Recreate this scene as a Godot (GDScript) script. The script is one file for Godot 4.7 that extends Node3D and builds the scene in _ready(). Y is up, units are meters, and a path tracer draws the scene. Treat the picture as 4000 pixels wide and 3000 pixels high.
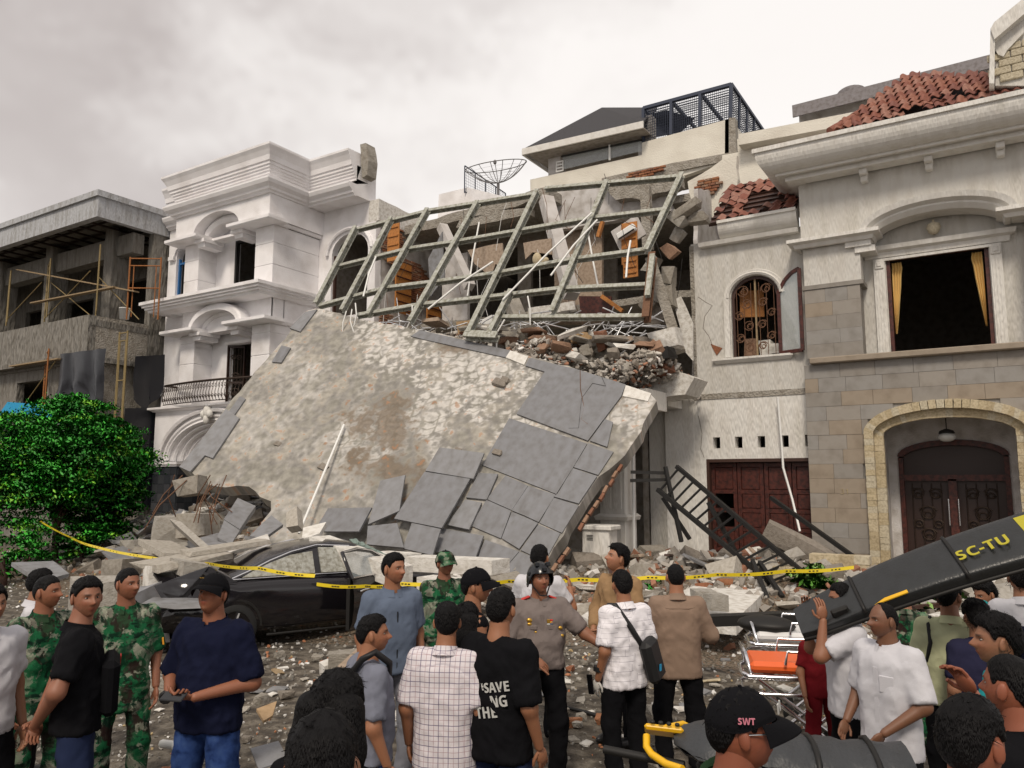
extends Node3D

class MB:
	var v := PackedVector3Array()
	var n := PackedVector3Array()
	var c := PackedColorArray()
	var uv := PackedVector2Array()
	var ix := PackedInt32Array()
	var col := Color(1, 1, 1)
	var tinted := false
	var has_uv := false
	func tint(k: Color) -> MB:
		col = k
		if not tinted:
			tinted = true
			while c.size() < v.size():
				c.append(Color(1, 1, 1))
		return self
	func put(p: Vector3, nn: Vector3) -> void:
		ix.append(v.size())
		v.append(p)
		n.append(nn)
		if tinted:
			c.append(col)
	func tri(a: Vector3, b: Vector3, d: Vector3) -> void:
		var nn := (b - a).cross(d - a)
		if nn.length_squared() < 1e-14:
			return
		nn = nn.normalized()
		put(a, nn)
		put(d, nn)
		put(b, nn)
	func tris(a: Vector3, b: Vector3, d: Vector3, na: Vector3, nb: Vector3, nd: Vector3) -> void:
		put(a, na)
		put(d, nd)
		put(b, nb)
	func quad(a: Vector3, b: Vector3, d: Vector3, e: Vector3) -> void:
		tri(a, b, d)
		tri(a, d, e)
	func hexa(p: Array) -> void:
		# p: bottom four counter-clockwise seen from above, then the top four above them
		quad(p[3], p[2], p[1], p[0])
		quad(p[4], p[5], p[6], p[7])
		for i in 4:
			var j := (i + 1) % 4
			quad(p[i], p[j], p[j + 4], p[i + 4])
	func box(ctr: Vector3, s: Vector3, b := Basis.IDENTITY) -> MB:
		var x: Vector3 = b.x * s.x * 0.5
		var y: Vector3 = b.y * s.y * 0.5
		var z: Vector3 = b.z * s.z * 0.5
		hexa([ctr - x - y + z, ctr + x - y + z, ctr + x - y - z, ctr - x - y - z, ctr - x + y + z, ctr + x + y + z, ctr + x + y - z, ctr - x + y - z])
		return self
	func bounds(x0: float, x1: float, y0: float, y1: float, z0: float, z1: float) -> MB:
		return box(Vector3((x0 + x1) / 2, (y0 + y1) / 2, (z0 + z1) / 2), Vector3(absf(x1 - x0), absf(y1 - y0), absf(z1 - z0)))
	func bevel_box(ctr: Vector3, s: Vector3, r: float, b := Basis.IDENTITY) -> MB:
		# a box whose twelve edges are chamfered
		var h := s * 0.5
		var k := Vector3(minf(r, h.x * 0.9), minf(r, h.y * 0.9), minf(r, h.z * 0.9))
		var f := func(x: float, y: float, z: float) -> Vector3: return ctr + b * Vector3(x, y, z)
		for ax in 3:
			for sg in [-1.0, 1.0]:
				var q := []
				for w in [[-1, -1], [1, -1], [1, 1], [-1, 1]]:
					var e := Vector3.ZERO
					var a1 := (ax + 1) % 3
					var a2 := (ax + 2) % 3
					e[ax] = sg * h[ax]
					e[a1] = w[0] * (h[a1] - k[a1])
					e[a2] = w[1] * (h[a2] - k[a2])
					q.append(f.call(e.x, e.y, e.z))
				if sg < 0:
					q.reverse()
				quad(q[0], q[1], q[2], q[3])
			for s1 in [-1.0, 1.0]:
				for s2 in [-1.0, 1.0]:
					var a1 := (ax + 1) % 3
					var a2 := (ax + 2) % 3
					var p := []
					for w in [[0, -1], [0, 1], [1, 1], [1, -1]]:
						var e := Vector3.ZERO
						e[ax] = w[1] * (h[ax] - k[ax])
						e[a1] = s1 * (h[a1] if w[0] == 0 else h[a1] - k[a1])
						e[a2] = s2 * (h[a2] - k[a2] if w[0] == 0 else h[a2])
						p.append(f.call(e.x, e.y, e.z))
					if s1 * s2 > 0:
						p.reverse()
					quad(p[0], p[1], p[2], p[3])
		for sx in [-1.0, 1.0]:
			for sy in [-1.0, 1.0]:
				for sz in [-1.0, 1.0]:
					var a: Vector3 = f.call(sx * h.x, sy * (h.y - k.y), sz * (h.z - k.z))
					var d: Vector3 = f.call(sx * (h.x - k.x), sy * h.y, sz * (h.z - k.z))
					var e: Vector3 = f.call(sx * (h.x - k.x), sy * (h.y - k.y), sz * h.z)
					if sx * sy * sz > 0:
						tri(a, d, e)
					else:
						tri(a, e, d)
		return self
	func bar(a: Vector3, b: Vector3, w: float, h: float, up := Vector3.UP) -> MB:
		var d := b - a
		if d.length() < 1e-5:
			return self
		var z := d.normalized()
		var u := up
		if absf(z.dot(u)) > 0.98:
			u = Vector3.RIGHT
		var x := u.cross(z).normalized()
		var y := z.cross(x)
		return box((a + b) * 0.5, Vector3(w, h, d.length()), Basis(x, y, z))
	func tube(pts: Array, r: float, sides := 6, r2 := -1.0, capped := true) -> MB:
		var k := pts.size()
		if k < 2:
			return self
		var rows := []
		var nrs := []
		var u := Vector3.ZERO
		for i in k:
			var t: Vector3 = (pts[mini(i + 1, k - 1)] - pts[maxi(i - 1, 0)]).normalized()
			if u == Vector3.ZERO:
				u = t.cross(Vector3.UP if absf(t.y) < 0.9 else Vector3.RIGHT).normalized()
			u = (u - t * u.dot(t)).normalized()
			var w := t.cross(u)
			var rad := r if r2 < 0.0 else lerpf(r, r2, float(i) / (k - 1))
			var row := PackedVector3Array()
			var nr := PackedVector3Array()
			for j in sides:
				var a := TAU * j / sides
				var o := u * cos(a) + w * sin(a)
				row.append(pts[i] + o * rad)
				nr.append(o)
			rows.append(row)
			nrs.append(nr)
		for i in k - 1:
			for j in sides:
				var m := (j + 1) % sides
				tris(rows[i][j], rows[i][m], rows[i + 1][m], nrs[i][j], nrs[i][m], nrs[i + 1][m])
				tris(rows[i][j], rows[i + 1][m], rows[i + 1][j], nrs[i][j], nrs[i + 1][m], nrs[i + 1][j])
		if capped:
			for j in range(1, sides - 1):
				tri(rows[0][0], rows[0][j + 1], rows[0][j])
				tri(rows[k - 1][0], rows[k - 1][j], rows[k - 1][j + 1])
		return self
	func grid(rows: Array, flip := false, flat := false) -> MB:
		# rows of points; smooth normals
		var h := rows.size()
		var w: int = rows[0].size()
		var nr := []
		for i in h:
			var line := PackedVector3Array()
			for j in w:
				var a: Vector3 = rows[i][mini(j + 1, w - 1)] - rows[i][maxi(j - 1, 0)]
				var b: Vector3 = rows[mini(i + 1, h - 1)][j] - rows[maxi(i - 1, 0)][j]
				var q := a.cross(b)
				line.append((q if not flip else -q).normalized())
			nr.append(line)
		for i in h - 1:
			for j in w - 1:
				var a: Vector3 = rows[i][j]
				var b: Vector3 = rows[i][j + 1]
				var d: Vector3 = rows[i + 1][j + 1]
				var e: Vector3 = rows[i + 1][j]
				if flat:
					if flip:
						quad(a, e, d, b)
					else:
						quad(a, b, d, e)
				elif flip:
					tris(a, d, b, nr[i][j], nr[i + 1][j + 1], nr[i][j + 1])
					tris(a, e, d, nr[i][j], nr[i + 1][j], nr[i + 1][j + 1])
				else:
					tris(a, b, d, nr[i][j], nr[i][j + 1], nr[i + 1][j + 1])
					tris(a, d, e, nr[i][j], nr[i + 1][j + 1], nr[i + 1][j])
		return self
	func lathe(prof: Array, base: Transform3D, sides := 16, smooth := true) -> MB:
		# prof: Vector2(radius, height) from bottom to top, outside on the right
		var k := prof.size()
		for i in k - 1:
			var p0: Vector2 = prof[i]
			var p1: Vector2 = prof[i + 1]
			var d := p1 - p0
			var nn := Vector2(d.y, -d.x).normalized()
			var n0 := nn
			var n1 := nn
			if smooth:
				if i > 0:
					var e: Vector2 = prof[i] - prof[i - 1]
					n0 = (nn + Vector2(e.y, -e.x).normalized()).normalized()
				if i < k - 2:
					var e: Vector2 = prof[i + 2] - prof[i + 1]
					n1 = (nn + Vector2(e.y, -e.x).normalized()).normalized()
			for j in sides:
				var a0 := TAU * j / sides
				var a1 := TAU * (j + 1) / sides
				var q := func(p: Vector2, a: float) -> Vector3: return base * Vector3(p.x * cos(a), p.y, -p.x * sin(a))
				var m := func(p: Vector2, a: float) -> Vector3: return (base.basis * Vector3(p.x * cos(a), p.y, -p.x * sin(a))).normalized()
				tris(q.call(p0, a0), q.call(p0, a1), q.call(p1, a1), m.call(n0, a0), m.call(n0, a1), m.call(n1, a1))
				tris(q.call(p0, a0), q.call(p1, a1), q.call(p1, a0), m.call(n0, a0), m.call(n1, a1), m.call(n1, a0))
		return self
	func ball(ctr: Vector3, s: Vector3, b := Basis.IDENTITY, rings := 8, sides := 12) -> MB:
		for i in rings:
			for j in sides:
				var q := []
				for w in [[0, 0], [0, 1], [1, 1], [1, 0]]:
					var t: float = PI * (i + w[0]) / rings - PI / 2
					var a: float = TAU * (j + w[1]) / sides
					q.append(Vector3(cos(t) * cos(a), sin(t), -cos(t) * sin(a)))
				var p := []
				var nn := []
				for e: Vector3 in q:
					p.append(ctr + b * (e * s))
					nn.append((b * (e / s)).normalized())
				tris(p[0], p[1], p[2], nn[0], nn[1], nn[2])
				tris(p[0], p[2], p[3], nn[0], nn[2], nn[3])
		return self
	func plate(pts: Array, th: Vector3) -> MB:
		# a flat polygon (pts lie in its front face) that goes back by th
		var k := pts.size()
		var ctr := Vector3.ZERO
		for p: Vector3 in pts:
			ctr += p
		ctr /= k
		var nn := Vector3.ZERO
		for i in k:
			nn += (pts[i] - ctr).cross(pts[(i + 1) % k] - ctr)
		nn = nn.normalized()
		var x: Vector3 = (pts[1] - pts[0]).normalized()
		x = (x - nn * nn.dot(x)).normalized()
		var y := nn.cross(x)
		var flat := PackedVector2Array()
		for p: Vector3 in pts:
			flat.append(Vector2((p - ctr).dot(x), (p - ctr).dot(y)))
		var ix := Geometry2D.triangulate_polygon(flat)
		var front := nn.dot(th) < 0.0
		for i in ix.size() / 3:
			var a: Vector3 = pts[ix[i * 3]]
			var b: Vector3 = pts[ix[i * 3 + 1]]
			var d: Vector3 = pts[ix[i * 3 + 2]]
			if ((b - a).cross(d - a)).dot(th) > 0.0:
				var e := b
				b = d
				d = e
			tri(a, b, d)
			tri(a + th, d + th, b + th)
		for i in k:
			var a: Vector3 = pts[i]
			var b: Vector3 = pts[(i + 1) % k]
			if front:
				quad(a, a + th, b + th, b)
			else:
				quad(a, b, b + th, a + th)
		return self
	func quad_deck(a: Vector3, b: Vector3, up: Vector3) -> MB:
		return plate([a, b, b + up, a + up], (b - a).cross(up).normalized() * -0.06)
	func sweep(prof: Array, path: Array, closed := false, caps := true) -> MB:
		# prof: Vector2(out, up) listed from bottom to top; path: points in plan, outside to the right of travel
		var k := path.size()
		var rows := []
		for q: Vector2 in prof:
			var row := PackedVector3Array()
			for i in k:
				var d0: Vector3 = (path[i] - path[(i - 1 + k) % k]) if (i > 0 or closed) else (path[1] - path[0])
				var d1: Vector3 = (path[(i + 1) % k] - path[i]) if (i < k - 1 or closed) else d0
				d0 = Vector3(d0.x, 0, d0.z).normalized()
				d1 = Vector3(d1.x, 0, d1.z).normalized()
				var n0 := Vector3(-d0.z, 0, d0.x)
				var n1 := Vector3(-d1.z, 0, d1.x)
				var m := (n0 + n1).normalized()
				m = m / maxf(0.3, m.dot(n0))
				row.append(path[i] + m * q.x + Vector3.UP * q.y)
			if closed:
				row.append(row[0])
			rows.append(row)
		for i in rows.size() - 1:
			for j in rows[0].size() - 1:
				quad(rows[i][j], rows[i][j + 1], rows[i + 1][j + 1], rows[i + 1][j])
		if caps and not closed:
			var flat := PackedVector2Array()
			for q: Vector2 in prof:
				flat.append(q)
			var tr := Geometry2D.triangulate_polygon(flat)
			for i in tr.size() / 3:
				var q0: Vector2 = prof[tr[i * 3]]
				var q1: Vector2 = prof[tr[i * 3 + 1]]
				var q2: Vector2 = prof[tr[i * 3 + 2]]
				var ccw := (q1 - q0).cross(q2 - q0) > 0.0
				for e in [0, k - 1]:
					var p0: Vector3 = rows[tr[i * 3]][e]
					var p1: Vector3 = rows[tr[i * 3 + 1]][e]
					var p2: Vector3 = rows[tr[i * 3 + 2]][e]
					# out is right of travel, so counter-clockwise in (out, up) faces back along the path
					if ccw == (e == 0):
						tri(p0, p1, p2)
					else:
						tri(p0, p2, p1)
		return self
	func arch(ctr: Vector3, rx: float, ry: float, prof: Array, seg := 16, a0 := 0.0, a1 := PI, xd := Vector3.RIGHT, zd := Vector3.BACK) -> MB:
		# prof: Vector2(added radius, out) swept round half an ellipse that stands in the facade
		var rows := []
		for i in seg + 1:
			var a := lerpf(a1, a0, float(i) / seg)
			var nn := Vector2(cos(a) / rx, sin(a) / ry).normalized()
			var row := PackedVector3Array()
			for q: Vector2 in prof:
				row.append(ctr + xd * (cos(a) * rx + nn.x * q.x) + Vector3.UP * (sin(a) * ry + nn.y * q.x) + zd * q.y)
			rows.append(row)
		for i in seg:
			for j in prof.size() - 1:
				quad(rows[i][j], rows[i + 1][j], rows[i + 1][j + 1], rows[i][j + 1])
		for e in [0, seg]:
			for j in range(1, prof.size() - 1):
				tri(rows[e][0], rows[e][j], rows[e][j + 1])
		return self
	func wall(o: Vector3, w: float, h: float, th: float, holes: Array, xd := Vector3.RIGHT, zd := Vector3.BACK, seg := 10) -> MB:
		# a wall whose front lower left corner is o; holes: [u0, u1, v0, v1, rise of the arch]
		var cuts := [0.0, w]
		for q in holes:
			var s: int = seg if q[4] > 0.0 else 1
			for i in s + 1:
				var a: float = PI * (1.0 - float(i) / s)
				cuts.append(clampf((q[0] + q[1]) / 2 + (q[1] - q[0]) / 2 * cos(a), 0, w))
		cuts.sort()
		var at := func(u: float, y: float, z: float) -> Vector3: return o + xd * u + Vector3.UP * y - zd * z
		var roof := func(q: Array, u: float) -> float:
			var t: float = (u - (q[0] + q[1]) / 2) / ((q[1] - q[0]) / 2)
			return q[3] + q[4] * sqrt(maxf(0.0, 1.0 - t * t))
		for i in cuts.size() - 1:
			var ua: float = cuts[i]
			var ub: float = cuts[i + 1]
			if ub - ua < 1e-5:
				continue
			var um := (ua + ub) / 2
			var over := holes.filter(func(q): return q[0] < um and um < q[1])
			over.sort_custom(func(a, b): return a[2] < b[2])
			var la := 0.0
			var lb := 0.0
			for q in over + [null]:
				var ha: float = h if q == null else q[2]
				var hb: float = ha
				if ha > la + 1e-5 or hb > lb + 1e-5:
					quad(at.call(ua, la, 0), at.call(ub, lb, 0), at.call(ub, hb, 0), at.call(ua, ha, 0))
					quad(at.call(ub, lb, th), at.call(ua, la, th), at.call(ua, ha, th), at.call(ub, hb, th))
				if ha > 1e-4:
					quad(at.call(ua, ha, 0), at.call(ub, hb, 0), at.call(ub, hb, th), at.call(ua, ha, th))
				if q != null:
					la = roof.call(q, ua)
					lb = roof.call(q, ub)
					quad(at.call(ub, lb, 0), at.call(ua, la, 0), at.call(ua, la, th), at.call(ub, lb, th))
			if over.is_empty() or over[0][2] > 1e-4:
				quad(at.call(ub, 0, 0), at.call(ua, 0, 0), at.call(ua, 0, th), at.call(ub, 0, th))
		for q in holes:
			quad(at.call(q[0], q[2], 0), at.call(q[0], q[2], th), at.call(q[0], q[3], th), at.call(q[0], q[3], 0))
			quad(at.call(q[1], q[2], th), at.call(q[1], q[2], 0), at.call(q[1], q[3], 0), at.call(q[1], q[3], th))
		quad(at.call(0, 0, th), at.call(0, 0, 0), at.call(0, h, 0), at.call(0, h, th))
		quad(at.call(w, 0, 0), at.call(w, 0, th), at.call(w, h, th), at.call(w, h, 0))
		return self
	func rock(ctr: Vector3, s: Vector3, b: Basis, rng: RandomNumberGenerator, cut := 0.35) -> MB:
		# a broken lump: a box with every corner knocked off by its own amount, and split faces
		var p := []
		for i in 8:
			var e := Vector3(-1 if i % 2 == 0 else 1, -1 if i < 4 else 1, -1 if (i / 2) % 2 == 0 else 1) * 0.5
			e *= Vector3(1.0 - rng.randf() * cut, 1.0 - rng.randf() * cut, 1.0 - rng.randf() * cut)
			p.append(ctr + b * (e * s))
		var faces := [[0, 2, 3, 1], [4, 5, 7, 6], [0, 1, 5, 4], [3, 2, 6, 7], [2, 0, 4, 6], [1, 3, 7, 5]]
		for f in faces:
			var m: Vector3 = (p[f[0]] + p[f[1]] + p[f[2]] + p[f[3]]) / 4.0
			var nn: Vector3 = (p[f[1]] - p[f[0]]).cross(p[f[2]] - p[f[0]]).normalized()
			if nn.dot(m - ctr) < 0:
				nn = -nn
				f.reverse()
			m += nn * s.length() * rng.randf_range(-0.02, 0.05) * cut * 3.0
			for i in 4:
				tri(p[f[i]], p[f[(i + 1) % 4]], m)
		return self
	func planar(o: Vector3, x: Vector3, y: Vector3, sx: float, sy: float) -> MB:
		has_uv = true
		uv.clear()
		for p in v:
			uv.append(Vector2((p - o).dot(x) / sx, (p - o).dot(y) / sy))
		return self
	func ibeam(a: Vector3, b: Vector3, up: Vector3, h := 0.24, w := 0.17) -> MB:
		var z := (b - a).normalized()
		var y := (up - z * up.dot(z)).normalized()
		var x := y.cross(z)
		var bs := Basis(x, y, z)
		var m := (a + b) * 0.5
		var l := (b - a).length()
		box(m, Vector3(0.022, h - 0.02, l), bs)
		box(m + y * (h * 0.5 - 0.012), Vector3(w, 0.026, l), bs)
		box(m - y * (h * 0.5 - 0.012), Vector3(w, 0.026, l), bs)
		var k := maxi(1, int(l / 1.1))
		for i in k:
			box(a + z * l * (i + 0.5) / k, Vector3(w * 0.94, h - 0.05, 0.018), bs)
		return self
	func move(t: Transform3D) -> MB:
		for i in v.size():
			v[i] = t * v[i]
			n[i] = (t.basis * n[i]).normalized()
		return self
	func made() -> ArrayMesh:
		var arr := []
		arr.resize(Mesh.ARRAY_MAX)
		arr[Mesh.ARRAY_VERTEX] = v
		arr[Mesh.ARRAY_NORMAL] = n
		arr[Mesh.ARRAY_INDEX] = ix
		if tinted:
			arr[Mesh.ARRAY_COLOR] = c
		if has_uv:
			arr[Mesh.ARRAY_TEX_UV] = uv
		var m := ArrayMesh.new()
		if v.size() > 0:
			m.add_surface_from_arrays(Mesh.PRIMITIVE_TRIANGLES, arr)
		return m

static func P3(x: float, y: float, z: float) -> Vector3:
	return Vector3(x, y, z)

var used := {}
var M := {}
var rng := RandomNumberGenerator.new()

func numbered(called: String) -> String:
	if not used.has(called):
		used[called] = 0
		return called
	used[called] += 1
	return "%s_%03d" % [called, used[called]]

func tag(o: Node, label: String, category: String, group := "") -> Node:
	o.set_meta("label", label)
	o.set_meta("category", category)
	if group:
		o.set_meta("group", group)
	return o

func thing(called: String, label: String, category: String, at: Vector3, group := "") -> Node3D:
	var o := Node3D.new()
	o.name = numbered(called)
	add_child(o)
	o.position = at
	tag(o, label, category, group)
	return o

func part(called: String, mb: MB, m: Material, parent: Node3D) -> MeshInstance3D:
	# shapes are given in world metres; the part sits back at the world's origin under its thing
	var o := MeshInstance3D.new()
	o.name = called
	o.mesh = mb.made()
	o.material_override = m
	parent.add_child(o, true)
	if parent.get_parent() == self:
		o.position = -parent.position
	return o

func lpart(called: String, mesh: Mesh, m: Material, parent: Node3D, t := Transform3D.IDENTITY) -> MeshInstance3D:
	var o := MeshInstance3D.new()
	o.name = called
	o.mesh = mesh
	o.material_override = m
	o.transform = t
	parent.add_child(o, true)
	return o

func single(called: String, mb: MB, m: Material, label: String, category: String, group := "") -> MeshInstance3D:
	var lo := P3(INF, INF, INF)
	var hi := -lo
	for p in mb.v:
		lo = lo.min(p)
		hi = hi.max(p)
	var at := P3((lo.x + hi.x) / 2, lo.y, (lo.z + hi.z) / 2)
	for i in mb.v.size():
		mb.v[i] -= at
	var o := MeshInstance3D.new()
	o.name = numbered(called)
	o.mesh = mb.made()
	o.material_override = m
	add_child(o)
	o.position = at
	tag(o, label, category, group)
	return o

func struct(called: String, mb: MB, m: Material) -> MeshInstance3D:
	var o := MeshInstance3D.new()
	o.name = numbered(called)
	o.mesh = mb.made()
	o.material_override = m
	add_child(o)
	o.set_meta("kind", "structure")
	return o

func jag(pts: Array, amp: float, step: float, sd: int) -> Array:
	# the outline with broken edges
	var r := RandomNumberGenerator.new()
	r.seed = sd
	var out := []
	var ctr := Vector3.ZERO
	for p: Vector3 in pts:
		ctr += p / pts.size()
	for i in pts.size():
		var a: Vector3 = pts[i]
		var b: Vector3 = pts[(i + 1) % pts.size()]
		var k := maxi(1, int((b - a).length() / step))
		for j in k:
			var p := a.lerp(b, float(j) / k)
			if j > 0:
				p += (p - ctr).normalized() * r.randf_range(-amp, amp)
			out.append(p)
	return out

func noise_tex(freq: float, ramp: Array, sd: int, size := 512, oct := 4, kind := FastNoiseLite.TYPE_SIMPLEX_SMOOTH, warp := 0.0) -> NoiseTexture2D:
	var f := FastNoiseLite.new()
	f.noise_type = kind
	f.frequency = freq
	f.seed = sd
	f.fractal_octaves = oct
	if warp > 0.0:
		f.domain_warp_enabled = true
		f.domain_warp_amplitude = warp
		f.domain_warp_frequency = freq * 1.5
	var t := NoiseTexture2D.new()
	t.width = size
	t.height = size
	t.seamless = true
	t.noise = f
	if ramp.size():
		var g := Gradient.new()
		var os := PackedFloat32Array()
		var cs := PackedColorArray()
		for q in ramp:
			os.append(q[0])
			cs.append(q[1])
		g.offsets = os
		g.colors = cs
		t.color_ramp = g
	return t

func normal_tex(freq: float, sd: int, strength := 6.0, size := 512) -> NoiseTexture2D:
	var t := noise_tex(freq, [], sd, size, 5)
	t.as_normal_map = true
	t.bump_strength = strength
	return t

func mat(key: String, c: Color, rough := 0.85, metal := 0.0, tex: Texture2D = null, scale := 0.5, nrm: Texture2D = null, nscale := 1.0, world := true) -> StandardMaterial3D:
	var m := StandardMaterial3D.new()
	m.resource_name = key
	m.albedo_color = c.linear_to_srgb()
	m.roughness = rough
	m.metallic = metal
	if tex:
		m.albedo_texture = tex
	if nrm:
		m.normal_enabled = true
		m.normal_texture = nrm
		m.normal_scale = nscale
	if tex or nrm:
		m.uv1_triplanar = true
		m.uv1_world_triplanar = world
		m.uv1_scale = P3(scale, scale, scale)
	M[key] = m
	return m

func g3(a: float, b := -1.0, c := -1.0) -> Color:
	return Color(a, a if b < 0 else b, a if c < 0 else c)

func _ready() -> void:
	rng.seed = 7
	var cam := Camera3D.new()
	cam.name = "camera"
	cam.position = P3(0, 2.4, 0)
	cam.rotation_degrees = P3(7.01, 32.2, 0)
	cam.fov = 52.8
	cam.far = 400.0
	cam.near = 0.05
	add_child(cam)
	var we := WorldEnvironment.new()
	we.name = "world_environment"
	var env := Environment.new()
	env.background_mode = Environment.BG_SKY
	env.tonemap_mode = Environment.TONE_MAPPER_LINEAR
	env.tonemap_exposure = 1.44
	env.sky = cloudy_sky()
	env.background_energy_multiplier = 1.0
	env.sky_rotation = P3(0, deg_to_rad(22), 0)
	env.sdfgi_enabled = true
	env.ssao_enabled = true
	env.ssil_enabled = true
	we.environment = env
	add_child(we)
	var sun := DirectionalLight3D.new()
	sun.name = "sun"
	sun.light_color = Color(1.0, 0.95, 0.88)
	sun.light_energy = 0.5
	sun.light_angular_distance = 14.0
	sun.shadow_enabled = true
	add_child(sun)
	sun.rotation_degrees = P3(-47, 18, 0)
	materials()
	clothes()
	ground()
	unfinished_building()
	white_house()
	collapsed_house()
	garage_wing()
	stone_house()
	rooftop_buildings()
	fallen_slab()
	steel_frame()
	rubble()
	trees()
	sedan()
	street_things()
	people()

func cloudy_sky() -> Sky:
	var w := 768
	var h := 384
	var im := Image.create(w, h, false, Image.FORMAT_RGBF)
	var f := FastNoiseLite.new()
	f.seed = 14
	f.frequency = 0.55
	f.fractal_octaves = 5
	f.noise_type = FastNoiseLite.TYPE_SIMPLEX_SMOOTH
	f.domain_warp_enabled = true
	f.domain_warp_amplitude = 0.6
	f.domain_warp_frequency = 0.5
	for y in h:
		var el := (0.5 - (y + 0.5) / h) * PI
		for x in w:
			if el < -0.03:
				im.set_pixel(x, y, Color(0.36, 0.34, 0.32))
				continue
			var az := (x + 0.5) / w * TAU
			var d := P3(sin(az) * cos(el), sin(el), cos(az) * cos(el))
			var k := 1.0 / (d.y + 0.32)
			var q := f.get_noise_3d(d.x * k * 1.3, d.z * k * 1.3, d.y * 1.6 + 4.0)
			var t := smoothstep(-0.42, 0.40, q)
			# the cloud deck is thicker, and so greyer, overhead than towards the far horizon
			t = clampf(t * 0.95 + 0.30 * (1.0 - smoothstep(0.05, 0.5, d.y)), 0.0, 1.12)
			var c := Color(0.385, 0.35, 0.34).lerp(Color(0.70, 0.672, 0.652), t)
			im.set_pixel(x, y, c)
	var m := PanoramaSkyMaterial.new()
	m.panorama = ImageTexture.create_from_image(im)
	var s := Sky.new()
	s.sky_material = m
	return s

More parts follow.
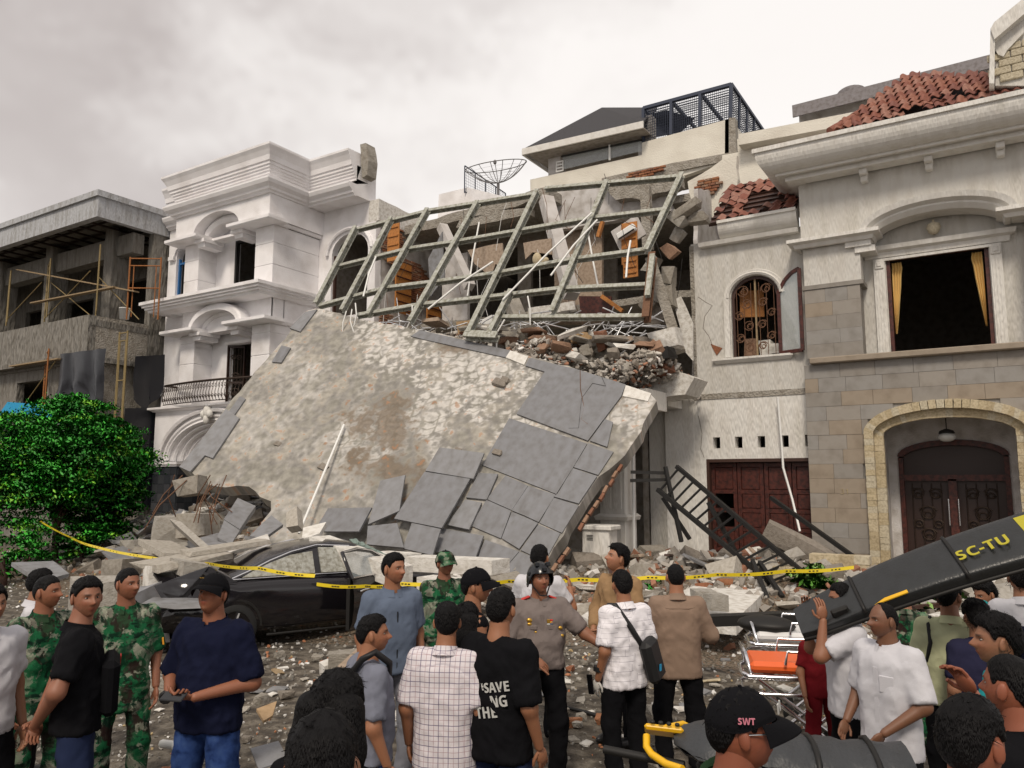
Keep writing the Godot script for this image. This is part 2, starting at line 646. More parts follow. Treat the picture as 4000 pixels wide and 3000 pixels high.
func materials() -> void:
	var W := Color(1, 1, 1)
	var grime := noise_tex(0.012, [[0.0, g3(0.74, 0.72, 0.69)], [0.35, g3(0.9, 0.89, 0.87)], [0.6, W], [1.0, g3(0.94, 0.93, 0.92)]], 3, 512, 6)
	var mott := noise_tex(0.03, [[0.0, g3(0.55, 0.52, 0.47)], [0.4, g3(0.8, 0.78, 0.74)], [0.62, W], [1.0, g3(0.86, 0.84, 0.8)]], 8, 512, 6)
	var clean := noise_tex(0.010, [[0.0, g3(0.87, 0.86, 0.85)], [0.3, g3(0.95, 0.945, 0.94)], [0.6, W], [1.0, g3(0.97)]], 3, 512, 6)
	var fine := normal_tex(0.3, 5, 2.2)
	var rough_n := normal_tex(0.09, 9, 7.0)
	var soft := noise_tex(0.025, [[0.0, g3(0.78, 0.76, 0.73)], [0.5, g3(0.93, 0.925, 0.91)], [1.0, W]], 18, 512, 6)
	var streak := noise_tex(0.05, [[0.0, g3(0.80, 0.78, 0.75)], [0.4, g3(0.93, 0.925, 0.915)], [0.6, W], [1.0, g3(0.97)]], 28, 512, 4)
	var faint := noise_tex(0.04, [[0.0, g3(0.92, 0.915, 0.90)], [0.4, g3(0.975, 0.97, 0.965)], [0.6, W], [1.0, g3(0.98)]], 29, 512, 5)
	M["soft"] = soft
	M["grime"] = grime
	M["mott"] = mott
	M["fine"] = fine
	M["rough_n"] = rough_n
	mat("white_paint", g3(0.84, 0.825, 0.835), 0.8, 0, clean, 0.12, fine, 0.25)
	mat("cream_paint", g3(0.57, 0.555, 0.52), 0.85, 0, clean, 0.16, fine, 0.3)
	mat("ivory_paint", g3(0.72, 0.69, 0.61), 0.85, 0, clean, 0.1, fine, 0.25)
	mat("trim_paint", g3(0.70, 0.685, 0.65), 0.8, 0, clean, 0.2, fine, 0.3)
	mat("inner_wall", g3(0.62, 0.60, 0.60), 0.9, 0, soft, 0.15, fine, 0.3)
	mat("concrete", g3(0.36, 0.335, 0.30), 0.92, 0, soft, 0.25, rough_n, 0.6)
	mat("raw_concrete", g3(0.20, 0.188, 0.168), 0.92, 0, soft, 0.12, rough_n, 0.4)
	mat("pale_concrete", g3(0.42, 0.43, 0.45), 0.9, 0, soft, 0.2, fine, 0.4)
	mat("plaster_white", g3(0.76, 0.745, 0.72), 0.85, 0, soft, 0.5, rough_n, 0.3)
	mat("panel_grey", g3(0.21, 0.215, 0.235), 0.62, 0, soft, 0.35, fine, 0.25)
	mat("panel_grey_pale", g3(0.25, 0.255, 0.275), 0.66, 0, soft, 0.35, fine, 0.3)
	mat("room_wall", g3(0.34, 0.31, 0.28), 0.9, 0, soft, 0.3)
	mat("wood_red", g3(0.10, 0.022, 0.014), 0.5, 0, noise_tex(0.02, [[0, g3(0.45)], [0.5, g3(0.85)], [1, W]], 12), 0.8)
	mat("wood_dark", g3(0.05, 0.022, 0.015), 0.5)
	mat("wood_door", g3(0.03, 0.013, 0.009), 0.45)
	mat("wood_orange", g3(0.52, 0.21, 0.05), 0.6, 0, soft, 0.8)
	mat("iron", g3(0.02, 0.019, 0.018), 0.55, 0.4)
	mat("iron_bronze", g3(0.06, 0.04, 0.03), 0.5, 0.5, soft, 2.0)
	mat("steel_green", g3(0.45, 0.45, 0.42), 0.6, 0.15, noise_tex(0.03, [[0, g3(0.55, 0.5, 0.42)], [0.4, g3(0.85, 0.86, 0.82)], [0.7, W], [1, g3(0.9)]], 15), 0.6, fine, 0.3)
	mat("rust", g3(0.19, 0.10, 0.06), 0.9, 0.1, soft, 1.2)
	mat("aluminium", g3(0.72, 0.73, 0.75), 0.38, 0.7)
	mat("chrome", g3(0.80, 0.80, 0.82), 0.18, 1.0)
	mat("white_plastic", g3(0.78, 0.78, 0.76), 0.4)
	mat("blue_frame", g3(0.03, 0.13, 0.33), 0.5)
	mat("roof_dark", g3(0.052, 0.052, 0.062), 0.8, 0, mott, 1.4, rough_n, 0.6)
	mat("cage_blue", g3(0.045, 0.055, 0.085), 0.6, 0.3)
	mat("corrugated", g3(0.24, 0.225, 0.24), 0.7, 0.1, soft, 0.5)
	mat("dish", g3(0.19, 0.185, 0.19), 0.6, 0.3)
	for k in 4:
		mat("brick%d" % k, [g3(0.31, 0.125, 0.065), g3(0.37, 0.165, 0.085), g3(0.26, 0.12, 0.075), g3(0.34, 0.21, 0.145)][k], 0.95, 0, soft, 1.0, rough_n, 0.7)
		mat("roof_tile%d" % k, [g3(0.25, 0.085, 0.055), g3(0.30, 0.12, 0.08), g3(0.21, 0.075, 0.055), g3(0.33, 0.16, 0.12)][k], 0.7, 0, soft, 0.9)
		mat("stone%d" % k, [g3(0.30, 0.275, 0.245), g3(0.27, 0.25, 0.225), g3(0.305, 0.255, 0.20), g3(0.285, 0.272, 0.255)][k], 0.9, 0, clean, 0.4, fine, 0.5)
		mat("trim_stone%d" % k, [g3(0.58, 0.49, 0.33), g3(0.63, 0.54, 0.38), g3(0.53, 0.44, 0.29), g3(0.63, 0.57, 0.44)][k], 0.95, 0, soft, 1.2, rough_n, 0.9)
		mat("base_tile%d" % k, [g3(0.030, 0.034, 0.04), g3(0.038, 0.042, 0.048), g3(0.024, 0.027, 0.033), g3(0.05, 0.053, 0.06)][k], 0.22)
		mat("rubble%d" % k, [g3(0.33, 0.305, 0.27), g3(0.40, 0.38, 0.35), g3(0.27, 0.24, 0.21), g3(0.46, 0.43, 0.385)][k], 0.95, 0, soft, 0.8, rough_n, 0.7)
	for k in ["pale_concrete", "raw_concrete", "trim_paint", "cream_paint"]:
		var m: StandardMaterial3D = M[k]
		m.albedo_texture = streak if k.ends_with("concrete") else faint
		m.uv1_scale = P3(0.16, 0.03, 0.16)
	mat("curtain", g3(0.74, 0.50, 0.18), 0.9)
	(M["curtain"] as StandardMaterial3D).backlight_enabled = true
	(M["curtain"] as StandardMaterial3D).backlight = Color(0.3, 0.16, 0.03)
	mat("tarp_black", g3(0.010, 0.011, 0.016), 0.4)
	mat("tarp_blue", g3(0.02, 0.30, 0.55), 0.6)
	mat("scaffold_yellow", g3(0.30, 0.225, 0.10), 0.6, 0.2, soft, 1.0)
	mat("scaffold_orange", g3(0.36, 0.14, 0.04), 0.7, 0.2, soft, 1.0)
	mat("timber", g3(0.34, 0.25, 0.15), 0.9, 0, soft, 0.9)
	mat("cardboard", g3(0.48, 0.33, 0.19), 0.9, 0, soft, 0.7)
	mat("brown_panel", g3(0.42, 0.33, 0.26), 0.9, 0, soft, 0.6)
	mat("tape", g3(0.78, 0.60, 0.02), 0.45)
	mat("lamp_glass", g3(0.60, 0.60, 0.58), 0.2)
	var gl := mat("glass", Color(0.5, 0.56, 0.58, 0.25), 0.05)
	gl.transparency = BaseMaterial3D.TRANSPARENCY_ALPHA
	gl.albedo_color.a = 0.25
	var gd := mat("glass_dusty", Color(0.42, 0.45, 0.43), 0.35)
	gd.albedo_texture = noise_tex(0.02, [[0, g3(0.5)], [0.5, g3(0.8)], [1, W]], 33)
	gd.uv1_triplanar = true
	gd.uv1_world_triplanar = true

# ---------------------------------------------------------------- white house
func block_pier(parent: Node3D, x0: float, x1: float, y0: float, y1: float, z0: float, z1: float, step: float) -> void:
	# a pier of rendered courses with a recessed joint between them
	part("core", MB.new().bounds(x0 + 0.02, x1 - 0.02, y0, y1, z0 + 0.02, z1 - 0.02), M["white_paint"], parent)
	var y := y0
	while y < y1 - 0.05:
		var t := minf(y + step, y1)
		part("course", MB.new().bevel_box(P3((x0 + x1) / 2, (y + t) / 2, (z0 + z1) / 2), P3(x1 - x0, t - y - 0.03, z1 - z0), 0.012), M["white_paint"], parent)
		y = t

func scroll(c: Vector3, r: float, turns: float, flip: float, start: float, xd: Vector3, yd := Vector3.UP) -> Array:
	var out := []
	var k := int(10 * turns) + 2
	for i in k + 1:
		var t := float(i) / k
		var a := start + flip * t * turns * TAU
		var rr := r * (1.0 - 0.8 * t)
		out.append(c + xd * cos(a) * rr + yd * sin(a) * rr)
	return out

func white_house() -> void:
	var t := thing("white_house", "tall white ornate house with arched balconies and torn right edge", "house", P3(-25, 0, -20))
	var wp: Material = M["white_paint"]
	# rooms behind the openings
	for y in [0.0, 5.0, 9.4]:
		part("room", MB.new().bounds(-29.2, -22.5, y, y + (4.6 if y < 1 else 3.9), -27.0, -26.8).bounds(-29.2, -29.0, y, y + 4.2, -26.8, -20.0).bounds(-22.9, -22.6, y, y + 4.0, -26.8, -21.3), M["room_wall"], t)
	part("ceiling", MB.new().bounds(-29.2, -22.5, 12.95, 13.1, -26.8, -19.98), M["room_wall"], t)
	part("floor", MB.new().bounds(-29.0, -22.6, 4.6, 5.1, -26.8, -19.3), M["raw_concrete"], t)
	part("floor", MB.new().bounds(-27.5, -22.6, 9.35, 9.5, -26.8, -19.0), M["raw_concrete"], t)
	# ground storey
	part("wall", MB.new().wall(P3(-29.1, 2.93, -18.9), 6.7, 2.17, 0.5, [[0.75, 6.65, 0.0, 0.2, 1.72]], Vector3.RIGHT, Vector3.BACK, 20), wp, t)
	for k in 4:
		var rx := 2.95 - 0.22 * k
		part("arch_moulding", MB.new().arch(P3(-25.4, 3.1, -18.9 - 0.16 * k), rx, 1.74 - 0.14 * k, [Vector2(-0.26, -0.4), Vector2(-0.26, -0.02), Vector2(-0.2, 0.05), Vector2(-0.1, 0.0), Vector2(-0.06, 0.07), Vector2(0.02, 0.07), Vector2(0.04, 0.0)], 22), wp, t)
	part("arch_hood", MB.new().arch(P3(-25.4, 3.1, -18.9), 3.05, 1.86, [Vector2(0, 0), Vector2(0, 0.16), Vector2(0.1, 0.2), Vector2(0.16, 0.1), Vector2(0.16, 0)], 22), wp, t)
	part("capital", MB.new().sweep([Vector2(0, 0), Vector2(0.06, 0), Vector2(0.06, 0.05), Vector2(0.12, 0.08), Vector2(0.12, 0.18), Vector2(0, 0.18)], [P3(-29.1, 2.9, -20), P3(-29.1, 2.9, -18.9), P3(-27.5, 2.9, -18.9), P3(-27.5, 2.9, -20)]), wp, t)
	part("column", MB.new().bounds(-29.08, -27.5, 0, 2.93, -20.0, -18.92), M["base_tile2"], t)
	for i in 4:
		for j in 8:
			part("tile", MB.new().bevel_box(P3(-28.88 + i * 0.395, 0.19 + j * 0.366, -18.905), P3(0.383, 0.354, 0.03), 0.006), M["base_tile%d" % ((i * 3 + j * 5) % 4)], t)
	for i in 3:
		for j in 8:
			part("tile", MB.new().bevel_box(P3(-27.485, 0.19 + j * 0.366, -19.1 - i * 0.36), P3(0.03, 0.354, 0.35), 0.006), M["base_tile%d" % ((i + j) % 4)], t)
	part("wall", MB.new().bounds(-23.5, -22.4, 0, 2.95, -19.6, -18.95), wp, t)
	part("ledge", MB.new().sweep([Vector2(0, 0), Vector2(0.08, 0), Vector2(0.14, 0.05), Vector2(0.26, 0.09), Vector2(0.26, 0.17), Vector2(0, 0.17)], [P3(-29.1, 5.1, -20), P3(-29.1, 5.1, -18.9), P3(-22.4, 5.1, -18.9), P3(-22.4, 5.1, -21)]), wp, t)
	var kb := MB.new()
	kb.ball(P3(-25.5, 4.95, -18.7), P3(0.2, 0.26, 0.16))
	kb.ball(P3(-25.68, 4.86, -18.66), P3(0.14, 0.16, 0.12))
	kb.ball(P3(-25.32, 4.86, -18.66), P3(0.14, 0.16, 0.12))
	kb.ball(P3(-25.5, 4.66, -18.66), P3(0.13, 0.2, 0.12))
	part("keystone", kb, M["trim_paint"], t)
	# second and third storeys: piers, niches, hoods
	for s in [[5.27, 8.1], [9.5, 11.85]]:
		block_pier(t, -27.7, -26.8, s[0], s[1], -20.2, -18.9, 0.83)
		block_pier(t, -23.4, -22.4, s[0], s[1], -21.2, -18.9, 0.83)
		part("wall", MB.new().bounds(-27.7, -22.4, s[1], s[1] + (1.35 if s[0] < 6 else 0.1), -19.5, -19.0), wp, t)
	part("side_wall", MB.new().bounds(-22.85, -22.42, 8.1, 9.5, -21.2, -18.92), wp, t)
	# second storey niche
	part("niche_wall", MB.new().wall(P3(-26.8, 5.27, -19.75), 3.4, 3.6, 0.2, [[1.05, 2.95, 0.0, 2.42, 0.0]]), wp, t)
	part("wall", MB.new().wall(P3(-27.7, 8.1, -18.95), 5.28, 1.4, 0.6, [[1.0, 4.2, -0.5, 0.08, 0.78]], Vector3.RIGHT, Vector3.BACK, 16), wp, t)
	part("arch_hood", MB.new().arch(P3(-25.1, 8.2, -18.95), 1.5, 0.78, [Vector2(-0.16, -0.25), Vector2(-0.16, 0.5), Vector2(0.02, 0.5), Vector2(0.10, 0.44), Vector2(0.12, 0.0)], 18), wp, t)
	part("arch_moulding", MB.new().arch(P3(-25.1, 8.2, -19.2), 1.3, 0.62, [Vector2(-0.12, -0.4), Vector2(-0.12, 0.25), Vector2(-0.02, 0.32), Vector2(0.06, 0.25)], 18), wp, t)
	# third storey niche, window, hood
	part("niche_wall", MB.new().wall(P3(-26.8, 9.5, -19.75), 3.4, 3.5, 0.2, [[1.22, 3.1, 0.35, 2.42, 0.0]]), wp, t)
	part("upper_wall", MB.new().wall(P3(-27.8, 12.0, -18.5), 5.6, 0.92, 0.9, [[1.14, 3.9, 0.0, 0.02, 0.74]], Vector3.RIGHT, Vector3.BACK, 18), wp, t)
	part("side_wall", MB.new().bounds(-22.6, -22.2, 12.0, 12.92, -21.2, -19.4), wp, t)
	part("arch_moulding", MB.new().arch(P3(-25.28, 12.0, -18.95), 1.24, 0.64, [Vector2(-0.18, -0.6), Vector2(-0.18, 0.0), Vector2(-0.06, 0.1), Vector2(0.1, 0.0)], 18), wp, t)
	for y in [8.1, 11.85]:
		var prof := [Vector2(0, 0), Vector2(0.30, 0), Vector2(0.34, 0.04), Vector2(0.34, 0.15), Vector2(0, 0.15)]
		part("impost", MB.new().sweep(prof, [P3(-27.85, y, -19.6), P3(-27.85, y, -18.6), P3(-26.5, y, -18.6), P3(-26.5, y, -19.6)]), wp, t)
		part("impost", MB.new().bounds(-27.84, -26.51, y + 0.002, y + 0.148, -19.6, -18.61), wp, t)
		part("impost", MB.new().sweep(prof, [P3(-24.0, y, -19.6), P3(-24.0, y, -18.6), P3(-22.3, y, -18.6), P3(-22.3, y, -19.2)]), wp, t)
		part("impost", MB.new().bounds(-23.99, -22.31, y + 0.002, y + 0.148, -19.6, -18.61), wp, t)
		part("string_course", MB.new().sweep([Vector2(0, 0.02), Vector2(0.1, 0.02), Vector2(0.14, 0.13), Vector2(0, 0.13)], [P3(-22.4, y, -19.2), P3(-22.4, y, -21.2)]), wp, t)
		for x in [-26.35, -24.1]:
			part("bracket", MB.new().bounds(x - 0.32, x + 0.32, y - 0.13, y, -19.5, -18.55).bounds(x - 0.22, x + 0.22, y - 0.3, y - 0.13, -19.5, -18.68), wp, t)
	# openings
	var dw := part("window", MB.new().bounds(-25.6, -25.5, 9.85, 11.94, -19.86, -19.7).bounds(-23.78, -23.68, 9.85, 11.94, -19.86, -19.7).bounds(-25.5, -23.78, 11.84, 11.94, -19.86, -19.7), M["iron"], t)
	part("blue_strip", MB.new().bounds(-23.88, -23.79, 9.85, 11.84, -19.76, -19.66), M["blue_frame"], dw)
	part("room", MB.new().bounds(-27.5, -27.3, 5.2, 12.9, -26.8, -19.97).bounds(-22.9, -22.7, 5.2, 12.9, -26.8, -19.97).bounds(-27.5, -22.7, 5.2, 12.9, -26.9, -26.79), M["room_wall"], t)
	# balcony door leaves with wrought grilles
	for s in [[-25.75, 0.62, 0.75], [-24.35, 0.62, 1.9]]:
		var b := Basis(Vector3.UP, s[2])
		var o := P3(s[0], 5.3, -19.72)
		var xd: Vector3 = b.x
		var fr := MB.new()
		fr.bar(o, o + Vector3.UP * 2.38, 0.08, 0.06).bar(o + xd * s[1] + Vector3.ZERO, o + xd * s[1] + Vector3.UP * 2.38, 0.08, 0.06)
		for y in [0.05, 0.9, 2.34]:
			fr.bar(o + Vector3.UP * y, o + xd * s[1] + Vector3.UP * y, 0.06, 0.08)
		var leaf := part("door", fr, M["wood_door"], t)
		var gr := MB.new()
		for i in 4:
			var u: float = s[1] * (i + 1) / 5.0
			gr.tube([o + xd * u + Vector3.UP * 0.9, o + xd * u + Vector3.UP * 2.3], 0.012, 4)
		for q in [[0.31, 0.5, 0.2], [0.31, 1.15, 0.16], [0.2, 1.9, 0.12], [0.42, 1.9, 0.12]]:
			gr.tube(scroll(o + xd * q[0] + Vector3.UP * q[1], q[2], 1.2, 1.0, 0.3, xd), 0.014, 4)
			gr.tube(scroll(o + xd * q[0] + Vector3.UP * q[1], q[2], 1.2, -1.0, 2.8, xd), 0.014, 4)
		part("grille", gr, M["iron_bronze"], leaf)
	var rd := MB.new()
	rd.bounds(-24.75, -23.95, 5.3, 7.6, -20.15, -20.09)
	part("inner_door", rd, M["wood_red"], t)
	part("door_case", MB.new().sweep([Vector2(0, 0), Vector2(0.1, 0), Vector2(0.16, 0.1), Vector2(0, 0.1)], [P3(-25.85, 7.7, -19.75), P3(-23.7, 7.7, -19.75)]), wp, t)
	# wrought balcony railing
	var rail := MB.new()
	var tops := []
	var base := []
	for i in 21:
		var u := i / 20.0
		var bow := sin(PI * u)
		tops.append(P3(lerpf(-28.35, -22.6, u), 6.12, -18.75 + 0.28 * bow))
		base.append(P3(lerpf(-28.35, -22.6, u), 5.34, -18.72 + 0.26 * bow))
	rail.tube([P3(-28.35, 6.12, -19.4)] + tops, 0.045, 6)
	var rl := part("railing", rail, M["iron_bronze"], t)
	part("bottom_rail", MB.new().tube(base, 0.02, 5), M["iron_bronze"], rl)
	for i in 34:
		var u := (i + 0.5) / 34.0
		var bow := sin(PI * u)
		var p := P3(lerpf(-28.35, -22.6, u), 5.34, -18.72 + 0.26 * bow)
		var g := MB.new()
		var pts := []
		for k in 13:
			var q := k / 12.0
			var belly := 0.14 * sin(PI * minf(1.0, q * 1.5)) * (1.0 - 0.5 * q)
			pts.append(p + P3(0.05 * sin(q * TAU), q * 0.76, belly))
		g.tube(pts, 0.014, 4)
		g.tube(scroll(p + P3(0.06, 0.16, 0.1), 0.085, 1.3, 1.0, 0.0, Vector3.RIGHT), 0.013, 4)
		g.tube(scroll(p + P3(-0.05, 0.56, 0.04), 0.075, 1.2, -1.0, 2.0, Vector3.RIGHT), 0.013, 4)
		part("baluster", g, M["iron_bronze"], rl)
	# balcony slab between second and third storeys
	var bp := [Vector2(0, -0.02), Vector2(0.62, 0.0), Vector2(0.66, 0.08), Vector2(0.74, 0.11), Vector2(0.74, 0.17), Vector2(0.82, 0.2), Vector2(0.82, 0.26), Vector2(0.9, 0.3), Vector2(0.9, 0.42), Vector2(0, 0.42)]
	part("balcony_slab", MB.new().sweep(bp, [P3(-28.3, 9.08, -19.6), P3(-28.3, 9.08, -18.85), P3(-22.9, 9.08, -18.85), P3(-22.9, 9.08, -21.2)]), wp, t)
	part("balcony_floor", MB.new().bounds(-28.3, -22.9, 9.07, 9.49, -20, -18.86), wp, t)
	part("balcony_slab", MB.new().bounds(-22.91, -22.3, 9.09, 9.3, -21.2, -18.5), wp, t)
	# main cornice and parapet, broken off at the right end
	var path := [P3(-29.4, 0, -19.3), P3(-27.75, 0, -19.3), P3(-27.75, 0, -18.5), P3(-22.25, 0, -18.5), P3(-22.25, 0, -20.45), P3(-19.75, 0, -20.45)]
	var up := func(y: float) -> Array: return path.map(func(p: Vector3): return p + Vector3.UP * y)
	part("cornice", MB.new().sweep([Vector2(0, 0), Vector2(0.1, 0), Vector2(0.12, 0.06), Vector2(0.2, 0.1), Vector2(0.22, 0.18), Vector2(0.36, 0.28), Vector2(0.42, 0.4), Vector2(0.42, 0.46), Vector2(0, 0.46)], up.call(12.9)), wp, t)
	part("parapet", MB.new().sweep([Vector2(0.0, 0), Vector2(0.0, 0.22), Vector2(-0.6, 0.22)], up.call(13.36)), wp, t)
	part("crown_moulding", MB.new().sweep([Vector2(0, 0), Vector2(0.05, 0.0), Vector2(0.05, 0.1), Vector2(0.1, 0.12), Vector2(0.1, 0.2), Vector2(0.15, 0.22), Vector2(0.15, 0.3), Vector2(0.2, 0.32), Vector2(0.2, 0.4), Vector2(0.25, 0.42), Vector2(0.25, 0.52), Vector2(0.3, 0.54), Vector2(0.33, 0.72), Vector2(0.42, 0.9), Vector2(0.5, 1.02), Vector2(0.5, 1.1), Vector2(-0.4, 1.12)], up.call(13.5)), wp, t)
	# right wing, its wall torn off
	part("wing_wall", MB.new().wall(P3(-22.42, 5.0, -21.2), 3.0, 7.95, 0.3, [[0.72, 2.62, 3.6, 6.1, 0.75]]), wp, t)
	part("wing_wall", MB.new().bounds(-22.4, -19.75, 12.93, 14.1, -21.5, -20.45), wp, t)
	part("window_hood", MB.new().arch(P3(-20.75, 11.1, -21.2), 1.1, 0.85, [Vector2(0, 0), Vector2(0, 0.1), Vector2(0.06, 0.14), Vector2(0.14, 0.08), Vector2(0.14, 0)], 14), wp, t)
	part("window_frame", MB.new().bounds(-21.72, -21.62, 8.6, 11.1, -21.42, -21.3), M["wood_dark"], t)
	part("room", MB.new().bounds(-22.4, -19.5, 8.3, 12.4, -26.7, -26.5).bounds(-22.4, -22.2, 8.3, 12.4, -26.5, -21.5).bounds(-22.4, -19.5, 12.3, 12.5, -26.5, -21.5).bounds(-22.4, -19.5, 8.2, 8.4, -26.5, -21.5), M["room_wall"], t)
	part("broken_pier", MB.new().plate(jag([P3(-19.77, 14.98, -20.6), P3(-19.48, 14.97, -20.6), P3(-19.32, 14.27, -20.6), P3(-19.38, 13.69, -20.6), P3(-19.63, 13.63, -20.6)], 0.04, 0.3, 4), P3(0, 0, -0.5)), M["concrete"], t)
	# left strip with its little arched window
	part("wall", MB.new().wall(P3(-29.4, 5.27, -19.3), 1.72, 8.1, 0.3, [[0.55, 1.3, 4.5, 6.35, 0.42]]), wp, t)
	part("window_hood", MB.new().arch(P3(-28.475, 11.62, -19.3), 0.42, 0.46, [Vector2(0, 0), Vector2(0, 0.1), Vector2(0.12, 0.12), Vector2(0.14, 0)], 12), wp, t)
	part("window_hood", MB.new().bounds(-29.25, -28.88, 11.55, 11.7, -19.3, -19.16).bounds(-28.07, -27.72, 11.55, 11.7, -19.3, -19.16), wp, t)
	part("window_frame", MB.new().bounds(-28.84, -28.76, 9.8, 11.6, -19.5, -19.4).bounds(-28.2, -28.12, 9.8, 11.6, -19.5, -19.4).bounds(-28.76, -28.2, 11.35, 11.43, -19.5, -19.4), M["blue_frame"], t)
	part("room", MB.new().bounds(-29.3, -27.6, 9.4, 12.6, -23.2, -23.0), M["room_wall"], t)
	part("gable_end", MB.new().bounds(-29.42, -29.2, 5.2, 14.9, -24, -19.31), M["raw_concrete"], t)
	part("side_wall", MB.new().bounds(-29.4, -28.9, 2.0, 5.27, -24, -19.4), M["room_wall"], t)

func ground() -> void:
	var soil := noise_tex(0.02, [[0.0, g3(0.42, 0.39, 0.36)], [0.45, g3(0.75, 0.71, 0.66)], [0.7, g3(1, 0.97, 0.92)], [1.0, g3(0.6, 0.56, 0.5)]], 41, 512, 6)
	mat("street", g3(0.165, 0.154, 0.138), 0.9, 0, soil, 0.35, M["rough_n"], 0.6)
	var s := MB.new()
	s.quad(P3(-250, 0, 60), P3(250, 0, 60), P3(250, 0, -250), P3(-250, 0, -250))
	var st := struct("street", s, M["street"])
	# paving blocks where the street shows through the litter, nearest first
	var r := RandomNumberGenerator.new()
	r.seed = 9
	var shapes := []
	for k in 5:
		shapes.append(MB.new().bevel_box(Vector3.ZERO, P3(0.2, 0.05, 0.1), 0.007).made())
		mat("paver%d" % k, g3(0.10, 0.09, 0.08) * (0.75 + 0.12 * k), 0.9, 0, M["soft"], 1.5, M["rough_n"], 0.5)
	var n := 0
	for i in 60:
		for j in 60:
			if n >= 290:
				continue
			var p := P3(-5.9 + i * 0.207 + (0.1 if j % 2 else 0.0), 0, -2.4 - j * 0.107)
			var dep := p.dot(P3(-0.5329, 0, -0.8462))
			var lat := p.dot(P3(0.8462, 0, -0.5329)) / dep
			if dep < 5.0 or dep > 6.7:
				continue
			if not ((lat > -0.52 and lat < -0.40) or (lat > -0.36 and lat < -0.24) or (lat > 0.05 and lat < 0.09)):
				continue
			n += 1
			lpart("paver", shapes[n % 5], M["paver%d" % r.randi_range(0, 4)], st, Transform3D(Basis(Vector3.UP, r.randf_range(-0.03, 0.03)) * Basis(Vector3.RIGHT, r.randf_range(-0.03, 0.03)), p + P3(0, -0.012 + r.randf() * 0.01, 0)))

func tile_mesh(w: float, l: float) -> ArrayMesh:
	# a clay pantile: an S wave across, thick at the front; lies in x (across) and z (down the slope), y is out
	var rows := []
	var under := []
	for i in 2:
		var top := []
		var low := []
		for j in 9:
			var u := j / 8.0
			var y := 0.035 * sin(u * TAU) + (0.012 if i == 1 else 0.0)
			top.append(P3((u - 0.5) * w, y + 0.016, (i - 0.5) * l))
			low.append(P3((u - 0.5) * w, y, (i - 0.5) * l))
		rows.append(top)
		under.append(low)
	var mb := MB.new().grid(rows, true).grid(under, false)
	for j in 8:
		mb.quad(under[1][j], under[1][j + 1], rows[1][j + 1], rows[1][j])
	for j in [0, 8]:
		if j == 0:
			mb.quad(under[0][j], under[1][j], rows[1][j], rows[0][j])
		else:
			mb.quad(under[1][j], under[0][j], rows[0][j], rows[1][j])
	return mb.made()

func slope_basis(along: Vector3, down: Vector3) -> Basis:
	var x := along.normalized()
	var z := (down - x * down.dot(x)).normalized()
	return Basis(x, z.cross(x), z)

func gutter(path: Array, y0: float, h: float) -> MB:
	var prof := [Vector2(0, -0.1 * h), Vector2(0.06, -0.1 * h), Vector2(0.06, 0.0)]
	for i in 9:
		var a := -PI / 2 + PI / 2 * i / 8.0
		prof.append(Vector2(0.06 + 0.42 * h * 1.6 * cos(a), h * 0.8 + h * 0.8 * sin(a)))
	prof.append(Vector2(0.06 + 0.42 * h * 1.6 + 0.05, h * 0.82))
	prof.append(Vector2(0.06 + 0.42 * h * 1.6 + 0.05, h))
	prof.append(Vector2(0.0, h))
	return MB.new().sweep(prof, path.map(func(p: Vector3): return P3(p.x, y0, p.z)))

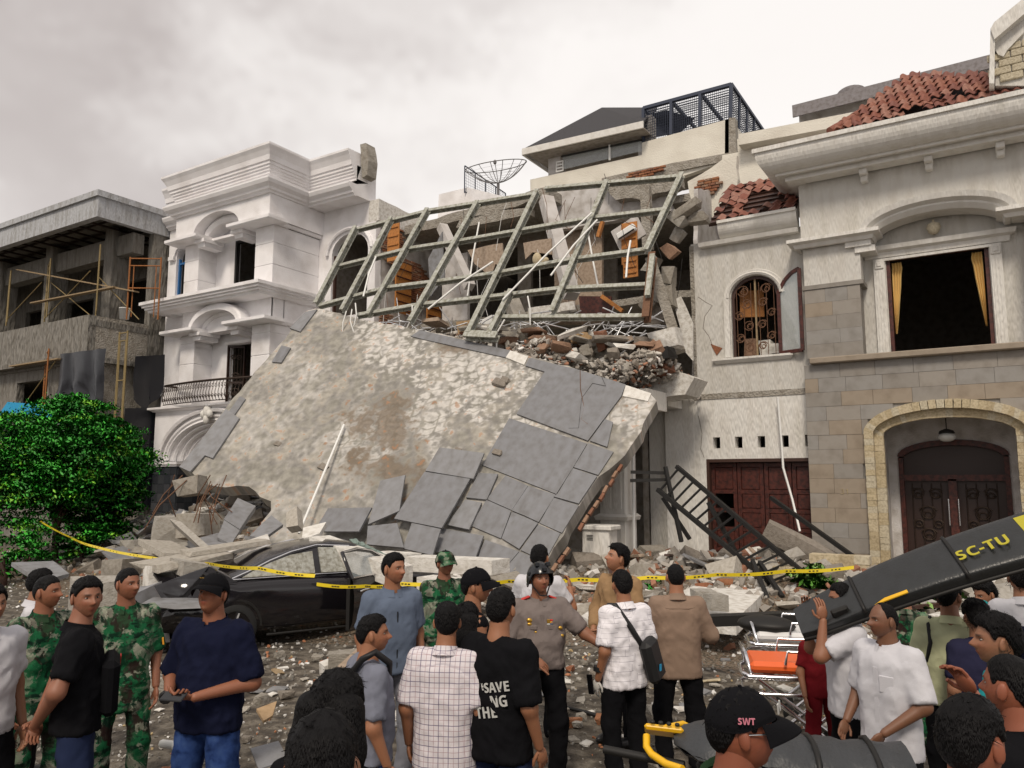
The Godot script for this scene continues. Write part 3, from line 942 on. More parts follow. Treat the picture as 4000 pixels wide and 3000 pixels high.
func garage_wing() -> void:
	var t := thing("garage_wing", "grey rendered house wing with arched grille window above brown garage doors", "house", P3(-5, 0, -20))
	var w: Material = M["cream_paint"]
	var zf := -19.3
	# holes: garage, five vents, arched window
	var holes := [[0.33, 2.95, 0.0, 2.87, 0.0]]
	for k in 5:
		holes.append([0.49 + k * 0.555, 0.67 + k * 0.555, 3.17, 3.45, 0.0])
	var o := P3(-6.63, 0, zf)
	part("wall", MB.new().wall(o, 2.95, 4.42, 0.3, holes), M["trim_paint"], t)
	part("wall", MB.new().wall(o + P3(0.05, 4.55, 0), 2.9, 4.0, 0.3, [[1.01, 2.2, 0.88, 2.42, 0.52]]), w, t)
	part("broken_edge", MB.new().plate(jag([P3(-6.58, 4.5, zf + 0.004), P3(-6.5, 4.5, zf + 0.004), P3(-6.5, 8.5, zf + 0.004), P3(-6.62, 8.5, zf + 0.004)], 0.05, 0.25, 31), P3(0, 0, -0.36)), M["concrete"], t)
	part("string_course", MB.new().plate(jag([P3(-6.6, 4.42, zf + 0.02), P3(-3.82, 4.42, zf + 0.02), P3(-3.82, 4.56, zf + 0.02), P3(-6.6, 4.56, zf + 0.02)], 0.012, 0.3, 5), P3(0, 0, -0.2)), M["concrete"], t)
	part("room", MB.new().bounds(-6.6, -3.85, 0, 8.6, -23.2, -23.0).bounds(-6.6, -3.85, 4.5, 4.6, -23, -19.62).bounds(-6.6, -6.4, 0, 8.6, -23, -19.62).bounds(-3.95, -3.82, 0, 8.6, -23, -19.62).bounds(-6.6, -3.85, 8.5, 8.6, -23, -19.62), M["room_wall"], t)
	# garage doors: leaves of framed panels
	var xs := [-6.28, -5.62, -4.96, -4.3, -3.7]
	for i in 4:
		var x0: float = xs[i] + 0.01
		var x1: float = xs[i + 1] - 0.01
		var lf := part("garage_door", MB.new().bounds(x0, x0 + 0.09, 0.05, 2.8, zf - 0.26, zf - 0.18), M["wood_red"], t)
		part("stile", MB.new().bounds(x1 - 0.09, x1, 0.05, 2.8, zf - 0.26, zf - 0.18), M["wood_red"], lf)
		for y in [0.05, 0.62, 1.12, 1.58, 2.04, 2.7]:
			part("rail", MB.new().bounds(x0 + 0.09, x1 - 0.09, y, y + 0.1, zf - 0.26, zf - 0.185), M["wood_red"], lf)
		for r in 5:
			var y0: float = [0.15, 0.72, 1.22, 1.68, 2.14][r]
			var y1: float = [0.62, 1.12, 1.58, 2.04, 2.7][r]
			# some panels are broken out
			if (i == 0 and (r == 2 or r == 3)) or (i == 2 and r == 0):
				continue
			if r == 0:
				for q in 7:
					part("louvre", MB.new().box(P3((x0 + x1) / 2, y0 + 0.04 + q * 0.065, zf - 0.22), P3(x1 - x0 - 0.18, 0.07, 0.02), Basis(Vector3.RIGHT, 0.6)), M["wood_red"], lf)
			else:
				part("panel", MB.new().bevel_box(P3((x0 + x1) / 2, (y0 + y1) / 2, zf - 0.22), P3(x1 - x0 - 0.18, y1 - y0, 0.05), 0.02), M["wood_red"], lf)
	part("door_frame", MB.new().bounds(-6.33, -6.26, 0, 2.9, zf - 0.2, zf + 0.01).bounds(-6.26, -3.7, 2.82, 2.9, zf - 0.2, zf + 0.01), M["wood_dark"], t)
	# arched window: case, grille, open casement
	var c := P3(-4.975, 6.97, zf)
	part("window_moulding", MB.new().arch(c, 0.62, 0.53, [Vector2(0, 0), Vector2(0, 0.06), Vector2(0.05, 0.09), Vector2(0.08, 0.05), Vector2(0.13, 0.06), Vector2(0.15, 0)], 18), M["trim_paint"], t)
	part("window_moulding", MB.new().bounds(-5.74, -5.6, 5.45, 6.97, zf, zf + 0.06), M["trim_paint"], t)
	part("window_sill", MB.new().sweep([Vector2(0, 0), Vector2(0.04, 0), Vector2(0.12, 0.08), Vector2(0.12, 0.13), Vector2(0, 0.13)], [P3(-5.95, 5.3, zf - 0.2), P3(-5.95, 5.3, zf), P3(-4.2, 5.3, zf), P3(-4.2, 5.3, zf - 0.2)]), M["trim_paint"], t)
	var win := part("window", MB.new().bounds(-5.56, -5.5, 5.44, 6.97, zf - 0.16, zf - 0.08).bounds(-4.44, -4.39, 5.44, 6.97, zf - 0.16, zf - 0.08).arch(c - P3(0, 0, 0.12), 0.56, 0.49, [Vector2(-0.05, -0.04), Vector2(-0.05, 0.04), Vector2(0.03, 0.04)], 14), M["wood_dark"], t)
	part("mullion", MB.new().bounds(-4.995, -4.955, 5.44, 7.45, zf - 0.14, zf - 0.09), M["timber"], win)
	var gr := MB.new()
	for s in [-1.0, 1.0]:
		for q in [[0.28, 1.62, 0.15], [0.2, 1.28, 0.13], [0.40, 1.0, 0.12], [0.16, 0.72, 0.13], [0.38, 0.42, 0.12], [0.16, 0.18, 0.12]]:
			gr.tube(scroll(P3(c.x + s * q[0], 5.5 + q[1], zf - 0.06), q[2], 1.3, s, 0.5 if s > 0 else 2.6, Vector3.RIGHT), 0.012, 4)
			gr.tube(scroll(P3(c.x + s * q[0], 5.5 + q[1], zf - 0.06), q[2], 1.1, -s, 3.4, Vector3.RIGHT), 0.012, 4)
		for u in [0.1, 0.28, 0.46]:
			gr.tube([P3(c.x + s * u, 5.45, zf - 0.06), P3(c.x + s * u, 6.95 + 0.4 * (1 - u), zf - 0.06)], 0.009, 4)
	part("grille", gr, M["rust"], win)
	part("orange_board", MB.new().box(P3(-5.2, 6.9, zf - 0.6), P3(0.6, 0.7, 0.05), Basis(Vector3.UP, 0.4)), M["wood_orange"], t)
	for q in [[-5.2, 5.75, 0.4, 0.5], [-4.85, 5.7, 0.35, 0.4], [-4.6, 5.65, 0.3, 0.3]]:
		part("debris_lump", MB.new().rock(P3(q[0], q[1], zf - 0.5), P3(q[2], q[3], 0.3), Basis.IDENTITY, rng), M["brick3"] if q[0] < -5 else M["plaster_white"], t)
	# the casement stands open, hinged on the right
	var hb := Basis(Vector3.UP, deg_to_rad(-16))
	var h0 := P3(-4.38, 5.46, zf + 0.02)
	var xd: Vector3 = hb * Vector3.RIGHT
	var sash := MB.new()
	var outl := [h0, h0 + xd * 0.56, h0 + xd * 0.56 + Vector3.UP * 2.0, h0 + xd * 0.36 + Vector3.UP * 1.93, h0 + xd * 0.18 + Vector3.UP * 1.78, h0 + Vector3.UP * 1.5, h0]
	for i in outl.size() - 1:
		sash.bar(outl[i], outl[i + 1], 0.06, 0.085)
	var cs := part("casement", sash, M["wood_red"], t)
	part("pane", MB.new().plate([outl[0] + xd * 0.03, outl[1] - xd * 0.03, outl[2] - xd * 0.03, outl[3], outl[4], outl[5] + xd * 0.03], hb * P3(0, 0, -0.006)), M["glass"], cs)
	# eave, gutter, stripped roof
	part("gutter", gutter([P3(-5.75, 0, -19.3), P3(-3.82, 0, -19.3)], 8.52, 0.42), M["trim_paint"], t)
	part("cornice", MB.new().sweep([Vector2(0, 0), Vector2(0.2, 0), Vector2(0.24, 0.1), Vector2(0, 0.1)], [P3(-6.3, 8.38, -19.3), P3(-3.82, 8.38, -19.3)]), M["trim_paint"], t)
	var e0 := P3(-6.0, 8.92, -19.05)
	var e1 := P3(-3.85, 8.92, -19.05)
	var dn := P3(0, -1.62, 2.0)
	var bs := slope_basis(Vector3.RIGHT, dn)
	part("roof_deck", MB.new().quad_deck(e0, e1, -dn), M["wood_dark"], t)
	for k in 9:
		var p := e0 - dn * (k / 8.0) + bs.y * 0.03
		part("batten", MB.new().box(p + P3(1.08, 0, 0), P3(2.15, 0.04, 0.06), bs), M["wood_dark"], t)
	var tm := tile_mesh(0.27, 0.34)
	var r := RandomNumberGenerator.new()
	r.seed = 12
	for k in 8:
		for i in 8:
			var keep := 0.92 if k >= 5 else (0.7 if i < 2 and k > 2 else 0.45)
			if k <= 1:
				keep = 0.5
			if r.randf() > keep:
				continue
			var p := e0 - dn * ((k + 0.5) / 8.0) + P3(0.12 + i * 0.265 + r.randf_range(-0.04, 0.04), 0, 0) + bs.y * 0.06
			var bb := bs * Basis(Vector3.UP, r.randf_range(-0.28, 0.28)) * Basis(Vector3.RIGHT, r.randf_range(-0.12, 0.05))
			lpart("roof_tile", tm, M["roof_tile%d" % r.randi_range(0, 3)], t, Transform3D(bb, p - t.position))
	# cracks in the render
	for q in [[[1512,625],[1530,640],[1545,650],[1527,672],[1522,700],[1535,720],[1545,750]], [[1505,900],[1512,940],[1508,975],[1515,995]]]:
		var pts := []
		for e in q:
			pts.append(P3(-6.5 + (e[0] - 1505) * 0.0113, 4.5 + (857 - e[1]) * 0.0113, zf + 0.001))
		part("crack", MB.new().tube(pts, 0.008, 4), M["rubble2"], t)
	part("spalled_patch", MB.new().plate(jag([P3(-6.12, 5.85, -19.28), P3(-5.82, 5.71, -19.28), P3(-5.97, 5.53, -19.28)], 0.03, 0.12, 8), P3(0, 0, -0.01)), M["brick0"], t)
	# the white return wall and posts left of the garage
	part("return_wall", MB.new().bounds(-7.4, -6.63, 0, 4.5, -19.8, -19.28), M["trim_paint"], t)
	part("return_wall", MB.new().bounds(-7.9, -7.44, 0, 4.4, -19.9, -19.4), M["cream_paint"], t)
	part("lintel", MB.new().bounds(-8.6, -6.9, 4.2, 4.7, -19.2, -18.2), M["trim_paint"], t)

func stone_house() -> void:
	var t := thing("stone_house", "grand cream house with stone cladding and yellow stone arched porch", "house", P3(-1, 0, -20))
	var w: Material = M["cream_paint"]
	var tp: Material = M["trim_paint"]
	# rooms
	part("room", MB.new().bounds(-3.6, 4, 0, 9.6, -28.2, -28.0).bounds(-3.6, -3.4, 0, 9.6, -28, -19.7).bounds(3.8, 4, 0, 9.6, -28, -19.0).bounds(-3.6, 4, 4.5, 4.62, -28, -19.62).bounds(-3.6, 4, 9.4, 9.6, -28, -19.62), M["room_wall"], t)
	# upper wall with the segmental arch
	part("upper_wall", MB.new().wall(P3(-3.72, 7.98, -18.9), 7.7, 1.75, 0.5, [[1.42, 4.25, 0.0, 0.0, 0.52]], Vector3.RIGHT, Vector3.BACK, 20), w, t)
	part("arch_moulding", MB.new().arch(P3(-0.885, 7.98, -18.9), 1.42, 0.52, [Vector2(-0.22, -0.5), Vector2(-0.22, 0.0), Vector2(-0.12, 0.1), Vector2(-0.08, 0.1), Vector2(-0.02, 0.22), Vector2(0.1, 0.26), Vector2(0.14, 0.0)], 24), tp, t)
	for s in [[-3.75, -2.26], [0.5, 4.0]]:
		part("ledge", MB.new().sweep([Vector2(0, 0), Vector2(0.1, 0), Vector2(0.14, 0.08), Vector2(0.26, 0.12), Vector2(0.26, 0.2), Vector2(0, 0.2)], [P3(s[0], 7.85, -19.4), P3(s[0], 7.85, -18.9), P3(s[1], 7.85, -18.9), P3(s[1], 7.85, -19.4)]), tp, t)
		part("ledge", MB.new().bounds(s[0] + 0.01, s[1] - 0.01, 7.86, 8.04, -19.4, -18.91), tp, t)
	part("ledge_bracket", MB.new().bounds(-2.75, -2.2, 7.72, 7.85, -19.4, -18.86).bounds(-2.55, -2.12, 7.58, 7.72, -19.4, -18.9), tp, t)
	part("pilaster", MB.new().bounds(-3.7, -2.45, 6.92, 7.85, -19.6, -18.95), w, t)
	part("pilaster_cap", MB.new().bounds(-3.74, -2.4, 6.84, 6.94, -19.6, -18.86), M["stone1"], t)
	part("pilaster_core", MB.new().bounds(-3.68, -2.5, 5.2, 6.84, -19.6, -18.93), M["stone1"], t)
	part("pilaster", MB.new().bounds(0.75, 2.4, 5.2, 7.85, -19.6, -18.9), w, t)
	var r := RandomNumberGenerator.new()
	r.seed = 5
	for j in 5:
		var u := -3.7
		while u < -2.5:
			var e := minf(-2.48, u + r.randf_range(0.4, 0.75))
			if -2.48 - e < 0.2:
				e = -2.48
			part("stone_block", MB.new().bevel_box(P3((u + e) / 2, 5.36 + j * 0.328, -18.91), P3(e - u - 0.003, 0.326, 0.05), 0.003), M["stone%d" % r.randi_range(0, 3)], t)
			u = e
	# recessed window wall, case, curtains
	part("window_wall", MB.new().wall(P3(-2.6, 5.0, -19.5), 4.0, 3.6, 0.12, [[0.62, 2.66, 0.2, 2.54, 0.0]]), w, t)
	var win := part("window", MB.new().bounds(-2.24, -2.0, 5.2, 7.5, -19.5, -19.42).bounds(0.08, 0.3, 5.2, 7.5, -19.5, -19.42).bounds(-2.0, 0.08, 7.44, 7.5, -19.5, -19.43), tp, t)
	part("head_moulding", MB.new().sweep([Vector2(0, 0), Vector2(0.06, 0.0), Vector2(0.08, 0.12), Vector2(0.18, 0.16), Vector2(0.2, 0.26), Vector2(0, 0.26)], [P3(-2.35, 7.52, -19.6), P3(-2.35, 7.52, -19.5), P3(0.4, 7.52, -19.5), P3(0.4, 7.52, -19.6)]), tp, win)
	for x in [-2.12, 0.19]:
		for q in [-0.06, 0.0, 0.06]:
			part("flute", MB.new().bounds(x + q - 0.015, x + q + 0.015, 5.25, 7.2, -19.42, -19.405), tp, win)
		part("rosette", MB.new().bevel_box(P3(x, 7.36, -19.41), P3(0.2, 0.22, 0.04), 0.02).bevel_box(P3(x, 7.36, -19.385), P3(0.1, 0.11, 0.03), 0.015), tp, win)
	part("inner_frame", MB.new().bounds(-1.99, -1.9, 5.2, 7.54, -19.66, -19.52).bounds(-0.02, 0.07, 5.2, 7.54, -19.66, -19.52).bounds(-1.9, -0.02, 7.46, 7.54, -19.66, -19.52), M["wood_red"], win)
	for s in [-1.0, 1.0]:
		var x0 := -1.88 if s < 0 else -0.06
		var rows := []
		for i in 13:
			var y := 7.42 - i * 0.14
			var wd := 0.24 - 0.017 * i if i > 3 else 0.2 + 0.02 * sin(i * 1.7)
			var row := []
			for j in 15:
				var u := j / 14.0
				row.append(P3(x0 - s * u * maxf(wd, 0.03), y, -19.7 + 0.035 * sin(u * 22.0 + i * 0.25)))
			rows.append(row)
		part("curtain", MB.new().grid(rows, s > 0), M["curtain"], t)
	part("ceiling_lamp", MB.new().lathe([Vector2(0.02, 0.3), Vector2(0.03, 0.24), Vector2(0.12, 0.2), Vector2(0.15, 0.12), Vector2(0.1, 0.0), Vector2(0.03, -0.05)].map(func(q): return q), Transform3D(Basis.IDENTITY, P3(-0.95, 7.9, -19.3)), 14), M["trim_stone3"], t)
	part("soffit", MB.new().bounds(-2.4, 0.6, 8.55, 8.7, -19.5, -18.95), w, t)
	# sill course and the clad wall around the porch arch
	part("sill_course", MB.new().bevel_box(P3(0.15, 5.12, -18.95), P3(7.55, 0.14, 0.5), 0.02), M["stone2"], t)
	part("stone_wall", MB.new().wall(P3(-3.78, 0, -18.92), 7.7, 5.05, 0.35, [[1.25, 4.42, 0.0, 3.35, 0.65]], Vector3.RIGHT, Vector3.BACK, 20), M["stone3"], t)
	var cx := -0.945
	for j in 15:
		var y0 := 0.1 + j * 0.33
		var u := -3.78 - (0.25 if j % 2 else 0.0)
		while u < 3.2:
			var e := u + r.randf_range(0.45, 0.85)
			var a := maxf(u, -3.78)
			# leave the porch arch free
			var half := 1.6
			var yt := y0 + 0.2
			var hw := 0.0
			if yt < 3.4:
				hw = half
			else:
				var q := (yt - 3.4) / 0.68
				hw = half * sqrt(maxf(0.0, 1.0 - q * q)) if q < 1.0 else 0.0
			var segs := [[a, e]]
			if hw > 0.0:
				segs = [[a, minf(e, cx - hw)], [maxf(a, cx + hw), e]]
			for sgm in segs:
				if sgm[1] - sgm[0] > 0.08:
					part("stone_block", MB.new().bevel_box(P3((sgm[0] + sgm[1]) / 2, y0 + 0.165, -18.905 + r.randf_range(0, 0.008)), P3(sgm[1] - sgm[0] - 0.004, 0.327, 0.05), 0.004), M["stone%d" % r.randi_range(0, 3)], t)
			u = e
	# yellow split-stone trim in two rings
	for ring in 2:
		var off := 0.0 if ring == 0 else -0.19
		var zz := -18.86 - ring * 0.16
		for s in [-1.0, 1.0]:
			for j in 22:
				var y := 0.45 + j * 0.135
				part("trim_stone", MB.new().rock(P3(cx + s * (1.52 + off), y + 0.067, zz), P3(0.2, 0.14, 0.2), Basis.IDENTITY, r, 0.12), M["trim_stone%d" % r.randi_range(0, 3)], t)
		for j in 30:
			var a := PI * (j + 0.5) / 30.0
			var p := P3(cx + cos(a) * (1.52 + off), 3.4 + sin(a) * (0.6 + off), zz)
			var tn := Vector2(-sin(a) * (1.52 + off), cos(a) * (0.6 + off)).angle()
			part("trim_stone", MB.new().rock(p, P3(0.15 if a > 0.5 and a < 2.6 else 0.12, 0.2, 0.2), Basis(Vector3.BACK, tn), r, 0.12), M["trim_stone%d" % r.randi_range(0, 3)], t)
	# porch: side walls, ceiling, door
	part("porch", MB.new().bounds(-2.75, -2.3, 0, 4.3, -20.6, -19.27).bounds(0.4, 0.85, 0, 4.3, -20.6, -19.27).bounds(-2.75, 0.85, 4.0, 4.3, -20.6, -19.27), M["inner_wall"], t)
	part("porch_back", MB.new().wall(P3(-2.75, 0, -20.6), 3.6, 4.3, 0.25, [[0.67, 2.9, 0.0, 2.95, 0.36]], Vector3.RIGHT, Vector3.BACK, 14), M["inner_wall"], t)
	part("porch_step", MB.new().bounds(-2.75, 0.85, 0.0, 0.5, -20.6, -18.7), M["concrete"], t)
	var dr := part("door", MB.new().bounds(-2.08, -1.98, 0.5, 2.9, -20.72, -20.56).bounds(0.05, 0.15, 0.5, 2.9, -20.72, -20.56).bounds(-1.98, 0.05, 2.36, 2.5, -20.72, -20.56).bounds(-1.07, -0.9, 0.5, 2.4, -20.72, -20.56).arch(P3(-0.965, 2.93, -20.62), 1.1, 0.35, [Vector2(-0.1, -0.08), Vector2(-0.1, 0.06), Vector2(0.03, 0.06)], 16), M["wood_red"], t)
	part("door_leaf", MB.new().bounds(-1.98, -1.07, 0.5, 2.36, -20.74, -20.7), M["wood_door"], dr)
	part("door_leaf", MB.new().bounds(-0.9, 0.05, 0.5, 2.36, -20.74, -20.7), M["wood_door"], dr)
	for s in [-1.0, 1.0]:
		part("handle", MB.new().tube([P3(-0.985 + s * 0.1, 1.35, -20.5), P3(-0.985 + s * 0.1, 1.95, -20.5)], 0.02, 6), M["chrome"], dr)
		var g := MB.new()
		var mx := -1.525 if s < 0 else -0.425
		for q in [[0.0, 1.0, 0.2], [-0.18, 1.45, 0.15], [0.18, 1.45, 0.15], [0.0, 0.5, 0.18], [-0.2, 0.75, 0.12], [0.2, 0.75, 0.12]]:
			g.tube(scroll(P3(mx + q[0], 0.6 + q[1], -20.66), q[2], 1.2, 1.0, 0.4, Vector3.RIGHT), 0.014, 4)
			g.tube(scroll(P3(mx + q[0], 0.6 + q[1], -20.66), q[2], 1.2, -1.0, 2.7, Vector3.RIGHT), 0.014, 4)
		for u in [-0.3, -0.1, 0.1, 0.3]:
			g.tube([P3(mx + u, 0.55, -20.66), P3(mx + u, 2.3, -20.66)], 0.01, 4)
		part("grille", g, M["iron_bronze"], dr)
	part("fanlight", MB.new().bounds(-2.0, 0.1, 2.5, 3.3, -20.75, -20.74), M["wood_door"], dr)
	var lamp := part("porch_lamp", MB.new().tube([P3(-1.0, 4.0, -19.9), P3(-1.0, 3.5, -19.9)], 0.012, 5).lathe([Vector2(0.04, 0.0), Vector2(0.14, -0.04), Vector2(0.17, -0.1), Vector2(0.02, -0.08)], Transform3D(Basis.IDENTITY, P3(-1.0, 3.52, -19.9)), 16), M["iron"], t)
	part("lamp_shade", MB.new().ball(P3(-1.0, 3.34, -19.9), P3(0.19, 0.11, 0.19), Basis.IDENTITY, 8, 18), M["lamp_glass"], lamp)
	for q in [[-3.08, 2.12, "3"], [-2.98, 2.12, "1"]]:
		var tm := TextMesh.new()
		var sf := SystemFont.new()
		sf.font_names = PackedStringArray(["Droid Sans"])
		tm.font = sf
		tm.text = q[2]
		tm.font_size = 16
		tm.pixel_size = 0.0095
		tm.depth = 0.02
		lpart("house_number", tm, M["trim_stone2"], t, Transform3D(Basis.IDENTITY, P3(q[0], q[1], -18.87) - t.position))
	# eaves, gutter, brackets, soffit
	var ep := [P3(-4.05, 0, -26), P3(-4.05, 0, -18.35), P3(4.2, 0, -18.35)]
	part("gutter", gutter(ep, 9.6, 0.56), tp, t)
	part("eave_soffit", MB.new().bounds(-4.06, 4.2, 9.56, 9.62, -26, -18.36), tp, t)
	part("fascia", MB.new().sweep([Vector2(-0.5, 0), Vector2(-0.12, 0), Vector2(-0.12, 0.13), Vector2(-0.5, 0.13)], ep.map(func(p): return p + Vector3.UP * 9.44)), tp, t)
	part("side_wall", MB.new().bounds(-3.72, -3.4, 5.2, 9.6, -26, -19.41), w, t)
	for x in [-2.25, -0.93, 0.41, 1.75]:
		part("bracket", MB.new().bevel_box(P3(x, 9.38, -18.75), P3(0.17, 0.14, 0.36), 0.02).bevel_box(P3(x, 9.25, -18.82), P3(0.15, 0.14, 0.22), 0.02), tp, t)
	# hip roof of clay tiles
	var ap := P3(-1.25, 11.72, -19.8)
	var el := P3(-2.85, 10.3, -18.3)
	var er := P3(2.1, 10.05, -18.3)
	part("roof_deck", MB.new().plate([el, er, ap], P3(0, -0.1, -0.05)), M["wood_dark"], t)
	part("roof_deck", MB.new().plate([P3(-2.85, 10.3, -24), el, ap, P3(-1.25, 11.72, -22.5)], P3(0.05, -0.1, 0)), M["roof_tile0"], t)
	var dn := P3(0, -1.7, 1.5)
	var bs := slope_basis(Vector3.RIGHT, dn)
	var tm2 := tile_mesh(0.225, 0.31)
	var up := -dn.normalized()
	for k in 9:
		var base := el.y
		var s := 0.12 + k * 0.235
		var frac := s / dn.length()
		var x0 := lerpf(el.x, ap.x, frac) + 0.1
		var x1 := lerpf(er.x, ap.x, frac) - 0.1
		var n := int((x1 - x0) / 0.205)
		for i in n + 1:
			var x := x0 + i * 0.205
			if x > 2.6:
				continue
			var loose := 0.8 if (k < 3 and x < 0.2) else 0.08
			if r.randf() < 0.16 * loose:
				continue
			var p := P3(x, base, el.z) + up * s + bs.y * (0.05 + 0.04 * r.randf() * loose)
			var bb := bs * Basis(Vector3.UP, r.randf_range(-0.35, 0.35) * loose) * Basis(Vector3.RIGHT, r.randf_range(-0.3, 0.1) * loose)
			lpart("roof_tile", tm2, M["roof_tile%d" % r.randi_range(0, 3)], t, Transform3D(bb, p - t.position))
	for e in [el, er]:
		var n := int(ap.distance_to(e) / 0.33)
		for i in n:
			var a: Vector3 = e.lerp(ap, float(i) / n)
			var b: Vector3 = e.lerp(ap, (i + 1.12) / n)
			if a.x > 2.6:
				continue
			part("ridge_tile", MB.new().tube([a + Vector3.UP * 0.05, b + Vector3.UP * 0.05], 0.115, 10, 0.10), M["roof_tile%d" % (i % 2)], t)

func rooftop_buildings() -> void:
	# gable of the neighbour at the far right, nearest the camera
	var g := thing("gabled_neighbour", "white gable end with wide raking cornice at the upper right edge", "house", P3(3.2, 0, -19.0))
	var gz := -18.2
	part("wall", MB.new().plate([P3(0.4, 10.51, -18.2), P3(2.27, 9.98, -18.2), P3(2.55, 13.63, -18.2), P3(1, 12, -18.2), P3(0.49, 11.61, -18.2)], P3(0, 0, -4)), M["cream_paint"], g)
	part("lower_wall", MB.new().bounds(2.5, 5.0, 0, 10.3, -22.5, -18.9), M["cream_paint"], g)
	part("raking_cornice", MB.new().plate([P3(0.39, 11.62, -17.9), P3(0.46, 11.74, -17.9), P3(1, 12.09, -17.9), P3(1.72, 12.68, -17.9), P3(1.69, 12.29, -17.9), P3(0.98, 11.75, -17.9), P3(0.44, 11.37, -17.9)], P3(0, 0, -0.5)), M["trim_paint"], g)
	part("eave_end", MB.new().plate([P3(0.29, 10.48, -17.95), P3(0.39, 11.65, -17.95), P3(0.48, 11.74, -17.95), P3(0.38, 10.45, -17.95)], P3(0, 0, -0.6)), M["trim_paint"], g)
	for k in 5:
		for i in 4:
			part("stone_strip", MB.new().bevel_box(P3(0.69, 10.62, -18.17) + P3(i * 0.42 - (0.2 if k % 2 else 0.0), k * 0.16, 0), P3(0.4, 0.15, 0.06), 0.015), M["trim_stone3"], g)
	part("scroll_bracket", MB.new().plate([P3(0.43, 11.47, -18.1), P3(0.99, 11.85, -18.1), P3(0.96, 11.46, -18.1), P3(0.65, 11.17, -18.1), P3(0.58, 11.05, -18.1), P3(0.49, 11.12, -18.1), P3(0.43, 11.28, -18.1)], P3(0, 0, -0.3)), M["trim_paint"], g)
	# long corrugated roof behind the tiles
	var c := thing("rooftop_shed", "long rooftop shed with corrugated grey roof behind the red tiles", "shed", P3(-2, 12, -27))
	var zc := -26.0
	var a := P3(-5.19, 14.75, -26)
	var b := P3(0.74, 14.82, -26)
	var rows := []
	for i in 2:
		var row := []
		for j in 241:
			var u := j / 240.0
			row.append(a.lerp(b, u) + P3(0, 0.05 * sin(u * 240.0 * PI / 3.0) + i * 0.62, -i * 1.6))
		rows.append(row)
	part("roof_sheet", MB.new().grid(rows, false, true), M["corrugated"], c)
	part("wall", MB.new().wall(P3(a.x + 0.1, 10.0, -26.5), b.x - a.x, a.y - 9.86, 0.15, [[0.25, 1.2, 3.1, 3.75, 0], [1.9, 3.2, 3.1, 3.8, 0], [4.1, 5.4, 3.1, 3.8, 0]]), M["inner_wall"], c)
	part("fascia", MB.new().bar(a + P3(0, -0.06, 0.02), b + P3(0, -0.06, 0.02), 0.06, 0.42), M["corrugated"], c)
	part("interior", MB.new().bounds(a.x, b.x, 10, 14.5, -28.5, -28.3), M["room_wall"], c)
	part("parapet_wall", MB.new().plate([P3(-6.54, 13.29, -24), P3(-5.84, 13.26, -24), P3(-2.61, 13.09, -24), P3(-2.43, 11.86, -24), P3(-6.49, 11.42, -24)], P3(0, 0, -0.4)), M["ivory_paint"], c)
	part("parapet_coping", MB.new().bar(P3(-6.37, 13.05, -23.8), P3(-2.59, 12.88, -23.8), 0.5, 0.36), M["ivory_paint"], c)
	var d := thing("grey_satellite_dish", "solid grey satellite dish behind the corrugated rooftop shed", "satellite dish", P3(-3.56, 15.5, -27.5))
	part("bowl", MB.new().lathe([Vector2(0.02, 0), Vector2(0.4, 0.06), Vector2(0.8, 0.22), Vector2(1.05, 0.42)], Transform3D(Basis(Vector3.RIGHT, -1.1).scaled(P3(0.5, 0.3, 0.5)), P3(-3.56, 15.49, -27.5)), 24), M["corrugated"], d)
	part("post", MB.new().tube([P3(-3.55, 15.59, -27.5), P3(-3.6, 14.76, -27.5)], 0.05, 6), M["dish"], d)
	# terrace house with dark hip roof and caged deck
	var h := thing("terrace_house", "cream rooftop terrace with dark hip roof and blue wire cage", "house", P3(-11, 9, -28))
	var zt := -26.0
	part("parapet_wall", MB.new().plate([P3(-15.5, 14.51, -26), P3(-10.63, 14.43, -26), P3(-10.61, 14.91, -26), P3(-7.28, 15, -26), P3(-7.34, 13.49, -26), P3(-12.31, 12.87, -26), P3(-15.47, 12.9, -26)], P3(0, 0, -0.25)), M["ivory_paint"], h)
	part("side_wall", MB.new().plate([P3(-7.28, 15, -26), P3(-7.34, 13.49, -26), P3(-7.34, 13.49, -26) + P3(0, 0, -5), P3(-7.28, 15, -26) + P3(0, 0, -5)], P3(-0.2, 0, 0)), M["ivory_paint"], h)
	part("pier", MB.new().plate([P3(-7.33, 15.02, -25.95), P3(-7.11, 14.97, -25.95), P3(-7.12, 12.67, -25.95), P3(-7.41, 12.73, -25.95)], P3(0, 0, -0.3)), M["concrete"], h)
	part("floor_slab", MB.new().plate(jag([P3(-12.25, 13.84, -25.9), P3(-10.36, 13.84, -25.9), P3(-7.19, 13.71, -25.9), P3(-7.2, 13.43, -25.9), P3(-12.25, 13.56, -25.9)], 0.05, 0.4, 3), P3(0, 0, -2)), M["concrete"], h)
	part("wall_below", MB.new().plate([P3(-7.58, 13.66, -25.85), P3(-6.15, 13.61, -25.85), P3(-5.75, 12.18, -25.85), P3(-7.64, 11.91, -25.85)], P3(0, 0, -0.3)), M["ivory_paint"], h)
	# roof
	var e0 := P3(-15.49, 15.58, -25.4)
	var e1 := P3(-10.3, 15.42, -25.4)
	var ax := P3(-13.19, 17.84, -28)
	var bx := P3(-10.75, 17.19, -28)
	part("roof", MB.new().plate([e0, e1, bx, ax], P3(0, -0.12, 0.02)), M["roof_dark"], h)
	part("roof", MB.new().plate([e0, ax, e0 + P3(0, 0, -5.2)], P3(0.02, -0.1, 0)), M["roof_dark"], h)
	part("fascia", MB.new().bar(e0 + P3(0, -0.12, 0), e1 + P3(0, -0.12, 0), 0.08, 0.26), M["trim_paint"], h)
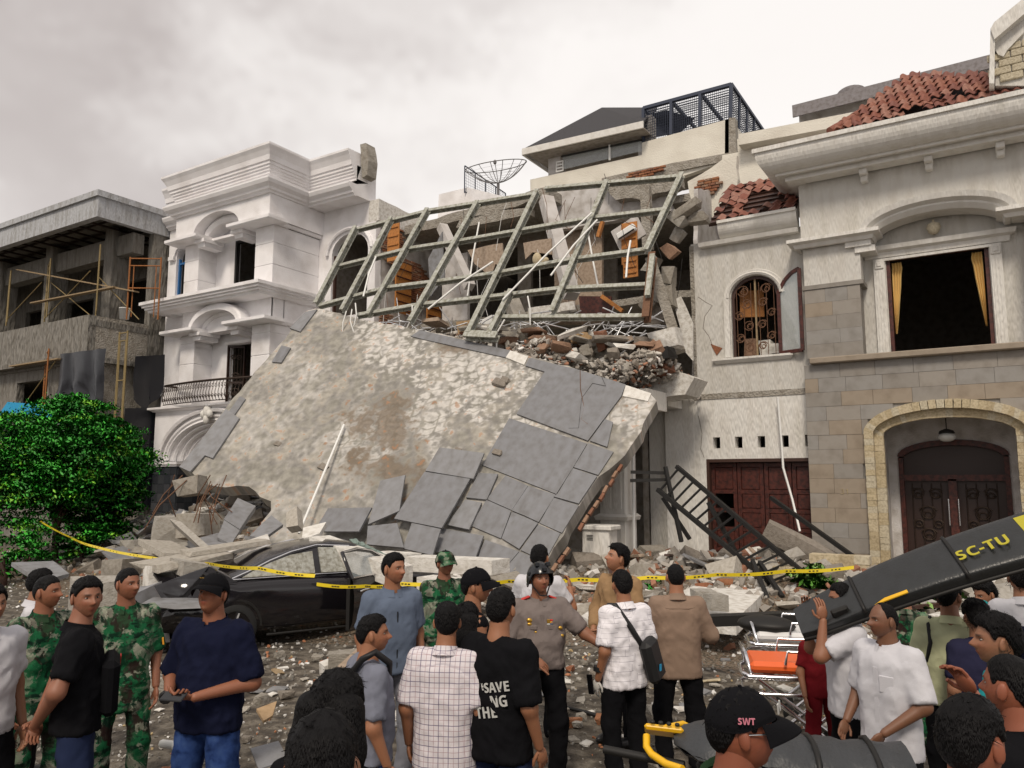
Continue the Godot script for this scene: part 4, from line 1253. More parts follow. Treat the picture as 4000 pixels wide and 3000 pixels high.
	part("fascia", MB.new().bar(e0 + P3(0, -0.12, 0), e0 + P3(0, -0.12, -5), 0.08, 0.26), M["trim_paint"], h)
	part("soffit", MB.new().plate([e0 + P3(0.2, -0.25, -0.1), e1 + P3(0, -0.25, -0.1), e1 + P3(0, -0.25, -4.5), e0 + P3(0.2, -0.25, -4.5)], P3(0, 0.05, 0)), M["room_wall"], h)
	for q in [[1196, 25.9], [1392, 25.9]]:
		var p := P3(-14.51, 15.2, -26.2) if q[0] < 1300 else P3(-10.6, 15.31, -26.2)
		part("post", MB.new().bounds(p.x - 0.28, p.x + 0.28, p.y - 1.3, p.y + 0.75, -26.7, -26.25), M["inner_wall"], h)
	part("back_wall", MB.new().plate([P3(-15.85, 15.99, -29), P3(-11.58, 16.05, -29), P3(-11.55, 17.36, -29), P3(-15.84, 17.28, -29)], P3(0, 0, -0.2)), M["room_wall"], h)
	part("glass_balustrade", MB.new().plate([P3(-14.01, 14.62, -26.02), P3(-10.65, 14.6, -26.02), P3(-10.64, 15.02, -26.02), P3(-14.01, 15.16, -26.02)], P3(0, 0, -0.02)), M["glass"], h)
	part("handrail", MB.new().tube([P3(-14.04, 15.16, -26), P3(-10.61, 15.02, -26)], 0.04, 6), M["iron"], h)
	part("rail_post", MB.new().tube([P3(-11.95, 14.53, -26), P3(-11.94, 15.14, -26)], 0.045, 6), M["white_plastic"], h)
	var lad := MB.new()
	lad.tube([P3(-14.28, 14.56, -26), P3(-14.27, 14.98, -26)], 0.03, 4).tube([P3(-13.98, 14.55, -26), P3(-13.98, 14.97, -26)], 0.03, 4)
	for k in 4:
		lad.bar(P3(-14.28, 14.58, -26) + P3(0, k * 0.13, 0), P3(-13.98, 14.57, -26) + P3(0, k * 0.13, 0), 0.03, 0.05)
	part("ladder", lad, M["white_plastic"], h)
	# cage
	var q0 := P3(-10.6, 14.95, -26.1)
	var q1 := P3(-7.31, 15.05, -26.1)
	var r0 := P3(-10.57, 16.3, -26.1)
	var r1 := P3(-7.24, 16.3, -26.1)
	var back := P3(0, 0, -5.0)
	for e in [[q0, r0], [q0.lerp(q1, 0.33), r0.lerp(r1, 0.33)], [q0.lerp(q1, 0.66), r0.lerp(r1, 0.66)], [q1, r1]]:
		part("cage_post", MB.new().bar(e[0], e[1], 0.11, 0.11), M["cage_blue"], h)
	for k in 5:
		var u := (k + 1) / 5.0
		part("cage_post", MB.new().bar(q1 + back * u, r1 + back * u, 0.08, 0.08), M["cage_blue"], h)
	for e in [[r0, r1], [r1, r1 + back], [r0, r0 + back], [r0 + back, r1 + back], [r0.lerp(r1, 0.33), r0.lerp(r1, 0.33) + back], [r0.lerp(r1, 0.66), r0.lerp(r1, 0.66) + back]]:
		part("cage_rail", MB.new().bar(e[0], e[1], 0.1, 0.12), M["cage_blue"], h)
	var net := MB.new()
	for k in 46:
		var u := k / 45.0
		net.tube([q0.lerp(q1, u), r0.lerp(r1, u)], 0.012, 3, -1.0, false)
	for k in 14:
		var u := k / 13.0
		net.tube([q0.lerp(r0, u), q1.lerp(r1, u)], 0.012, 3, -1.0, false)
		net.tube([q1.lerp(r1, u), q1.lerp(r1, u) + back], 0.012, 3, -1.0, false)
	for k in 30:
		var u := k / 29.0
		net.tube([q1 + back * u, r1 + back * u], 0.012, 3, -1.0, false)
		net.tube([r0 + back * u, r1 + back * u], 0.02, 3, -1.0, false)
	part("wire_mesh", net, M["cage_blue"], h).set_meta("kind", "stuff")
	var blind := MB.new()
	blind.plate([P3(-10.83, 15.46, -26.9), P3(-9.78, 15.88, -27.9), P3(-9.21, 16.3, -27.9), P3(-9.96, 16.4, -26.9), P3(-10.8, 16.43, -26.9)], P3(0, 0, -0.05))
	part("shade_cloth", blind, M["cage_blue"], h)
	# mesh dish on its post, and the wire fence beside it
	var sd := thing("mesh_satellite_dish", "large wire mesh satellite dish on a post above the collapsed house", "satellite dish", P3(-16.4, 13.59, -25))
	var cc := P3(-16.4, 14.23, -25)
	part("post", MB.new().tube([P3(-16.4, 13.36, -25), cc], 0.06, 8), M["dish"], sd)
	var tf := Transform3D(Basis(Vector3.RIGHT, 0.28) * Basis(Vector3.BACK, 0.0), cc)
	var prof := []
	for k in 9:
		var rr := 0.08 + 1.17 * k / 8.0
		prof.append(Vector2(rr, 0.42 * rr * rr))
	for k in 16:
		var aa := TAU * k / 16.0
		var pts := []
		for q in prof:
			pts.append(tf * P3(q.x * cos(aa), q.y, q.x * sin(aa)))
		part("rib", MB.new().tube(pts, 0.014, 4), M["dish"], sd)
	var rim := []
	for k in 33:
		var aa := TAU * k / 32.0
		rim.append(tf * P3(1.25 * cos(aa), 0.42 * 1.5625, 1.25 * sin(aa)))
	part("rim", MB.new().tube(rim, 0.02, 5), M["dish"], sd)
	part("feed", MB.new().tube([tf * P3(0, 0.05, 0), tf * P3(0.05, 0.75, 0.1)], 0.015, 4).ball(tf * P3(0.05, 0.8, 0.1), P3(0.07, 0.1, 0.07)), M["dish"], sd)
	var web := MB.new()
	for k in range(2, 9):
		for j in 32:
			var a0 := TAU * j / 32.0
			var a1 := TAU * (j + 1) / 32.0
			var q: Vector2 = prof[k]
			web.tube([tf * P3(q.x * cos(a0), q.y, q.x * sin(a0)), tf * P3(q.x * cos(a1), q.y, q.x * sin(a1))], 0.004, 3, -1.0, false)
	part("mesh", web, M["dish"], sd).set_meta("kind", "stuff")
	var fn := thing("roof_fence", "dark wire mesh fence beside the mesh satellite dish", "fence", P3(-17.09, 13.53, -24.5))
	var f0 := P3(-17.7, 15.06, -24.5)
	var f1 := P3(-17.01, 14.39, -26.5)
	for k in 5:
		var p := f0.lerp(f1, k / 4.0)
		part("post", MB.new().bar(p, P3(p.x, p.y - 1.15 + 0.5 * k / 4.0, p.z), 0.035, 0.035), M["cage_blue"], fn)
	part("rail", MB.new().bar(f0, f1, 0.035, 0.035), M["cage_blue"], fn)
	part("rail", MB.new().bar(f0 - P3(0, 1.1, 0), f1 - P3(0, 0.6, 0), 0.035, 0.035), M["cage_blue"], fn)
	var fm := MB.new()
	for k in 24:
		var p := f0.lerp(f1, k / 23.0)
		fm.tube([p, p - P3(0, 1.1 - 0.5 * k / 23.0, 0)], 0.006, 3, -1.0, false)
	for k in 9:
		fm.tube([f0 - P3(0, 1.1 * k / 9.0, 0), f1 - P3(0, 0.6 * k / 9.0, 0)], 0.006, 3, -1.0, false)
	part("wire_mesh", fm, M["cage_blue"], fn).set_meta("kind", "stuff")

func scaffold(label: String, at: Vector3, h: float, w: float, turn: float, key: String) -> void:
	# one welded H frame with its inner ladder rungs
	var t := thing("scaffolding", label, "scaffold", at, "scaffold frames in the unfinished building")
	var xd := P3(cos(turn), 0, sin(turn))
	for s in [-0.5, 0.5]:
		part("post", MB.new().tube([at + xd * w * s, at + xd * w * s + Vector3.UP * h], 0.035, 6), M[key], t)
		part("inner_post", MB.new().tube([at + xd * w * s * 0.72 + Vector3.UP * 0.1, at + xd * w * s * 0.72 + Vector3.UP * (h - 0.35)], 0.022, 5), M[key], t)
	for y in [h - 0.06, h - 0.35, h * 0.5]:
		part("rung", MB.new().tube([at - xd * w * 0.5 + Vector3.UP * y, at + xd * w * 0.5 + Vector3.UP * y], 0.026, 5), M[key], t)

func tarp(label: String, top: Array, drop: float, sd: int, wind: float) -> void:
	var r := RandomNumberGenerator.new()
	r.seed = sd
	var f := FastNoiseLite.new()
	f.seed = sd
	f.frequency = 0.9
	var rows := []
	for i in 15:
		var q := i / 14.0
		var row := []
		for j in 21:
			var u := j / 20.0
			var p: Vector3 = top[0].lerp(top[1], u)
			var ragged := 1.0 - 0.35 * absf(sin(u * 4.0 + sd))
			row.append(p + P3(0.25 * wind * q * sin(u * 7.0 + sd), -drop * q * ragged, 0.09 * sin(u * 16.0 + f.get_noise_2d(u * 2, q) * 3.0) * (0.4 + q)))
		rows.append(row)
	var mb := MB.new().grid(rows)
	single("tarpaulin", mb, M["tarp_black"], label, "tarpaulin", "black tarpaulins on the unfinished building")

func unfinished_building() -> void:
	var t := thing("unfinished_building", "raw concrete building under construction with deep white roof fascia", "building", P3(-34, 0, -20))
	var rc: Material = M["raw_concrete"]
	part("roof_fascia", MB.new().bounds(-44, -29.5, 12.68, 13.5, -16.5, -16.2), M["pale_concrete"], t)
	part("roof_fascia", MB.new().bounds(-29.8, -29.5, 12.68, 13.5, -20.5, -16.51), M["pale_concrete"], t)
	part("roof_lip", MB.new().bounds(-44, -29.4, 13.5, 13.74, -16.6, -16.1), M["pale_concrete"], t)
	part("roof_lip", MB.new().bounds(-29.8, -29.4, 13.5, 13.74, -20.5, -16.61), M["pale_concrete"], t)
	part("roof_slab", MB.new().bounds(-44, -29.8, 13.1, 13.3, -24, -16.5), M["raw_concrete"], t)
	for k in 16:
		part("joist", MB.new().bounds(-44 + k * 0.92, -43.94 + k * 0.92, 12.85, 12.93, -21, -16.52), M["iron_bronze"], t)
	for k in 5:
		part("joist", MB.new().bounds(-44, -29.82, 12.94, 13.02, -17.3 - k * 0.8, -17.24 - k * 0.8), M["iron_bronze"], t)
	part("back_wall", MB.new().bounds(-60, -29.7, 0, 13.1, -24.2, -24.0), M["raw_concrete"], t)
	part("end_wall", MB.new().bounds(-44.2, -44.0, 0, 13.1, -24.0, -16.6), M["raw_concrete"], t)
	part("back_wall", MB.new().wall(P3(-44, 8.6, -20.2), 12.6, 4.4, 0.25, [[1.0, 3.6, 0.0, 2.5, 0], [5.0, 7.4, 0.0, 2.5, 0], [8.6, 12.0, 0.0, 2.9, 0]]), rc, t)
	part("side_wall", MB.new().bounds(-29.95, -29.6, 0, 13.0, -24, -18.7), rc, t)
	for x in [-31.4, -36.2, -40.8]:
		part("column", MB.new().bevel_box(P3(x, 10.8, -18.2), P3(0.6, 4.4, 0.8), 0.03), rc, t)
	part("beam", MB.new().bounds(-44, -29.96, 11.75, 12.6, -18.5, -18.0), rc, t)
	part("floor_slab", MB.new().bounds(-44, -29.6, 8.35, 8.6, -24, -16.25), rc, t)
	part("parapet", MB.new().bounds(-44, -29.62, 7.15, 8.75, -16.5, -16.2), rc, t)
	part("parapet", MB.new().bounds(-29.92, -29.62, 7.15, 8.75, -18.69, -16.51), M["concrete"], t)
	part("parapet_band", MB.new().bounds(-44, -31.0, 7.05, 7.25, -16.4, -16.1), rc, t)
	part("floor_slab", MB.new().bounds(-44, -29.62, 6.95, 7.15, -24, -16.5), rc, t)
	part("wall", MB.new().wall(P3(-44, 3.4, -16.6), 13.4, 3.6, 0.3, [[3.5, 6.0, 0.3, 2.9, 0], [8.4, 10.9, 0.3, 3.1, 0]]), rc, t)
	part("pier", MB.new().bounds(-31.6, -30.2, 3.0, 7.0, -16.62, -16.3), rc, t)
	part("side_wall", MB.new().bounds(-30.2, -29.9, 0.0, 7.0, -21, -16.6), M["concrete"], t)
	part("wall", MB.new().bounds(-44, -30.3, 0, 3.3, -17.2, -16.9), M["raw_concrete"], t)
	part("ledge", MB.new().bounds(-44, -30.1, 3.2, 3.45, -17.0, -16.0), rc, t)
	var r := RandomNumberGenerator.new()
	r.seed = 3
	for j in 10:
		for i in 9:
			part("brick", MB.new().bevel_box(P3(-29.88, 3.9 + j * 0.105, -17.0 - i * 0.235 - (0.11 if j % 2 else 0.0)), P3(0.06, 0.09, 0.22), 0.008), M["brick%d" % r.randi_range(0, 3)], t)
	tarp("black torn tarpaulin hanging from the concrete parapet corner", [P3(-31.13, 7.29, -16), P3(-27.97, 7.24, -16)], 2.6, 3, 1.0)
	tarp("black tarpaulin bunched beside the white house wall", [P3(-29.3, 7.31, -18), P3(-29.3, 7.63, -19.63)], 2.6, 8, 0.4)
	tarp("black tarpaulin sheet covering the gap behind the trees", [P3(-29.3, 5.19, -17.7), P3(-29.3, 5.33, -19.05)], 4.2, 12, 0.3)
	scaffold("tall yellow scaffold frame in front of the concrete column", P3(-30.94, 9.11, -17.2), 2.75, 1.25, 0.5, "scaffold_yellow")
	scaffold("yellow scaffold frame left of the tallest frame", P3(-34.88, 9.31, -17.2), 2.6, 1.2, 0.4, "scaffold_yellow")
	scaffold("orange scaffold frame against the side wall", P3(-28.01, 8.58, -17.4), 2.5, 1.2, -0.6, "scaffold_orange")
	scaffold("leftmost green yellow scaffold frame at the picture edge", P3(-38.3, 9.48, -17.2), 2.4, 1.1, 0.4, "scaffold_yellow")
	scaffold("rusty scaffold frame before the second storey window", P3(-32.29, 5.25, -16.1), 2.3, 1.2, 0.4, "scaffold_orange")
	scaffold("yellow scaffold frame at the brick patch", P3(-26.69, 4.13, -15.9), 3.6, 0.5, 0.0, "scaffold_yellow")
	var n := 0
	for q in [["long timber plank across the upper scaffold frames", P3(-37.37, 11.87, -17.1), P3(-28.01, 9.63, -17.1), "timber"], ["pale plank laid between the left scaffold frames", P3(-35.68, 10.09, -17), P3(-29.28, 9.96, -17), "timber"], ["plank across the second storey scaffold", P3(-34.9, 7.09, -16), P3(-31.1, 7.1, -16), "timber"]]:
		single("scaffold_plank", MB.new().bar(q[1], q[2], 0.22, 0.05), M[q[3]], q[0], "plank", "planks on the scaffolds")
	for q in [[P3(-34.8, 9.29, -17.1), P3(-31.39, 10.95, -17.1)], [P3(-30.67, 10.56, -17.1), P3(-27.74, 8.5, -17.1)], [P3(-38.07, 9.65, -17.1), P3(-35.23, 10.99, -17.1)], [P3(-33.52, 5.49, -16), P3(-31.43, 7.04, -16)], [P3(-31.16, 8.92, -17.3), P3(-34.85, 10.98, -17.3)]]:
		single("scaffold_brace", MB.new().tube([q[0], q[1]], 0.022, 5), M["scaffold_yellow"], "thin diagonal scaffold brace in the unfinished building", "brace", "scaffold braces")
	single("paint_bucket", MB.new().lathe([Vector2(0.0, 0), Vector2(0.17, 0), Vector2(0.2, 0.42), Vector2(0.21, 0.42), Vector2(0.21, 0.45), Vector2(0, 0.44)], Transform3D(Basis.IDENTITY, P3(-28.9, 8.65, -17.2)), 14), M["white_plastic"], "white paint bucket on the unfinished building's floor", "bucket")

func leafy(mb: MB, c: Vector3, rad: Vector3, n: int, size: float, r: RandomNumberGenerator, tones: Array) -> void:
	# leaf sprays: clumps on the shell of the crown, leaves around each clump
	var clumps := n / 110
	for k in clumps:
		var d := P3(r.randfn(), r.randfn() * 0.9 + 0.2, r.randfn()).normalized()
		var cc := c + d * rad * pow(r.randf(), 0.25)
		var cs := r.randf_range(0.2, 0.36) * (rad.x + rad.y) * 0.5
		var tone: Color = tones[r.randi_range(0, tones.size() - 1)]
		for i in 110:
			var o := P3(r.randfn(), r.randfn() * 0.3, r.randfn()) * cs * 0.55
			var p := cc + o
			var b := Basis(P3(r.randfn(), r.randfn(), r.randfn()).normalized(), r.randf() * TAU)
			var l: float = size * r.randf_range(0.45, 1.35)
			var x: Vector3 = b.x * l
			var y: Vector3 = b.y * l * 0.45
			mb.tint(tone * r.randf_range(0.7, 1.25))
			var nn := (o.normalized() * 0.6 + d * 0.4 + P3(0, 0.8, 0) + b.z * 0.4).normalized()
			mb.tris(p - x, p + y, p + x, nn, nn, nn)
			mb.tris(p - x, p + x, p - y, nn, nn, nn)

func tree(label: String, at: Vector3, crowns: Array, h: float, n: int, sd: int, tones: Array, size := 0.05) -> void:
	var r := RandomNumberGenerator.new()
	r.seed = sd
	var t := thing("leafy_tree", label, "tree", at)
	var tr := MB.new()
	tr.tube([at - P3(0, 0.1, 0), at + P3(0.05, h * 0.4, 0), at + P3(-0.03, h * 0.75, 0.05)], 0.11, 8, 0.04)
	part("trunk", tr, M["wood_dark"], t)
	for q in crowns:
		var top: Vector3 = at + q[0]
		part("limb", MB.new().tube([at + P3(0, h * 0.3, 0), at.lerp(top, 0.5) + P3(0, h * 0.22, 0), top], 0.05, 5, 0.015), M["wood_dark"], t)
	var mb := MB.new()
	for q in crowns:
		leafy(mb, at + q[0], q[1], int(n * q[2]), size, r, tones)
	part("crown", mb, M["leaf"], t)

func trees() -> void:
	var lm := mat("leaf", Color(1, 1, 1), 0.55)
	lm.vertex_color_use_as_albedo = true
	lm.backlight_enabled = true
	lm.backlight = Color(0.10, 0.30, 0.03)
	var tones := [Color(0.04, 0.34, 0.03), Color(0.06, 0.46, 0.04), Color(0.03, 0.24, 0.025), Color(0.24, 0.62, 0.04), Color(0.07, 0.5, 0.04), Color(0.05, 0.42, 0.035)]
	tree("dense bright green tree in front of the unfinished building", P3(-21.51, 0, -11.27), [[P3(0, 3.3, 0), P3(1.3, 1.3, 1.2), 1.0], [P3(1.3, 2.9, 0.2), P3(1.3, 1.15, 1.1), 0.9], [P3(-1.2, 2.7, 0), P3(1.2, 1.1, 1.1), 0.8], [P3(0.3, 2.1, 0.4), P3(1.5, 0.7, 1.1), 0.7], [P3(0.9, 4.15, 0), P3(0.8, 0.6, 0.8), 0.35], [P3(-0.9, 3.75, 0), P3(0.6, 0.45, 0.6), 0.2], [P3(0.1, 4.3, 0.1), P3(0.35, 0.4, 0.35), 0.1], [P3(2.1, 3.4, 0), P3(0.5, 0.3, 0.5), 0.12]], 3.4, 15000, 4, tones)
	tree("green tree with low crown beside the white house", P3(-20.78, 0, -12.32), [[P3(0, 2.9, 0), P3(1.0, 1.0, 1.0), 1.0], [P3(0.5, 2.0, 0.2), P3(0.8, 0.8, 0.8), 0.7], [P3(-0.6, 1.6, 0.2), P3(0.9, 0.7, 0.8), 0.6], [P3(0.85, 2.5, 0.1), P3(0.4, 0.3, 0.4), 0.15], [P3(0.9, 1.75, 0.3), P3(0.5, 0.3, 0.5), 0.2], [P3(0.5, 1.2, 0.4), P3(0.6, 0.3, 0.5), 0.2], [P3(0.35, 3.5, 0), P3(0.35, 0.35, 0.35), 0.12], [P3(-0.2, 3.75, 0), P3(0.5, 0.4, 0.5), 0.2]], 3.0, 12000, 7, tones)
	tree("green tree cut by the left edge of the picture", P3(-22.43, 0, -10.1), [[P3(0.2, 3.0, 0), P3(1.5, 1.2, 1.2), 1.0], [P3(0.4, 2.0, 0.3), P3(1.4, 0.9, 1.0), 0.8]], 3.2, 12000, 9, tones)
	tree("small green shrub on the rubble below the trees", P3(-19.87, 0, -11.12), [[P3(0, 0.8, 0), P3(0.7, 0.5, 0.6), 1.0]], 0.8, 2500, 11, tones)
	for k in 5:
		tree("low dark shrub, number %s from the left, in the shade below the trees" % ["one", "two", "three", "four", "five"][k], [P3(-19.39, 0, -9.06), P3(-20, 0, -9.86), P3(-21.5, 0, -11.28), P3(-20.51, 0, -11.9), P3(-21.67, 0, -13.54)][k], [[P3(0, 0.7, 0), P3(1.2, 0.8, 0.8), 1.0]], 0.7, 2200, 50 + k, tones)
	var pale := [Color(0.10, 0.30, 0.03), Color(0.16, 0.38, 0.06), Color(0.08, 0.22, 0.02), Color(0.25, 0.42, 0.12)]
	tree("pale green shrub beside the fallen black lid", P3(-2.77, 0, -13.62), [[P3(0, 0.62, 0), P3(0.36, 0.42, 0.36), 1.0]], 0.6, 2000, 13, pale, 0.06)
	tree("green shrub behind the man in the pale green shirt", P3(-1.17, 0, -13.44), [[P3(0, 0.6, 0), P3(0.5, 0.5, 0.4), 1.0]], 0.6, 2000, 15, pale, 0.06)
	tree("small green plant at the foot of the white pillar", P3(-5.37, 0, -13.4), [[P3(0, 0.35, 0), P3(0.35, 0.3, 0.3), 1.0]], 0.4, 700, 17, tones, 0.09)

func slab_texture() -> StandardMaterial3D:
	var w := 896
	var h := 544
	var col := Image.create(w, h, false, Image.FORMAT_RGB8)
	var hi := Image.create(w, h, false, Image.FORMAT_L8)
	var a := FastNoiseLite.new()
	a.seed = 2
	a.frequency = 0.006
	a.fractal_octaves = 5
	var b := FastNoiseLite.new()
	b.seed = 5
	b.frequency = 0.05
	b.fractal_octaves = 4
	var d := FastNoiseLite.new()
	d.seed = 9
	d.frequency = 0.015
	d.fractal_octaves = 3
	for y in h:
		for x in w:
			var big := a.get_noise_2d(x, y)
			var fine := b.get_noise_2d(x, y)
			var mid := d.get_noise_2d(x + 300, y)
			var c := Color(0.30, 0.285, 0.262).lerp(Color(0.45, 0.43, 0.40), clampf(0.45 + big * 2.4 + fine * 0.6, 0, 1))
			# grey-green cement and warm sand
			c = c.lerp(Color(0.42, 0.39, 0.335), clampf(mid * 2.2, 0, 0.8))
			c = c.lerp(Color(0.30, 0.285, 0.245), clampf(-mid * 2.4 - 0.1, 0, 0.8))
			var u := float(x) / w
			var v := float(y) / h
			# white mortar left by the lost panels, with a skewed lattice of gaps
			var where := 1.15 - absf(u - 0.56) * 2.1 - absf(v - 0.22 - (u - 0.56) * 0.2) * 2.6 + big * 1.1
			if where > 0.0:
				var l1 := absf(fposmod((x * 0.62 + y * 0.95 + mid * 16.0) / 19.0, 1.0) - 0.5)
				var l2 := absf(fposmod((x * 0.95 - y * 0.42 + mid * 20.0) / 27.0, 1.0) - 0.5)
				var cell := smoothstep(0.06, 0.16, minf(0.5 - l1, 0.5 - l2) + fine * 0.10)
				var cover := clampf(where * 2.4, 0, 1) * cell * smoothstep(-0.35, 0.1, fine + big * 0.8)
				c = c.lerp(Color(0.68, 0.655, 0.62), cover * 0.66)
			# brown stain of exposed earth and old render
			for q in [[0.50, 0.52, 0.10, 0.14], [0.52, 0.13, 0.045, 0.07], [0.60, 0.66, 0.12, 0.08], [0.86, 0.22, 0.05, 0.10]]:
				var e: float = 1.0 - Vector2((u - q[0]) / q[2], (v - q[1]) / q[3]).length() + fine * 0.9 + mid * 0.8
				if e > 0.0:
					c = c.lerp(Color(0.19, 0.15, 0.11), clampf(e * 1.5, 0, 0.85))
			c *= 0.84 + 0.34 * fine
			if fine > 0.42 and mid > 0.05:
				c = c.lerp(Color(0.36, 0.17, 0.08), 0.5)
			col.set_pixel(x, y, c.linear_to_srgb())
			hi.set_pixel(x, y, g3(clampf(0.5 + fine * 0.55 + mid * 0.4, 0, 1)))
	var m := StandardMaterial3D.new()
	m.resource_name = "slab_face"
	m.albedo_texture = ImageTexture.create_from_image(col)
	m.heightmap_enabled = true
	m.heightmap_texture = ImageTexture.create_from_image(hi)
	m.heightmap_scale = 2.5
	m.roughness = 0.95
	return m

func fallen_slab() -> void:
	var nn := P3(0.19, 0.61, 0.77).normalized()
	var t := thing("fallen_facade_slab", "huge tilted concrete facade slab half stripped of its grey panels", "concrete slab", P3(-11, 0, -13))
	var o: Vector3 = P3(-17.78, 8.56, -16.29)
	var out := [P3(-16.52, 7.32, -15.61), P3(-16.85, 7.25, -15.48), P3(-16.83, 6.51, -14.89), P3(-16.97, 5.08, -13.72), P3(-17.02, 3.94, -12.79), P3(-16.97, 2.97, -12.03), P3(-17.07, 2.7, -11.79), P3(-16.62, 2.58, -11.8), P3(-16.27, 2.42, -11.76), P3(-15.97, 2.28, -11.73), P3(-15.32, 2.21, -11.83), P3(-15.05, 2.25, -11.93), P3(-14.72, 2.23, -11.99), P3(-14.25, 2, -11.93), P3(-13.9, 1.91, -11.94), P3(-13.74, 1.71, -11.82), P3(-13.78, 1.46, -11.6), P3(-13.57, 1.12, -11.39), P3(-12.57, 0.96, -11.51), P3(-11.87, 0.89, -11.62), P3(-10.03, 0.7, -11.92), P3(-9.32, 0.56, -11.98), P3(-7.37, 0.29, -12.25), P3(-7.3, 0.63, -12.54), P3(-7.26, 0.87, -12.74), P3(-7.12, 1.34, -13.15), P3(-6.83, 2.45, -14.1), P3(-6.45, 2.88, -14.54), P3(-6.15, 4.06, -15.56), P3(-6.3, 4.21, -15.64), P3(-8.2, 4.94, -15.75), P3(-9.98, 5.52, -15.79), P3(-12.76, 6.29, -15.72), P3(-13.74, 6.56, -15.69), P3(-15.15, 6.92, -15.63)]
	var x := (P3(-6.3, 4.21, -15.64) - P3(-16.52, 7.32, -15.61)).normalized()
	var y := x.cross(nn)
	if y.y > 0:
		y = -y
	o = P3(-16.52, 7.32, -15.61) - x * 1.2 - y * 1.0
	var body := MB.new().plate(jag(out, 0.05, 0.22, 77), nn * -0.34)
	body.planar(o, x, y, 12.6, 7.6)
	part("slab", body, slab_texture(), t)
	var P := [
		[P3(-12.91, 6.11, -15.53), P3(-12.75, 6.28, -15.71), P3(-9.97, 5.5, -15.77), P3(-10, 5.31, -15.61), P3(-12.47, 5.98, -15.54)],
		[P3(-9.41, 5.05, -15.55), P3(-9.41, 5.26, -15.72), P3(-8.19, 4.9, -15.73), P3(-8.86, 4.86, -15.53)],
		[P3(-8.86, 4.86, -15.53), P3(-8.19, 4.9, -15.73), P3(-6.9, 4.44, -15.67), P3(-6.91, 4.17, -15.46), P3(-7.07, 3.75, -15.08), P3(-7.29, 3.17, -14.57), P3(-9.09, 3.82, -14.64)],
		[P3(-9.22, 3.73, -14.54), P3(-7.29, 3.12, -14.53), P3(-7.4, 2.62, -14.1), P3(-7.54, 2.09, -13.64), P3(-9.35, 2.68, -13.67)],
		[P3(-7.26, 3.12, -14.53), P3(-6.69, 2.93, -14.52), P3(-6.84, 2.46, -14.11), P3(-7.39, 2.62, -14.11)],
		[P3(-7.09, 3.64, -14.99), P3(-6.9, 3.57, -14.98), P3(-6.85, 3.03, -14.57), P3(-7.25, 3.17, -14.58)],
		[P3(-8.74, 2.46, -13.64), P3(-8.18, 2.25, -13.61), P3(-8.31, 1.77, -13.2), P3(-8.92, 1.98, -13.21)],
		[P3(-8.17, 2.24, -13.61), P3(-7.55, 2.07, -13.63), P3(-7.68, 1.55, -13.18), P3(-8.01, 1.67, -13.19), P3(-8.3, 1.76, -13.19)],
		[P3(-7.51, 2.08, -13.64), P3(-7.39, 2.59, -14.08), P3(-6.85, 2.43, -14.08), P3(-7.03, 1.9, -13.62), P3(-7.57, 2.03, -13.59)],
		[P3(-7.57, 2.02, -13.58), P3(-7.02, 1.87, -13.6), P3(-7.16, 1.37, -13.16), P3(-7.66, 1.54, -13.18)],
		[P3(-9, 1.46, -12.78), P3(-8.92, 1.96, -13.2), P3(-8.31, 1.75, -13.18), P3(-8.29, 1.24, -12.78)],
		[P3(-8.27, 1.24, -12.78), P3(-8.29, 1.73, -13.18), P3(-7.68, 1.53, -13.16), P3(-7.85, 1.06, -12.74)],
		[P3(-7.82, 1.05, -12.74), P3(-7.67, 1.51, -13.15), P3(-7.19, 1.36, -13.15), P3(-7.29, 0.87, -12.73)],
		[P3(-8.59, 1.21, -12.68), P3(-7.84, 1.02, -12.72), P3(-8.01, 0.68, -12.4), P3(-8.61, 0.81, -12.36)],
		[P3(-7.82, 1.01, -12.71), P3(-7.27, 0.86, -12.72), P3(-7.44, 0.45, -12.36), P3(-8, 0.66, -12.39)],
	]
	for i in P.size():
		var lift := nn * (0.03 + 0.01 * (i % 3))
		part("facade_panel", MB.new().plate(P[i].map(func(p): return p + lift), nn * -0.028), M["panel_grey"], t)
	part("white_edge_strip", MB.new().plate([P3(-6.9, 4.44, -15.67), P3(-6.3, 4.22, -15.65), P3(-6.32, 4.04, -15.5), P3(-6.89, 4.18, -15.47)].map(func(p): return p + nn * 0.03), nn * -0.05), M["plaster_white"], t)
	part("white_edge_strip", MB.new().plate([P3(-10, 5.31, -15.61), P3(-9.97, 5.5, -15.77), P3(-9.45, 5.3, -15.74), P3(-9.45, 5.08, -15.56)].map(func(p): return p + nn * 0.03), nn * -0.05), M["plaster_white"], t)
